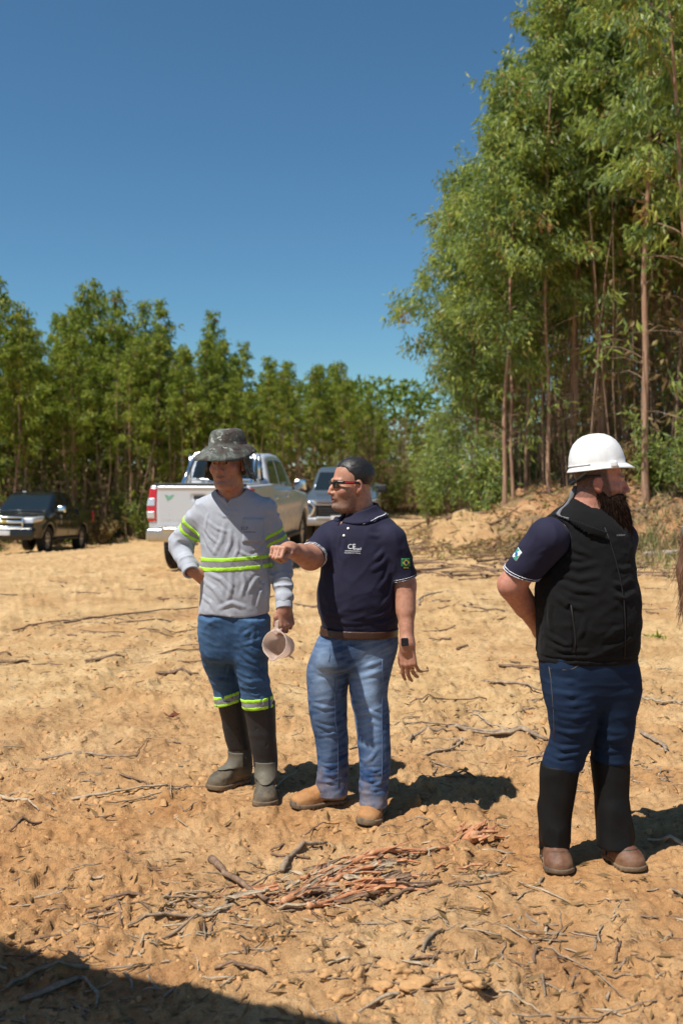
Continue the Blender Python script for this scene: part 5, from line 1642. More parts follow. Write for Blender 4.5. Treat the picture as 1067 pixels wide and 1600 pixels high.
    V[:, 2] += .034; V[:, 1] += .004
    W_ = lambda v: np.array([H.world(x) for x in v], np.float32)
    F = np.array([(i * NT + j, i * NT + (j + 1) % NT, (i + 1) * NT + (j + 1) % NT, (i + 1) * NT + j) for i in range(nr - 1) for j in range(NT)])[:, ::-1]
    hh = pr.mesh('hard_hat', W_(V), F, M_HELM)
    so = hh.modifiers.new('thickness', 'SOLIDIFY'); so.thickness = .003; so.offset = 0
    for s_ in (-1, 1):
        def slot(P, s_=s_):
            p = H.loc(P)
            return rbox(p, (s_ * .096, -.050, .076), (.014, .0155, .014), .006, np.array(Rp.to_3x3(), np.float32)) * H.k
        pr.part('accessory_slot', slot, H.c - .2, H.c + .2, .0034, M_HELM, hh)
    for q, z, kk in ((1.012, .040, 0),):
        pts = [tuple(np.array(Rp.to_3x3()) @ np.array((.106 * math.cos(a), .006 + .121 * math.sin(a), .044)) + np.array((0, .004, .034))) for a in np.linspace(.25, math.pi - .25, 20)]
        V, Fq = tube_np(W_(pts), .0025, 6); pr.mesh('brim_rib', V, Fq, M_HELM, hh)
    M_HARN = simple('black_harness', (.014, .014, .014), .6)
    M_HARNG = simple('grey_harness', (.14, .15, .13), .7)
    pts = [(.078 * math.cos(a) * 1.03, .022 + .102 * math.sin(a), .022 - .040 * max(0, math.sin(a)) ** 2) for a in np.linspace(-.2, math.pi + .2, 24)]
    V, Fq = tube_np(W_(pts), .0065, 6); ha = pr.mesh('harness_band', V, Fq, M_HARN, hh)
    for s_ in (-1, 1):
        pts = [(s_ * .074, .050, .050), (s_ * .068, .078, .022), (s_ * .052, .102, -.004)]
        V, Fq = tube_np(W_(pts), [.007, .007, .005], 6); pr.mesh('harness_strap', V, Fq, M_HARNG, hh)
    # jeans
    legR = tab(D, [(1020, 845, 925, .135, .0), (1050, 846, 925, .132, -.01), (1080, 849, 930, .122, -.03), (1112, 855, 932, .110, -.04), (1140, 859, 930, .098, -.04), (1165, 856, 922, .090, -.03), (1184, 848, 914, .086, -.03), (1198, 848, 910, .082, -.03), (1215, 852, 900, .06, -.03)])
    legL = tab(D, [(1020, 905, 990, .135, .02), (1050, 908, 996, .132, .02), (1080, 915, 999, .122, .01), (1112, 920, 992, .110, .0), (1140, 924, 989, .098, .0), (1170, 924, 984, .088, .01), (1190, 924, 982, .082, .01), (1215, 930, 978, .06, .01)])
    hips = tab(D, [(1010, 845, 988, .155), (1030, 845, 989, .155), (1050, 847, 994, .15), (1075, 851, 996, .135), (1105, 860, 990, .11)])
    CJ = fold_lines(D, [
        ([(862, 1062), (890, 1066), (925, 1060)], .006, .010), ([(864, 1080), (892, 1086), (925, 1080)], .007, .010), ([(866, 1100), (895, 1102), (922, 1098)], .006, .010), ([(870, 1118), (898, 1122), (925, 1116)], .006, .010),
        ([(868, 1140), (890, 1146), (915, 1142)], .008, .010), ([(858, 1160), (880, 1170), (908, 1166)], .011, .009), ([(852, 1174), (875, 1184), (905, 1178)], .010, .008), ([(980, 1065), (958, 1076), (935, 1090)], .006, .010),
        ([(932, 1150), (955, 1156), (980, 1150)], .007, .010), ([(928, 1168), (950, 1174), (978, 1170)], .009, .009)], lambda P: np.minimum(loft(P, legR), loft(P, legL)))
    def legs(P):
        j = folds(P, np.diag([.7, .7, 1.8]), 11, 121, 2.5) * .004 + creases(P, CJ)
        r = loft(P, legR, 2.15, cap=.008) - j; l = loft(P, legL, 2.15, cap=.008) - j
        return smin(smin(r, l, .012), loft(P, hips, 2.25, cap=.05) - j * .5, .03)
    M_JC = denim('dark_indigo_denim', (.004, .011, .030), (.015, .037, .085), .5)
    jn = pr.part('jeans', lambda P: smax(legs(P), np.where(P[:, 0] < px(916, 1190, D)[0], px(0, 1197, D)[2], px(0, 1190, D)[2]) - P[:, 2], .006), (.74, 3.95, .38), (1.34, 4.62, .96), .005, M_JC,
                 fade=lambda V: .34 + .14 * vnoise(V, 8, 131) + .22 * np.clip(folds(V, np.diag([.6, .6, 2.0]), 18, 133, 2), -.3, .6))
    M_ST2 = simple('tan_stitching', (.13, .10, .075), .8)
    L_ = []
    for pts in ([(857, 1042), (860, 1060), (862, 1085), (864, 1110), (865, 1140), (866, 1160)], [(859, 1044), (880, 1047), (895, 1045), (906, 1038)]):
        L_.append(tube_np([surf_px(jn_f, u, v, D - .5)[0] if False else surf_px(legs, u, v, D - .5)[0] for u, v in pts], .0014, 5))
    V, F = join_np(L_); pr.mesh('seam_stitching', V, F, M_ST2, jn)['kind'] = 'stuff'
    # black leather gaiters with flared instep flaps over brown boots
    M_GAIT = simple('black_leather', (.008, .0080, .0082), .62, 0, .18, .25, 12, .25, 220, .002)
    M_BOOTC = leather('brown_leather', (.12, .047, .025), (.32, .19, .10), .5, .62)
    gR = tab(D, [(1192, 844, 905, .082, -.03), (1225, 843, 900, .078, -.03), (1253, 843, 895, .074, -.03), (1285, 843, 890, .070, -.03), (1305, 845, 888, .070, -.03), (1330, 848, 890, .072, -.04)])
    gL = tab(D, [(1184, 922, 982, .080, .01), (1225, 926, 982, .076, .0), (1253, 929, 981, .072, -.01), (1290, 931, 981, .070, -.02), (1312, 932, 984, .072, -.03), (1330, 934, 988, .074, -.04)])
    feet = [Shoe((px(856, 1330, 4.33)[0], 4.33, 0), (px(878, 1362, 4.10)[0], 4.09, 0), .112, .095, px(862, 1318, 4.26), .026),
            Shoe((px(945, 1335, 4.34)[0], 4.33, 0), (px(1000, 1362, 4.12)[0], 4.12, 0), .112, .095, px(957, 1318, 4.25), .026)]
    for T, sf, fu in ((gR, feet[0], (874, 1318)), (gL, feet[1], (968, 1318))):
        zlo = px(0, 1318, D)[2]
        fc = px(fu[0], fu[1], 4.14)
        def gait(P, T=T, sf=sf, fc=fc, zlo=zlo):
            w = folds(P, np.diag([.6, .6, .8]), 8, 141) * .004
            d = loft(P, T, 2.15, cap=.006) - w
            p = sf.loc(P)
            d = smax(d, zlo - P[:, 2], .01)
            up = sf.upper(P)
            cone = smax(np.abs(up - .012) - .005, np.maximum(np.abs(p[:, 1]) - .058 + .0 * p[:, 0], np.maximum(p[:, 2] - .17, sf.L * .30 - p[:, 0])), .006)
            cone = smax(cone, p[:, 0] - sf.L * .56 + np.abs(p[:, 1]) * .9, .006)
            fl_ = np.maximum(rcone(p, (sf.a[0] + .005, sf.a[1], .23), (sf.L * .60, 0, .080), .058, .056), np.maximum(.098 + .35 * (np.abs(p[:, 1]) - .03) - p[:, 2], p[:, 0] - sf.L * .72 + np.abs(p[:, 1]) * .6))
            return smin(smin(d, cone, .022), fl_, .03)
        mn = np.minimum(sf.o, sf.o + sf.R[:, 0] * sf.L) - .12; mx = np.maximum(sf.o, sf.o + sf.R[:, 0] * sf.L) + .12
        ga = pr.part('gaiter', gait, (mn[0], mn[1], .03), (mx[0], mx[1] + .03, .50), .005, M_GAIT)
        bo = pr.part('boot', lambda P: smin(sf.upper(P), sf.upper(P), .01) - .0012 * fbm(P, 50, 2, 3), (mn[0], mn[1], 0), (mx[0], mx[1], .2), .0045, M_BOOTC)
        pr.part('sole', sf.solef, (mn[0], mn[1], -.01), (mx[0], mx[1], .06), .0045, M_SOLE, bo)
        # stitched toe seam
        pts = []
        for a in np.linspace(-1, 1, 15):
            q_ = sf.o + sf.R @ A3(sf.L * (.80 - .10 * a * a), a * .042, .15)
            pts.append(surf_point(sf.upper, q_, A3(0, 0, -1))[0])
        V, F = tube_np(pts, .0038, 5); pr.mesh('toe_seam', V, F, M_SOLE, bo)
    return pr, H
make_bearded_man()
# ------------------------------------------------------------------ woman at the edge of the picture: long brown hair, patterned cap, dark clothes
def make_woman():
    D = 4.62; U = 1131
    pr = Person((px(U, 1285, D)[0], D, 0.0), 'woman with long brown hair and a patterned cap in dark clothes at the right edge')
    hc = A3(px(1104, 850, D)[0], D, px(1104, 850, D)[2])
    H = Head(hc, math.radians(-95), math.radians(14), 0, .95)
    X = float(px(U, 1000, D)[0]); 
    sh = hc[2] - .26
    torso = [(sh - .62, X + .02, D, .155, .115), (sh - .42, X + .02, D, .135, .105), (sh - .18, X + .02, D, .165, .115), (sh - .05, X + .01, D, .17, .10), (sh + .0, X + .0, D, .12, .08), (sh + .05, X - .03, D, .055, .055)]
    arms = []
    for sg in (-1, 1): arms.append([A3(X + .03, D + sg * .17, sh - .05), A3(X + .06, D + sg * .22, sh - .30), A3(X + .17, D + sg * .16, sh - .45)])
    hands = [Hand(a[2], A3(.8, -sg * .2, -.5), A3(.3, sg * .8, .3), sg, [(.4, .5, .3)] * 4, [(.055, .044, -.012), (.085, .052, -.020), (.110, .050, -.026)], .9, .05) for a, sg in zip(arms, (-1, 1))]
    nb = A3(X - .03, D, sh + .0)
    def body(P):
        d = smin(H.sdf(P), rcone(P, nb, hc + A3(.0, 0, -.06), .052, .048), .02)
        d = smin(d, loft(P, torso) + .016, .03)
        for a, h in zip(arms, hands): d = smin(d, smin(chain(P, [a[0], a[1], a[2], h.W + h.d * .03], [.042, .036, .025, .024]), h.sdf(P), .01), .02)
        return d
    pr.part('body', body, (X - .4, D - .45, sh - .75), (X + .55, D + .45, hc[2] + .18), .007, M_SKIN, color=skin_color((.45, .23, .16), (.48, .19, .14), H))
    M_TOP = knit('black_top', (.014, .014, .016), .9)
    def top(P):
        d = loft(P, torso, 2.2) - .004 * folds(P, np.eye(3), 10, 201)
        for a in arms:
            u_ = unit(a[1] - a[0]); d = smin(d, smax(rcone(P, a[0], a[1], .055, .048), (P - a[1]) @ u_, .004), .02)
        return smax(d, -rcone(P, nb, hc, .058, .06), .004)
    pr.part('shirt', top, (X - .3, D - .35, sh - .70), (X + .3, D + .35, sh + .08), .008, M_TOP)
    zt = sh - .60
    def legs(P):
        d = None
        for sg in (-1, 1):
            l = chain(P, [A3(X + .01, D + sg * .085, zt), A3(X - .01, D + sg * .10, zt * .52), A3(X + .03, D + sg * .11, .10)], [.105, .068, .052], .02)
            d = l if d is None else smin(d, l, .02)
        return smax(smin(d, loft(P, [(zt - .12, X + .01, D, .15, .13), (zt + .02, X + .02, D, .155, .12), (zt + .06, X + .02, D, .14, .11)]), .04), .07 - P[:, 2], .004) - .004 * folds(P, np.diag([1, 1, 2.]), 9, 203)
    pr.part('trousers', legs, (X - .3, D - .35, .03), (X + .3, D + .35, zt + .12), .008, knit('black_trousers', (.012, .012, .014), .85))
    for sg in (-1, 1):
        sf = Shoe((X - .05, D + sg * .11, 0), (X + .19, D + sg * .12, 0), .095, .075, (X + .03, D + sg * .11, .12), .025)
        bo = pr.part('boot', sf.upper, (X - .12, D + sg * .11 - .1, 0), (X + .26, D + sg * .11 + .1, .2), .007, M_BLACKR)
        pr.part('sole', sf.solef, (X - .12, D + sg * .11 - .1, -.01), (X + .26, D + sg * .11 + .1, .06), .006, M_SOLE, bo)
    m, nt, bs = mat('brown_hair')
    tc = nt.nodes.new('ShaderNodeTexCoord'); mp = nd(nt, 'ShaderNodeMapping'); mp.inputs['Scale'].default_value = (1, 1, .08); nt.links.new(tc.outputs['Object'], mp.inputs['Vector'])
    n = noise_tex(nt, 120, 4, .7, mp.outputs[0]); nt.links.new(ramp(nt, n, [(.3, (.07, .030, .016)), (.55, (.19, .090, .048)), (.75, (.36, .19, .11))]), bs.inputs['Base Color']); bs.inputs['Roughness'].default_value = .4
    bump(nt, bs, n, .7, .004)
    def hair(P):
        p = H.loc(P)
        d = smax(H.skull(p) - .012, -(p[:, 1] + .02 + .5 * np.minimum(p[:, 2], 0)), .01) * H.k
        f = chain(P, [hc + A3(-.075, 0, .0), hc + A3(-.095, 0, -.14), hc + A3(-.085, 0, -.30), hc + A3(-.07, 0, -.36)], [.070, .062, .048, .012], .02, (1, 0, 0), .62)
        q = np.stack([P[:, 0], P[:, 1], P[:, 2] * .12], 1)
        return smin(d, f, .02) - .006 * folds(q, np.eye(3), 45, 205, 2)
    ho = pr.part('hair', hair, hc - A3(.3, .25, .42), hc + A3(.25, .25, .18), .006, m)
    strands(pr, ho, hair, 900, lambda q: A3(-.1, 0, -1), (.05, .12), m, 8, .0016, .35, .15)
    m, nt, bs = mat('patterned_cap')
    nt.links.new(ramp(nt, noise_tex(nt, 30, 3, .6, dist=1.5), [(.42, (.05, .05, .05)), (.5, (.30, .38, .36)), (.58, (.08, .08, .08)), (.66, (.45, .48, .46))]), bs.inputs['Base Color']); bs.inputs['Roughness'].default_value = .85
    def cap(P):
        p = H.loc(P)
        d = smax(H.skull(p) - .019, .035 - p[:, 2] - .15 * p[:, 1], .008)
        peak = smax(np.abs(p[:, 2] - .045 + .5 * (p[:, 0] ** 2) * 8 - .25 * (p[:, 1] + .09)) - .004, vlen(np.stack([p[:, 0] * 1.1, p[:, 1] + .10], 1)) - .085, .004)
        return smin(d, peak, .006) * H.k
    pr.part('cap', cap, hc - .25, hc + .25, .005, m)
make_woman()
# ================================================================== VEHICLES  (x forward, y left, z up)
def paint_mat(name, col, metal=.35, rough=.28, dust=(.40, .26, .14), damt=.75, dz=.95):
    m, nt, b = mat(name)
    tc = nt.nodes.new('ShaderNodeTexCoord'); sep = nt.nodes.new('ShaderNodeSeparateXYZ')
    nt.links.new(tc.outputs['Object'], sep.inputs[0])
    n = noise_tex(nt, 5, 5, .65)
    mr = nd(nt, 'ShaderNodeMapRange', i_From_Min=dz, i_From_Max=.35, i_To_Min=-.35, i_To_Max=.55); nt.links.new(sep.outputs['Z'], mr.inputs['Value'])
    ad = nd(nt, 'ShaderNodeMath', operation='ADD'); nt.links.new(n, ad.inputs[0]); nt.links.new(mr.outputs[0], ad.inputs[1])
    f = ramp(nt, ad.outputs[0], [(0.35, (.02, .02, .02)), (0.95, (damt,) * 3)])
    nt.links.new(mix(nt, f, col, dust), b.inputs['Base Color'])
    r = nd(nt, 'ShaderNodeMapRange', i_From_Min=0, i_From_Max=.8, i_To_Min=rough, i_To_Max=.8); nt.links.new(f, r.inputs['Value'])
    nt.links.new(r.outputs[0], b.inputs['Roughness'])
    b.inputs['Metallic'].default_value = metal
    b.inputs['Coat Weight'].default_value = .2; b.inputs['Coat Roughness'].default_value = .12
    return m
M_CHROME = simple('chrome', (.78, .79, .80), .12, 1.0, .5, .03)
M_TYRE = leather('dusty_tyre', (.018, .017, .016), (.26, .17, .09), .55, .85)
M_RIM = simple('alloy_rim', (.42, .41, .40), .35, .8)
M_TRIM = simple('dark_plastic_trim', (.025, .025, .026), .6)
M_RUBBER = simple('black_gap', (.006, .006, .006), .9)
m_, nt_, b_ = mat('vehicle_glass'); b_.inputs['Base Color'].default_value = (.012, .018, .020, 1); b_.inputs['Roughness'].default_value = .05; b_.inputs['Specular IOR Level'].default_value = .8
nt_.links.new(ramp(nt_, noise_tex(nt_, 2, 5, .7), [(0.4, (.04, .04, .04)), (0.75, (.22, .22, .22))]), b_.inputs['Roughness'])
M_GLASS = m_
M_RED = simple('red_lamp', (.55, .015, .015), .15, coat=.6)
M_CLEAR = simple('clear_lamp', (.60, .62, .64), .12, .3, coat=.6)
M_AMBER = simple('amber_lamp', (.6, .2, .03), .25)

class Pickup:
    def __init__(s, name, label, loc, heading, paint, trim=None, h=.016, tail=True, zs=1.0, x0=2.64, cab_dx=0.0):
        s.root = empty(name, loc, label, 'pickup truck', rz=heading)
        s.paint = paint; s.h = h; s.zs = zs
        s.AX = (1.66, -1.55); s.WR = .385
        s.lower = [(2.50, .42), (2.63, .55), (2.66, .80), (2.60, 1.00), (2.30, 1.085), (1.30, 1.17), (1.0, 1.20), (-1.0, 1.285), (-1.10, 1.33), (-2.70, 1.335), (-2.735, .95), (-2.72, .62), (-2.55, .55), (-1.0, .46), (1.0, .42)]
        s.cab = [(1.34, 1.12), (.50, 1.73), (.28, 1.80), (-.10, 1.825), (-.65, 1.81), (-.90, 1.76), (-1.08, 1.27), (-1.05, 1.1)]
    def low_d(s, P):
        x, y, z = P[:, 0], np.abs(P[:, 1]), P[:, 2]
        w = .925 - .13 * sstep(1.75, 2.68, x) ** 2 - .02 * sstep(-2.2, -2.74, x) - .055 * sstep(.95, 1.34, z) * (x > -1.1) - .02 * sstep(.95, 1.34, z) - .05 * sstep(.75, .42, z) + .02 * np.exp(-((z - 1.0) / .09) ** 2)
        for ax in s.AX:
            r = np.hypot(x - ax, z - .40)
            w = w + .035 * np.exp(-(((r - .50) / .09) ** 2)) * (z > .3)
        d = smax(poly2(x, z, s.lower), y - w, .05)
        return d
    def cab_d(s, P):
        x, y, z = P[:, 0], np.abs(P[:, 1]), P[:, 2]
        w = .855 - .30 * np.clip(z - 1.15, 0, 1) - .08 * np.clip(z - 1.6, 0, 1) - .05 * sstep(.4, 1.4, x)
        return smax(poly2(x, z, s.cab), y - w, .07)
    def body_f(s, P):
        x, y, z = P[:, 0], np.abs(P[:, 1]), P[:, 2]
        d = smin(s.low_d(P), s.cab_d(P), .025)
        d = smax(d, -rbox(P, (-1.88, 0, 1.25), (.76, .76, .42), .03), .015)         # load bed
        for ax in s.AX:
            d = smax(d, -np.maximum(np.hypot(x - ax, z - .385) - .455, .52 - y), .015)
        # door gaps
        for gx in (1.02, -.12, -1.06):
            g = np.maximum(np.abs(x - gx + .10 * np.clip(.9 - z, 0, 1) * (1 if gx < -.1 else 0)) - .006, np.maximum(.50 - z, .6 - y))
            d = np.maximum(d, -np.maximum(g, -(d + .03)))
        d = np.maximum(d, -np.maximum(np.maximum(np.abs(z - 1.085 + .0 * x) - .006, np.abs(x - 1.95) - .62), np.maximum(y - .80, -(d + .02))))
        return d
    def add(s, name, f, lo, hi, m, parent=None, h=None, sm=1, label=None):
        V, F = surface(f, np.array(lo), np.array(hi), h or s.h)
        if sm: V = smooth_verts(V, F, sm)
        V[:, 2] *= s.zs
        o = link(name, mesh_np(name, V, F), m, parent or s.root)
        if label: o['label'] = label
        return o
    def box(s, name, c, hf, r, m, parent=None, R=None, label=None):
        bm = bmesh.new(); bmesh.ops.create_cube(bm, size=1)
        for v in bm.verts: v.co = Vector((v.co.x * 2 * hf[0], v.co.y * 2 * hf[1], v.co.z * 2 * hf[2]))
        bmesh.ops.bevel(bm, geom=bm.edges[:], offset=r, segments=2, affect='EDGES', profile=.7)
        if R is not None: bmesh.ops.rotate(bm, verts=bm.verts, cent=(0, 0, 0), matrix=R)
        bmesh.ops.translate(bm, verts=bm.verts, vec=c)
        for v in bm.verts: v.co.z *= s.zs
        me = bpy.data.meshes.new(name); bm.to_mesh(me); bm.free()
        for p in me.polygons: p.use_smooth = True
        o = link(name, me, m, parent or s.root)
        if label: o['label'] = label
        return o
    def tube(s, name, pts, r, m, parent=None, n=10):
        V, F = tube_np(pts, r, n); V[:, 2] *= s.zs
        return link(name, mesh_np(name, V, F), m, parent or s.root)
    def common(s, roof_rails=False):
        h = s.h
        s.body = s.add('body', s.body_f, (-2.85, -1.05, .30), (2.85, 1.05, 1.95), s.paint)
        side = [[(.92, 1.24), (.40, 1.70), (-.14, 1.735), (-.14, 1.285)], [(-.24, 1.29), (-.24, 1.735), (-.62, 1.715), (-.80, 1.66), (-.93, 1.33)]]
        for k, pg in enumerate(side):
            for sg in (-1, 1):
                s.add('side_window', lambda P: shell(s.cab_d(P), .006, np.maximum(poly2(P[:, 0], P[:, 2], pg), .5 - P[:, 1] * sg), .03), (-1.2, min(sg * .5, sg * 1.0), 1.15), (1.2, max(sg * .5, sg * 1.0), 1.8), M_GLASS, s.body, h=.02)
        ws = [(1.45, 1.215), (1.45, 1.9), (.44, 1.9), (.44, 1.71), (1.22, 1.215)]
        s.add('windshield', lambda P: shell(s.cab_d(P), .006, np.maximum(np.maximum(poly2(P[:, 0], P[:, 2], [(1.30, 1.225), (1.9, 1.225), (1.9, 1.70), (.56, 1.70), (.52, 1.66), (1.12, 1.225)]), np.abs(P[:, 1]) - .735 + .22 * np.clip(P[:, 2] - 1.2, 0, 1)), .45 - P[:, 0]), .03), (.4, -.9, 1.15), (1.5, .9, 1.85), M_GLASS, s.body, h=.02)
        s.add('rear_window', lambda P: shell(s.cab_d(P), .006, np.maximum(np.abs(P[:, 1]) - .72 + .24 * np.clip(P[:, 2] - 1.35, 0, 1), np.maximum(P[:, 0] + .80, np.maximum(1.36 - P[:, 2], P[:, 2] - 1.755))), .03), (-1.25, -.8, 1.3), (-.75, .8, 1.8), M_GLASS, s.body, h=.02)
        for ax in s.AX:
            for sg in (-1, 1):
                s.wheel(ax, sg)
        for sg in (-1, 1):
            mo = s.box('mirror', (.86, sg * 1.02, 1.28), (.075, .12, .095), .045, s.mirror_m)
            s.box('mirror_stalk', (.86, sg * .91, 1.22), (.03, .06, .025), .012, M_TRIM, mo)
            s.box('mirror_glass', (.782, sg * 1.02, 1.28), (.004, .10, .075), .003, M_CHROME, mo)
            for gx in (.06, -.86):
                s.box('door_handle', (gx, sg * .925, 1.10), (.10, .022, .018), .012, s.handle_m)
            s.box('side_step', (.1, sg * .90, .42), (1.05, .07, .03), .02, M_TRIM)
    def wheel(s, ax, sg):
        y0 = sg * .80
        R = s.WR
        NT = 40
        prof = [(.20, .02), (.24, .085), (.30, .120), (R - .03, .125), (R, .105), (R, 0), (R, -.105), (R - .03, -.125), (.30, -.120), (.24, -.10)]
        V = []; th = np.arange(NT) * 2 * math.pi / NT
        for r, w in prof: V.append(np.stack([ax + r * np.cos(th), np.full(NT, y0 + sg * w), R + r * np.sin(th)], 1))
        n = len(prof); V = np.concatenate(V); V[:, 2] *= s.zs
        F = np.array([(i * NT + j, i * NT + (j + 1) % NT, (i + 1) * NT + (j + 1) % NT, (i + 1) * NT + j) for i in range(n - 1) for j in range(NT)])
        if sg > 0: F = F[:, ::-1]
        e = bpy.data.objects.new('wheel', mesh_np('wheel', V, F)); COL.objects.link(e); e.data.materials.append(M_TYRE); e.parent = s.root
        e.name = 'wheel'
        def rim(P):
            x, z = P[:, 0] - ax, P[:, 2] - R; r = np.hypot(x, z); t = (P[:, 1] - y0) * sg
            a = np.arctan2(z, x)
            d = smax(np.abs(t - .06) - .02, np.abs(r - .225) - .018, .01)
            sp = smax(np.abs(t - .075 + .10 * (.2 - r).clip(0)) - .018, np.maximum(np.abs(np.mod(a + math.pi / 6, math.pi / 3) - math.pi / 6) * r - .032, r - .22), .01)
            d = smin(d, sp, .012)
            d = smin(d, smax(np.abs(t - .06) - .03, r - .07, .01), .01)
            return np.minimum(d, smax(np.abs(t - .0) - .01, r - .23, .01))
        V, F = surface(rim, (ax - .27, min(y0 - .12, y0 + .12), R - .27), (ax + .27, max(y0 - .12, y0 + .12), R + .27), .02)
        V[:, 2] *= s.zs
        link('rim', mesh_np('rim', V, F), M_RIM, e)
        # tread blocks, joined
        bl = []
        for k in range(44):
            a = k * 2 * math.pi / 44
            for row in (-1, 1):
                c = np.array([ax + (R + .004) * math.cos(a + row * .03), y0 + row * .055, R + (R + .004) * math.sin(a + row * .03)])
                t = np.array([-math.sin(a), 0, math.cos(a)]); rr = np.array([math.cos(a), 0, math.sin(a)])
                q = [c + t * i * .017 + np.array([0, j * .042, 0]) + rr * kx * .008 for i in (-1, 1) for j in (-1, 1) for kx in (-1, 1)]
                bl.append((np.array(q), np.array([(0, 1, 3, 2), (4, 6, 7, 5), (0, 4, 5, 1), (2, 3, 7, 6), (1, 5, 7, 3)])))
        V, F = join_np(bl); V[:, 2] *= s.zs
        o = link('tread', mesh_np('tread', V, F, False), M_TYRE, e); o['kind'] = 'stuff'

def white_truck():
    Y = 15.3; X = (312 - U0) / FPX * Y
    paint = paint_mat('silver_white_paint', (.58, .61, .65), .25, .25, (.40, .27, .15), .62, .98)  # lower brown paints in the sand's reflection along with real dust
    hd = math.radians(90 - 8.0)
    yaw = hd
    cx, cy = X + math.cos(hd) * 2.73, Y + math.sin(hd) * 2.73
    zc = float(z_base([X], [Y + .9])[0]) - .005
    t = Pickup('pickup_truck', 'dusty silver-white pickup parked with its tailgate to the camera, chrome roll bar behind the cab', (cx, cy, zc), hd, paint, h=.020)
    t.root.scale = (1, .905, 1.05)
    t.mirror_m = M_CHROME; t.handle_m = M_CHROME
    t.common()
    # tailgate, lamps, bumper, plate, tow ball
    def tg(P):
        d = rbox(P, (-2.742, 0, 1.02), (.025, .735, .305), .02)
        d = smin(d, rbox(P, (-2.755, 0, 1.305), (.03, .735, .022), .015), .02)
        d = smax(d, -rbox(P, (-2.775, 0, 1.16), (.022, .14, .045), .02), .008)
        return smax(d, -rbox(P, (-2.775, 0, .80), (.014, .66, .012), .006), .006)
    tgo = t.add('tailgate', tg, (-2.85, -.8, .65), (-2.68, .8, 1.36), paint, h=.016)
    t.box('tailgate_handle', (-2.765, 0, 1.165), (.012, .09, .026), .008, M_TRIM, tgo)
    t.box('bed_cap', (-2.70, 0, 1.352), (.04, .80, .012), .008, M_TRIM)
    t.box('bed_cover', (-1.88, 0, 1.325), (.80, .77, .022), .015, simple('grey_bed_cover', (.20, .19, .17), .7))
    for sg in (-1, 1):
        lo, hi = (-2.80, min(sg * .72, sg * .98), .78), (-2.45, max(sg * .72, sg * .98), 1.32)
        region = lambda P, z0, z1: np.maximum(np.maximum(np.abs(P[:, 2] - (z0 + z1) / 2) - (z1 - z0) / 2, np.abs(np.abs(P[:, 1]) - .86) - .105), P[:, 0] + 2.52)
        tl = t.add('tail_light', lambda P: shell(t.low_d(P), .012, region(P, .80, 1.29), .04), lo, hi, M_RED, h=.012)
        for z0, z1 in ((1.03, 1.145), (.845, .955)):
            t.add('reversing_lamp', lambda P: shell(t.low_d(P), .020, np.maximum(region(P, z0, z1), np.maximum(np.abs(np.abs(P[:, 1]) - .855) - .075, P[:, 0] + 2.6)), .03), lo, hi, M_CLEAR, tl, h=.011)
    bp = t.add('rear_bumper', lambda P: smin(rbox(P, (-2.80, 0, .61), (.085, .90, .10), .05), rbox(P, (-2.80, 0, .70), (.095, .60, .018), .012), .02), (-3.0, -1.0, .42), (-2.6, 1.0, .80), simple('chromed_bumper', (.52, .50, .47), .28, .9), h=.014)
    pl = t.box('number_plate', (-2.895, 0.02, .60), (.006, .20, .068), .004, simple('plate_white', (.62, .63, .64), .4), bp)
    t.box('plate_strip', (-2.903, 0.02, .647), (.003, .19, .018), .002, simple('plate_blue', (.03, .10, .42), .4), pl)
    def ball(P):
        d = vlen(P - A3(-2.96, .02, .55)) - .036
        d = smin(d, rcone(P, (-2.96, .02, .50), (-2.96, .02, .55), .018, .015), .008)
        return np.minimum(d, rbox(P, (-2.90, .02, .485), (.09, .035, .014), .006))
    t.add('tow_ball', ball, (-3.05, -.08, .42), (-2.75, .12, .63), M_CHROME, bp, h=.010)
    # leafy emblem decal on the tailgate
    M_DEC = simple('green_decal', (.16, .38, .25), .5)
    for k, (pts) in enumerate(([(.60, 1.20), (.53, 1.185), (.545, 1.10), (.57, 1.14)], [(.50, 1.19), (.425, 1.20), (.47, 1.15), (.535, 1.11), (.525, 1.16)])):
        V = np.array([(-2.7715, y, z) for y, z in pts] + [(-2.769, np.mean([p[0] for p in pts]), np.mean([p[1] for p in pts]))], np.float32); V[-1, 0] = -2.7715; n = len(pts)
        V[:, 0] = -2.7695
        link('decal', mesh_np('decal', V, np.array([(i, (i + 1) % n, n) for i in range(n)])[:, ::-1], False), M_DEC, tgo)
    # roll bar and cab rear frame
    hoop = [(-1.80, .70, 1.33), (-1.42, .69, 1.60), (-1.26, .665, 1.79), (-1.22, .60, 1.855), (-1.21, .45, 1.875), (-1.21, 0, 1.88), (-1.21, -.45, 1.875), (-1.22, -.60, 1.855), (-1.26, -.665, 1.79), (-1.42, -.69, 1.60), (-1.80, -.70, 1.33)]
    hoop = [(x, y * .90, z - .05) for x, y, z in hoop]
    rb = t.tube('roll_bar', hoop, .036, M_CHROME, n=12)
    for sg in (-1, 1): t.tube('roll_bar_brace', [(-1.24, sg * .66, 1.34), (-1.22, sg * .655, 1.80)], .030, M_CHROME, rb)
    t.box('rear_cross_bar', (-1.235, 0, 1.40), (.02, .66, .018), .012, M_CHROME, rb)
    t.box('antenna', (.2, .3, 1.9), (.004, .004, .11), .001, M_TRIM)
    return t

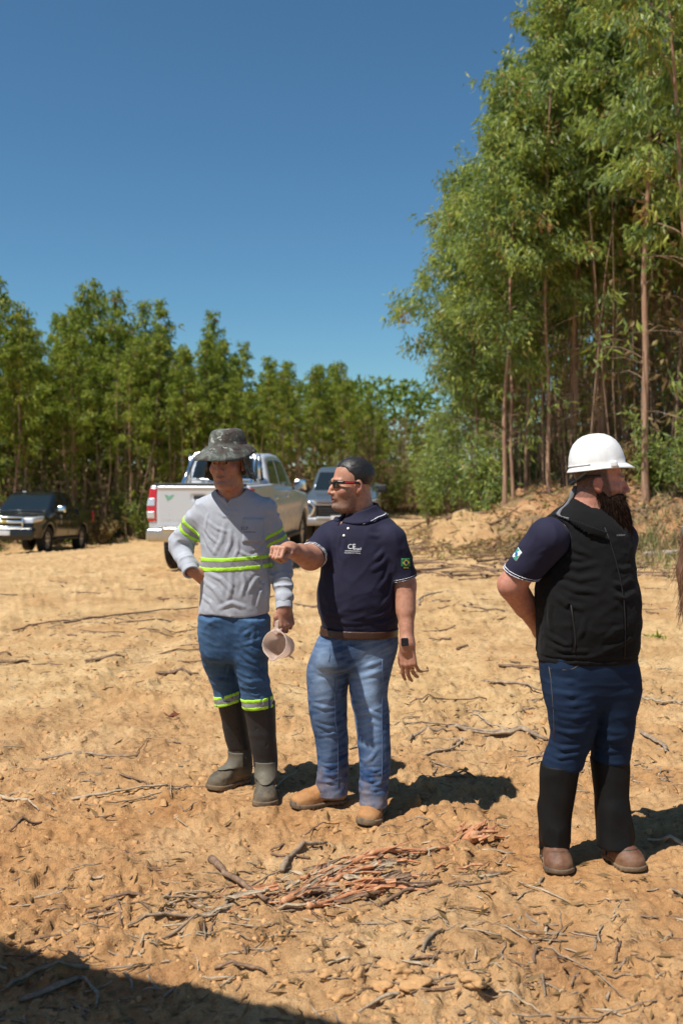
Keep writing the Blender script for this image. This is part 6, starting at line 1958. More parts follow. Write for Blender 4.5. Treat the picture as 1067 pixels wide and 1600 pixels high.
def front_face(t, style):
    paint = t.paint
    # head lamps wrapped round the corner
    hp = [(2.75, .86), (2.75, 1.015), (2.20, 1.075), (2.02, 1.07), (2.25, .93)] if style == 's' else [(2.75, .93), (2.75, 1.00), (2.25, 1.055), (2.05, 1.05), (2.3, .95)]
    for sg in (-1, 1):
        t.add('headlight', lambda P: shell(t.low_d(P), .012, np.maximum(poly2(P[:, 0], P[:, 2], hp), .50 - P[:, 1] * sg), .05), (1.9, min(sg * .45, sg * 1.05), .8), (2.85, max(sg * .45, sg * 1.05), 1.15), M_CLEAR, h=.016)
    if style == 's':
        gr = t.box('grille', (2.655, 0, .90), (.03, .52, .15), .03, M_RUBBER)
        for z, hh in ((1.035, .020), (.905, .035), (.765, .022)): t.box('grille_bar', (2.685, 0, z), (.022, .535, hh), .012, M_CHROME, gr)
        for sg in (-1, 1): t.box('grille_end', (2.67, sg * .52, .90), (.025, .020, .14), .012, M_CHROME, gr)
        # cross-shaped badge
        M_BADGE = simple('gold_badge', (.55, .42, .14), .3, .6)
        bd = t.box('badge', (2.715, 0, .905), (.010, .11, .022), .006, M_BADGE, gr); t.box('badge_centre', (2.717, 0, .905), (.010, .045, .040), .006, M_BADGE, bd)
        bp = t.add('front_bumper', lambda P: smin(rbox(P, (2.62, 0, .60), (.12, .86 , .16), .08), rbox(P, (2.55, 0, .46), (.15, .80, .05), .03), .04), (2.3, -1, .35), (2.85, 1, .85), paint, h=.02)
        t.box('number_plate', (2.755, 0, .605), (.006, .20, .066), .004, simple('plate_grey', (.60, .60, .60), .4), bp)
        for sg in (-1, 1):
            fg = t.box('fog_lamp_surround', (2.66, sg * .70, .60), (.06, .115, .062), .03, M_CHROME, bp)
            t.box('fog_lamp', (2.705, sg * .70, .60), (.03, .085, .040), .02, M_TRIM, fg)
    else:
        gr = t.add('grille', lambda P: rbox(P, (2.64, 0, .80), (.045, .56, .20), .04), (2.4, -.8, .5), (2.8, .8, 1.1), M_RUBBER, h=.02)
        for z in (.70, .76, .82): t.box('grille_bar', (2.69, 0, z), (.012, .50, .012), .006, M_TRIM, gr)
        for z, w, hh in ((1.015, .62, .030), (.935, .60, .026)): t.box('grille_bar', (2.675, 0, z), (.025, w, hh), .014, M_CHROME, gr)
        for sg in (-1, 1):
            V, F = tube_np([(2.62, sg * .90, 1.01), (2.69, sg * .66, .97), (2.71, sg * .585, .86), (2.68, sg * .66, .70), (2.60, sg * .80, .60)], [.020, .034, .036, .032, .02], 8)
            link('chrome_blade', mesh_np('chrome_blade', V, F), M_CHROME, t.root)
            t.box('fog_lamp', (2.60, sg * .80, .66), (.04, .06, .10), .03, M_CLEAR)
        bp = t.add('front_bumper', lambda P: smin(rbox(P, (2.60, 0, .52), (.14, .88, .10), .06), rbox(P, (2.66, 0, .60), (.10, .55, .035), .02), .03), (2.3, -1, .35), (2.85, 1, .85), simple('grey_skid_plate', (.33, .33, .34), .4, .4), h=.02)
        t.box('number_plate', (2.77, 0, .60), (.006, .20, .066), .004, simple('plate_grey', (.60, .60, .60), .4), bp)
    t.box('wiper', (1.27, .25, 1.235), (.012, .32, .008), .004, M_TRIM)

def black_truck():
    Y = 29.6; X = (33 - U0) / FPX * Y
    fw = A3(-.04, -.999, 0); hd = math.atan2(fw[1], fw[0])
    front = np.array([(6 - U0) / FPX * 27.4, 27.4]); c = front - fw[:2] * 2.66
    zf = float(z_base([front[0]], [front[1] + .8])[0])
    paint = paint_mat('black_paint', (.006, .008, .011), .0, .20, (.10, .065, .04), .10, .6)
    t = Pickup('pickup_truck', 'dusty black double-cab pickup facing the camera under the trees at the edge of the wood', (c[0], c[1], -.02), hd, paint, h=.030)
    wheels = [c + fw[:2] * 1.66, c - fw[:2] * 1.55]
    z1, z2 = [float(z_base([w[0]], [w[1]])[0]) for w in wheels]
    t.root.location.z = (z1 + z2) / 2
    t.root.rotation_euler = (0, -math.atan2(z1 - z2, 3.2), hd)
    t.mirror_m = M_CHROME; t.handle_m = M_TRIM
    t.common(); front_face(t, 's')
    for sg in (-1, 1):
        rr = t.tube('roof_rail', [(.45, sg * .60, 1.80), (.30, sg * .60, 1.865), (-.60, sg * .60, 1.875), (-.80, sg * .60, 1.81)], .018, M_TRIM)
        t.box('tail_light', (-2.66, sg * .905, 1.08), (.06, .03, .17), .02, M_RED)
    t.box('antenna', (.1, 0, 1.88), (.03, .012, .06), .01, M_TRIM)
    t.box('door_sticker', (.62, .936, .98), (.03, .004, .14), .002, simple('pale_sticker', (.35, .36, .36), .6))
    t.box('roof_lamp', (.42, -.25, 1.80), (.03, .05, .02), .01, M_CLEAR)
    return t

def grey_truck():
    Y = 24.0
    fw = A3(-.05, -.9987, 0); hd = math.atan2(fw[1], fw[0])
    front = np.array([(530 - U0) / FPX * Y, Y]); c = front - fw[:2] * 2.66
    paint = paint_mat('blue_grey_paint', (.13, .16, .185), .5, .25, (.36, .26, .16), .5, 1.0)
    t = Pickup('pickup_truck', 'blue-grey pickup with chrome grille half hidden by the man in the navy polo', (c[0], c[1], float(z_base([c[0]], [c[1] - 1])[0])), hd, paint, h=.030)
    t.mirror_m = M_TRIM; t.handle_m = M_CHROME
    t.common(); front_face(t, 'm')
    return t
white_truck(); black_truck(); grey_truck()
# ================================================================== TREES
def bark_mat(name, cols, sc=3):
    m, nt, b = mat(name)
    tc = nt.nodes.new('ShaderNodeTexCoord'); mp = nd(nt, 'ShaderNodeMapping'); mp.inputs['Scale'].default_value = (6, 6, .8)
    nt.links.new(tc.outputs['Object'], mp.inputs['Vector'])
    n = noise_tex(nt, sc, 5, .65, mp.outputs[0])
    nt.links.new(ramp(nt, n, [(0.3, cols[0]), (0.52, cols[1]), (0.7, cols[2])]), b.inputs['Base Color'])
    b.inputs['Roughness'].default_value = .85
    bump(nt, b, noise_tex(nt, sc * 4, 4, .7, mp.outputs[0]), .6, .01)
    return m
M_BARK = bark_mat('eucalyptus_bark', [(.20, .11, .070), (.36, .215, .135), (.52, .36, .25)])
M_TWIG = bark_mat('dry_twig', [(.15, .10, .065), (.28, .18, .115), (.40, .28, .19)], 5)
def leaf_mat(name, cols, trans=.35, rough=.38, tint=(.30, .42, .05)):
    m, nt, b = mat(name)
    at = nd(nt, 'ShaderNodeAttribute', attribute_name='leafy')
    c = ramp(nt, at.outputs['Fac'], cols)
    nt.links.new(c, b.inputs['Base Color'])
    b.inputs['Roughness'].default_value = rough
    b.inputs['Specular IOR Level'].default_value = .28
    tr = nd(nt, 'ShaderNodeBsdfTranslucent')
    tcol = mix(nt, .55, c, tint)
    nt.links.new(tcol, tr.inputs['Color'])
    ms = nd(nt, 'ShaderNodeMixShader', i_0=trans)
    nt.links.new(b.outputs[0], ms.inputs[1]); nt.links.new(tr.outputs[0], ms.inputs[2])
    out_ = [n for n in nt.nodes if n.type == 'OUTPUT_MATERIAL'][0]
    nt.links.new(ms.outputs[0], out_.inputs['Surface'])
    return m
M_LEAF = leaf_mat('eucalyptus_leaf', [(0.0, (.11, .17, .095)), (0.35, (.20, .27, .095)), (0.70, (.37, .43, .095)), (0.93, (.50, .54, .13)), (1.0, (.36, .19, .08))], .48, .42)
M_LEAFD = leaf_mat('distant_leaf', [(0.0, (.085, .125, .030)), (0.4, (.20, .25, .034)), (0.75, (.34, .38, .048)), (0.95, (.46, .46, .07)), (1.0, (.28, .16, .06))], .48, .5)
M_DRY = leaf_mat('dry_leaf', [(0.0, (.19, .12, .06)), (0.5, (.36, .26, .12)), (0.85, (.44, .38, .14)), (1.0, (.27, .33, .07))], .42, .7, (.3, .2, .08))

def leaf_quads(C, D, ln, wd, rng, up=None):
    """diamond leaves: base C, direction D (unit), lengths and widths"""
    n = len(C)
    r = rng.normal(0, 1, (n, 3)); S = np.cross(D, r); S /= np.linalg.norm(S, axis=1)[:, None] + 1e-9
    N = np.cross(D, S)
    a = C; t = C + D * ln[:, None] + N * (ln * .12)[:, None]
    m = C + D * (ln * .42)[:, None] - N * (ln * .06)[:, None]
    l = m + S * (wd * .5)[:, None]; q = m - S * (wd * .5)[:, None]
    V = np.stack([a, l, t, q], 1).reshape(-1, 3)
    F = np.arange(4 * n).reshape(-1, 4)
    return V.astype(np.float32), F

class TreeKind:
    def __init__(s, seed, H, base, R, r0, nb, ncl, nlf, ln, wd, mleaf, dead=10, wob=.12, low=0.0, droop=.9):
        rng = np.random.RandomState(seed)
        tz = np.linspace(0, H, 15)
        ph = rng.uniform(0, 6.28, 4)
        tx = wob * (np.sin(tz * .45 + ph[0]) - math.sin(ph[0])) * (tz / H) + .03 * np.sin(tz * 1.7 + ph[1])
        ty = wob * (np.sin(tz * .40 + ph[2]) - math.sin(ph[2])) * (tz / H) + .03 * np.sin(tz * 1.9 + ph[3])
        tx -= tx[0]; ty -= ty[0]
        rad = r0 * (1 - tz / H * .94) * (1 + .25 * np.exp(-tz / .25))
        tz[0] = -.25
        P = np.stack([tx, ty, tz], 1)
        s.H = H
        V, F = tube_np(P, rad, 8, False)
        s.trunk = mesh_np('trunk', V, F)
        s.trunk.materials.append(M_BARK)
        pos = lambda z: np.array([np.interp(z, tz, tx), np.interp(z, tz, ty), z])
        bl = []; C = []; Dn = []; val = []
        for i in range(nb):
            t = (i + rng.uniform(0, 1)) / nb
            z = base + (H - base) * (t ** .9) * .98
            prof = (math.sin(min(1, (t + .12) / .42) * math.pi / 2) * (1 - max(0, (t - .30) / .70)) ** .92) + .05
            if rng.rand() < .18: prof *= rng.uniform(.4, .7)
            Lb = R * prof * rng.uniform(.75, 1.25)
            az = i * 2.39996 + rng.uniform(-.5, .5)
            el = math.radians(rng.uniform(28, 52) + 22 * t)
            h = np.array([math.cos(az), math.sin(az), 0])
            p0 = pos(z); pts = [p0]
            for k in range(1, 6):
                q = k / 5
                pts.append(p0 + h * Lb * q * math.cos(el * (1 - .35 * q)) + np.array([0, 0, Lb * (math.sin(el) * q - droop * .42 * q ** 2.4)]) + rng.normal(0, .035 * Lb, 3) * q)
            pts = np.array(pts)
            bl.append(tube_np(pts, np.linspace(max(.22 * np.interp(z, tz, rad) + .006, .008), .004, 6), 4, False))
            for c in range(max(2, int(ncl * (.35 + prof)))):
                q = rng.uniform(.28, 1.03) ** .8
                cp = np.array([np.interp(q, np.linspace(0, 1, 6), pts[:, a]) for a in range(3)]) + rng.normal(0, .13 * R / 1.5, 3) * np.array([1, 1, .8])
                k = max(3, int(nlf * rng.uniform(.6, 1.4)))
                cc = cp + rng.normal(0, .068 * R / 1.4, (k, 3))
                dd = np.tile(h * .35 + np.array([0, 0, -.75]), (k, 1)) + rng.normal(0, .48, (k, 3))
                dd /= np.linalg.norm(dd, axis=1)[:, None]
                C.append(cc); Dn.append(dd)
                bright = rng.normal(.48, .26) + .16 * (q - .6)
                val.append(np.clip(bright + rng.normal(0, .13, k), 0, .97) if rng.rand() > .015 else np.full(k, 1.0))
        for i in range(dead):
            z = rng.uniform(.12 * H, max(base * 1.15, .3 * H)); az = rng.uniform(0, 6.28); Lb = rng.uniform(.3, 1.5) * R / 1.6
            el = rng.uniform(.2, .9); p0 = pos(z); h = np.array([math.cos(az), math.sin(az), 0])
            pts = np.array([p0 + h * Lb * q * math.cos(el) + np.array([0, 0, Lb * q * math.sin(el) * (1 - .6 * q)]) + rng.normal(0, .05, 3) * q for q in np.linspace(0, 1, 5)])
            bl.append(tube_np(pts, np.linspace(.010, .003, 5), 4, False))
            if rng.rand() < low:
                k = 14
                C.append(pts[-1] + rng.normal(0, .16, (k, 3))); dd = np.array([0, 0, -.8]) + rng.normal(0, .5, (k, 3)); Dn.append(dd / np.linalg.norm(dd, axis=1)[:, None]); val.append(np.clip(rng.normal(.5, .2, k), 0, .97))
        V, F = join_np(bl); s.limb = mesh_np('limbs', V, F); s.limb.materials.append(M_TWIG)
        C = np.concatenate(C); Dn = np.concatenate(Dn); val = np.concatenate(val)
        n = len(C)
        V, F = leaf_quads(C, Dn, rng.uniform(.7, 1.25, n) * ln, rng.uniform(.75, 1.2, n) * wd, rng)
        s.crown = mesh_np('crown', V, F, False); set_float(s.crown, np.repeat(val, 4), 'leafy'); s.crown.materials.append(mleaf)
        s.n = n
    def place(s, name, x, y, label, group, rng, sc=1.0, tilt=(0, 0), sxy=1.0, rz=None, limbs=True):
        z = float(z_base([x], [y])[0])
        e = empty(name, (x, y, z - .02), label, 'tree', group)
        e.rotation_euler = (tilt[0], tilt[1], rng.uniform(0, 6.28) if rz is None else rz)
        e.scale = (sc * sxy, sc * sxy, sc)
        for nm, me in (('trunk', s.trunk), ('limbs', s.limb), ('crown', s.crown)):
            o = bpy.data.objects.new(nm, me); COL.objects.link(o); o.parent = e
            if nm != 'trunk': o['kind'] = 'stuff'
        return e

ORD = 'first second third fourth fifth sixth seventh eighth ninth tenth eleventh twelfth thirteenth fourteenth fifteenth sixteenth seventeenth eighteenth nineteenth twentieth'.split()
ORD += ['twenty-' + o for o in ORD[:9]] + ['thirtieth'] + ['thirty-' + o for o in ORD[:9]]
def number(objs, words):
    """labels that count a row of things from the left as the camera sees it"""
    objs = sorted([o for o in objs if -60 < U0 + o.location.x / o.location.y * FPX < 1120], key=lambda o: o.location.x / o.location.y)
    for i, o in enumerate(objs): o['label'] = words.replace('#', ORD[min(i, len(ORD) - 1)])

def make_trees():
    rng = np.random.RandomState(11)
    near = [TreeKind(100 + i, [13.2, 12.4, 14.2, 13.6][i], [4.6, 4.2, 5.2, 4.9][i], [1.75, 1.95, 1.7, 1.6][i], [.058, .053, .063, .056][i], 44, 14, 12, .20, .056, M_LEAF, 20, low=.35) for i in range(4)]
    edge = [TreeKind(140 + i, [10.6, 10.0][i], [3.4, 2.9][i], [2.35, 2.3][i], [.060, .054][i], 48, 20, 13, .20, .056, M_LEAF, 16, low=.6, droop=1.2) for i in range(2)]
    left = [TreeKind(200 + i, [10.0, 9.4, 10.4, 9.0][i], [3.5, 3.1, 3.9, 2.7][i], [1.45, 1.35, 1.5, 1.4][i], [.064, .058, .068, .058][i], 40, 9, 9, .22, .066, M_LEAFD, 18, low=.55) for i in range(4)]
    G = 'slender eucalyptus trees of the right-hand plantation'
    # the front trees of the right-hand stand, each with its own words
    front = [(748, 25.5, edge, 1, .88, (0, -.05), 'short bushy eucalyptus leaning to the road left of the corner tree'),
             (788, 21.6, edge, 0, .87, (0, .01), 'slim eucalyptus at the outer corner of the right stand, leaves hanging over the road'),
             (803, 23.4, near, 0, .78, (0, -.015), 'second trunk from the road in the right stand, close behind the corner tree'),
             (822, 24.2, edge, 1, .98, (.01, .0), 'bushy eucalyptus behind the pair of corner trunks of the right stand'),
             (857, 21.4, near, 1, .92, (0, -.01), 'pale straight trunk rising behind the bearded man on top of the bank'),
             (846, 26.0, near, 2, .82, (0, 0), 'dark thin trunk just behind the pale straight one on the bank'),
             (895, 24.0, near, 3, 1.02, (0, .01), 'eucalyptus whose trunk rises behind the white helmet'),
             (942, 22.4, near, 0, 1.08, (0, -.035), 'leaning eucalyptus between the helmet and the thick trunk, top tilting to the road'),
             (1008, 19.6, near, 2, 1.08, (0, -.012), 'thickest straight trunk on the bank beside the bearded man'),
             (1042, 24.5, near, 1, 1.06, (0, .0), 'slender trunk behind the thick trunk at the edge of the picture'),
             (1128, 16.8, near, 3, 1.05, (.0, -.105), 'nearest reddish trunk leaning in from the edge above the bank')]
    for u, Y, L, k, sc, tl, lab in front:
        X = (u - U0) / FPX * Y
        e = L[k].place('eucalyptus_tree', X, Y, lab, G, rng, sc, tl, rz=rng.uniform(-.3, .3))
    for e in COL.objects:
        if e.name.startswith('eucalyptus') and 'thickest' in (e.get('label') or ''): e.scale = (1.12, 1.12, e.scale[2])
    pts = []
    for row in range(9):
        for col in range(12):
            x = 3.6 + col * 2.1 + row * .55 + rng.uniform(-.5, .5); y = 23.5 + row * 2.7 + rng.uniform(-.6, .6) - .18 * col * 2.1 * .4
            if in_right(x, y)[0] < 2.2: continue
            u = U0 + x / y * FPX
            if u > 1350: continue
            pts.append((x, y))
    for x, y in ((7.6, 20.6), (9.3, 19.4), (8.4, 22.6), (6.2, 23.6), (5.2, 22.6), (10.5, 21.5)): pts.append((x, y))
    deep = []
    for x, y in pts:
        k = rng.randint(0, 4); d = (x * x + y * y) ** .5
        u = U0 + x / y * FPX
        deep.append(near[k].place('eucalyptus_tree', x, y, 'slender brown eucalyptus trunk standing deeper in the crowded right stand on the bank', G, rng, rng.uniform(.72, .86) if u < 860 else rng.uniform(.92, 1.12), (rng.normal(0, .012), rng.normal(0, .012))))
    number([o for o in deep if o.location.y < 27], 'slender trunk in the second rank of the right stand, # from the road')
    number([o for o in deep if 27 <= o.location.y < 33], 'thin trunk midway back in the right stand, # from the road')
    ro = []
    # along the road behind the heap, smaller
    for x, y, sc in ((3.6, 27.5, .80), (4.6, 30, .85), (4.9, 34, .8), (6.0, 38, .85)):
        ro.append(edge[rng.randint(0, 2)].place('eucalyptus_tree', x, y, 'smaller leafy eucalyptus lining the road past the earth heap', 'eucalyptus trees lining the road', rng, sc * rng.uniform(.85, .95)))
    for i, o in enumerate(ro): o['label'] = 'smaller leafy eucalyptus lining the road, ' + ORD[i] + ' beyond the earth heap'
    rows = {}
    # ---- the left-hand wood: first row follows the skyline of the photograph
    GL = 'young eucalyptus trees of the left-hand plantation'
    sky_ = [(-60, 440), (0, 415), (40, 455), (75, 442), (110, 470), (150, 440), (205, 425), (240, 440), (262, 540), (300, 530), (332, 478), (372, 500), (392, 570), (430, 545), (462, 580), (495, 553), (535, 560), (560, 620), (592, 580), (625, 620), (655, 612), (690, 640)]
    E = np.array(LEFT_EDGE[:9], float)
    seg = np.cumsum(np.r_[0, np.hypot(*np.diff(E, axis=0).T)])
    def along(s_): return np.array([np.interp(s_, seg, E[:, 0]), np.interp(s_, seg, E[:, 1])])
    s0 = seg[2] - 3; cnt = 0
    row_gap = 1.9
    for row in range(5):
        s_ = s0 + row * .8
        while s_ < seg[8] - 1:
            p = along(s_); q = along(s_ + .5); tn = (q - p) / np.linalg.norm(q - p); nrm = np.array([-tn[1], tn[0]])
            far = p[1] > 48
            w = p + nrm * (1.0 + row * row_gap + rng.uniform(-.45, .45)) + tn * rng.uniform(-.5, .5)
            x, y = w
            u = U0 + x / y * FPX
            s_ += rng.uniform(1.2, 1.85) * (1.0 if not far else 1.6)
            if u < -110 or u > 720 or y > 110: continue
            if far and row > 2: continue
            vt = np.interp(u, [a for a, b in sky_], [b for a, b in sky_])
            zb = float(z_base([x], [y])[0])
            top = CAM_H + (V0 - vt) / FPX * y - zb
            k = left[rng.randint(0, 4)]
            hgt = top * (rng.uniform(.92, 1.04) if rng.rand() < .45 else rng.uniform(.68, .92)) 
            sc = max(.35, min(1.45, hgt / k.H))
            lab = 'young green eucalyptus in the dense plantation behind the parked pickups' if y < 48 else 'eucalyptus of the distant row narrowing along the far road'
            rows.setdefault((row, y > 48), []).append(k.place('eucalyptus_tree', x, y, lab, GL if y < 48 else 'eucalyptus trees of the distant row', rng, sc, (rng.normal(0, .015), rng.normal(0, .015)), sxy=1.0 / max(sc, .75) ** .5))
            cnt += 1
    for (row, far), L_ in rows.items():
        if row < 3: number(L_, ('far-off eucalyptus of the ' if far else 'young eucalyptus of the ') + ('front row', 'second row', 'third row')[row] + ' of the left wood, # from the left')
    return cnt, len(pts)

def make_undergrowth():
    """twigs, saplings and dry leaves nobody could count between the trunks"""
    rng = np.random.RandomState(5)
    n = 26000
    E = np.array(LEFT_EDGE[1:9], float); seg = np.cumsum(np.r_[0, np.hypot(*np.diff(E, axis=0).T)])
    def strip(n, s0, s1, d0, d1, hmax, pw):
        s_ = rng.uniform(s0, s1, n); x = np.interp(s_, seg, E[:, 0]); y = np.interp(s_, seg, E[:, 1])
        x2 = np.interp(s_ + .5, seg, E[:, 0]); y2 = np.interp(s_ + .5, seg, E[:, 1]); l = np.hypot(x2 - x, y2 - y) + 1e-6
        d = rng.uniform(d0, d1, n); x = x - (y2 - y) / l * d; y = y + (x2 - x - (y2 - y) / l * d * 0) / l * d * 0 + (np.interp(s_ + .5, seg, E[:, 0]) - np.interp(s_, seg, E[:, 0])) / l * d + y * 0
        return x, y, rng.uniform(0, 1, n) ** pw * hmax
    def build(name, x, y, h, size, kind_cols, mats, label=None):
        clump = vnoise(np.stack([x, y], 1), .6, 91) * .5 + vnoise(np.stack([x, y, h], 1), 1.5, 92) * .5
        keep = clump > -.18
        x, y, h = x[keep], y[keep], h[keep]; k = len(x)
        z = z_base(x, y) + h
        C = np.stack([x, y, z], 1); D = np.array([0, 0, -.35]) + rng.normal(0, .7, (k, 3)); D /= np.linalg.norm(D, axis=1)[:, None]
        V, F = leaf_quads(C, D, rng.uniform(.6, 1.4, k) * size, rng.uniform(.6, 1.3, k) * size * .38, rng)
        me = mesh_np(name, V, F, False); set_float(me, np.repeat(np.clip(kind_cols[0] + kind_cols[1] * rng.normal(0, 1, k), 0, 1), 4), 'leafy')
        o = link(name, me, mats); o['kind'] = 'stuff'
        return o
    x, y, h = strip(17000, 2, seg[-1] - 2, .2, 7.5, 2.2, 1.8)
    build('dry_undergrowth', x, y, h, .26, (.42, .25), M_DRY)
    x, y, h = strip(6000, 2, seg[-1] - 2, 0, 5.5, 2.0, 1.8)
    build('green_undergrowth', x, y, h, .24, (.35, .2), M_LEAFD)
    # a dense dark mass of the wood farther in
    x, y, h = strip(26000, 0, seg[-1], 9, 17, 6.8, .75)
    k = h < 4.6; build('deep_wood_undergrowth', x[k], y[k], h[k], .5, (.30, .22), M_DRY); build('deep_wood_foliage', x[~k], y[~k], h[~k], .55, (.25, .18), M_LEAFD)
    # right stand: between its trunks, brown and thin, and along the road
    x = rng.uniform(2.0, 24, 60000); y = rng.uniform(20, 46, 60000); h = rng.uniform(0, 1, 60000) ** 1.2 * 6.5
    R = in_right(x, y); k = (R > 2.6 + .25 * h) & (x / y * FPX + U0 < 1200)
    build('dry_undergrowth', x[k], y[k], h[k], .24, (.45, .25), M_DRY)
    x = rng.uniform(2.0, 24, 6000); y = rng.uniform(21, 44, 6000); h = rng.uniform(0, 1, 6000) ** 1.2 * 6.0
    R = in_right(x, y); k = (R > 3.5) & (x / y * FPX + U0 < 1200)
    build('green_undergrowth', x[k], y[k], h[k], .24, (.42, .22), M_LEAFD)
    x = rng.uniform(7, 45, 20000); y = rng.uniform(50, 62, 20000); h = rng.uniform(0, 1, 20000) * 9
    k = x / y * FPX + U0 < 1300
    build('deep_wood_foliage', x[k], y[k], h[k], .6, (.28, .2), M_LEAFD)
    # thin bare stems
    tw = []
    for i in range(1700):
        if i < 700:
            s_ = rng.uniform(2, seg[-1] - 3); x0 = np.interp(s_, seg, E[:, 0]); y0 = np.interp(s_, seg, E[:, 1]) + rng.uniform(.3, 6); hh = rng.uniform(1.5, 5)
        else:
            x0 = rng.uniform(2.6, 16); y0 = rng.uniform(20.5, 38); hh = rng.uniform(1.5, 7)
            if in_right(x0, y0)[0] < 2.5: continue
        z0 = float(z_base([x0], [y0])[0]) - .05
        ln = rng.normal(0, .16, 2)
        tw.append(tube_np(np.array([(x0 + ln[0] * q * hh * .5 + rng.normal(0, .04), y0 + ln[1] * q * hh * .5, z0 + hh * q) for q in (0, .35, .7, 1)]), [.018, .015, .011, .005], 4, False))
    V, F = join_np(tw); o = link('bare_stems', mesh_np('bare_stems', V, F), M_TWIG); o['kind'] = 'stuff'
TREE_COUNT = make_trees()
make_undergrowth()
# ================================================================== LITTER: clods, bark, sticks, logs, grass
M_BARKS = [bark_mat('grey_bark_strip', [(.17, .12, .08), (.30, .22, .15), (.44, .34, .235)], 6), bark_mat('brown_bark_strip', [(.11, .065, .040), (.22, .135, .082), (.34, .225, .145)], 6),
           bark_mat('pale_bark_strip', [(.27, .20, .13), (.44, .34, .23), (.56, .46, .33)], 6), bark_mat('red_heartwood', [(.38, .14, .06), (.54, .25, .12), (.66, .42, .25)], 6)]
M_LOG = bark_mat('bare_log', [(.22, .17, .13), (.36, .30, .24), (.46, .40, .33)], 4)
M_CLOD = simple('soil_clod', (.48, .28, .13), .95, 0, .1, .25, 20, .6, 70, .01)

def strip_np(pts, w, th, rng, twist=.6, curl=.3):
    """bark strip: curved band with thickness, frayed ends"""
    pts = np.asarray(pts, np.float64); m = len(pts)
    T = np.gradient(pts, axis=0); T /= np.linalg.norm(T, axis=1)[:, None] + 1e-9
    V = []
    ph = rng.uniform(0, 6.28)
    for i in range(m):
        t = i / (m - 1)
        side = np.cross(T[i], (0, 0, 1)); side /= np.linalg.norm(side) + 1e-9
        a = twist * math.sin(ph + t * 3)
        up = np.cross(side, T[i])
        s_ = side * math.cos(a) + up * math.sin(a); n_ = np.cross(s_, T[i])
        ww = w * (.35 + .65 * math.sin(math.pi * min(1, max(0, .12 + .76 * t))) ** .6) * rng.uniform(.8, 1.15)
        c = pts[i]
        V += [c - s_ * ww / 2 + n_ * curl * w, c + n_ * th * .5, c + s_ * ww / 2 + n_ * curl * w, c + s_ * ww * .38 - n_ * th, c - s_ * ww * .38 - n_ * th]
    F = []
    for i in range(m - 1):
        for j in range(5):
            k = (j + 1) % 5
            F.append((i * 5 + j, i * 5 + k, (i + 1) * 5 + k, (i + 1) * 5 + j))
    for o, rv in ((0, 1), ((m - 1) * 5, 0)):
        f = [(o, o + 1, o + 2, o + 3), (o + 3, o + 4, o, o)]
        F.append(f[0][::-1] if rv else f[0])
    return np.array(V, np.float32), np.array(F)

def ground_path(P2, lift=.0):
    P2 = np.asarray(P2, np.float32)
    z = zg(P2[:, 0], P2[:, 1]) + lift
    return np.concatenate([P2, z[:, None]], 1)

def curve2(a, b, bend, n, rng, jit=.02):
    a = np.asarray(a, float); b = np.asarray(b, float); d = b - a; L = np.hypot(*d); nn = np.array([-d[1], d[0]]) / (L + 1e-9)
    t = np.linspace(0, 1, n)
    return a + np.outer(t, d) + np.outer(np.sin(t * math.pi) * bend * L + rng.normal(0, jit * L, n) * np.sin(t * math.pi), nn)

def thing_mesh(name, V, F, m, label, cat, group=None, smooth=True):
    c = V.mean(0); c[2] = V[:, 2].min()
    o = link(name, mesh_np(name, V - c, F, smooth), m); o.location = tuple(float(x) for x in c)
    return tag(o, label, cat, group)

def gp(u, v):
    X, Y = on_ground(u, v); return (X, Y)

ICO = None
def clod_np(c, r, rng, sub=1):
    global ICO
    if ICO is None: ICO = {}
    if sub not in ICO:
        bm = bmesh.new(); bmesh.ops.create_icosphere(bm, subdivisions=sub, radius=1)
        ICO[sub] = (np.array([v.co[:] for v in bm.verts], np.float32), np.array([[v.index for v in f.verts] for f in bm.faces])); bm.free()
    V, F = ICO[sub]
    s_ = rng.uniform(.6, 1.35, 3) * np.array([1, 1, .62])
    a = rng.uniform(0, 6.28); R = rotz(a)
    n = 1 + .55 * vnoise(V + rng.uniform(0, 99, 3), 1.1, 3) + .45 * vnoise(V + rng.uniform(0, 99, 3), 2.6, 5)
    n = n + .10 * vnoise(V + 7.7, 7, 9)
    return ((V * n[:, None] * s_) @ R.T * r + np.asarray(c)).astype(np.float32), F

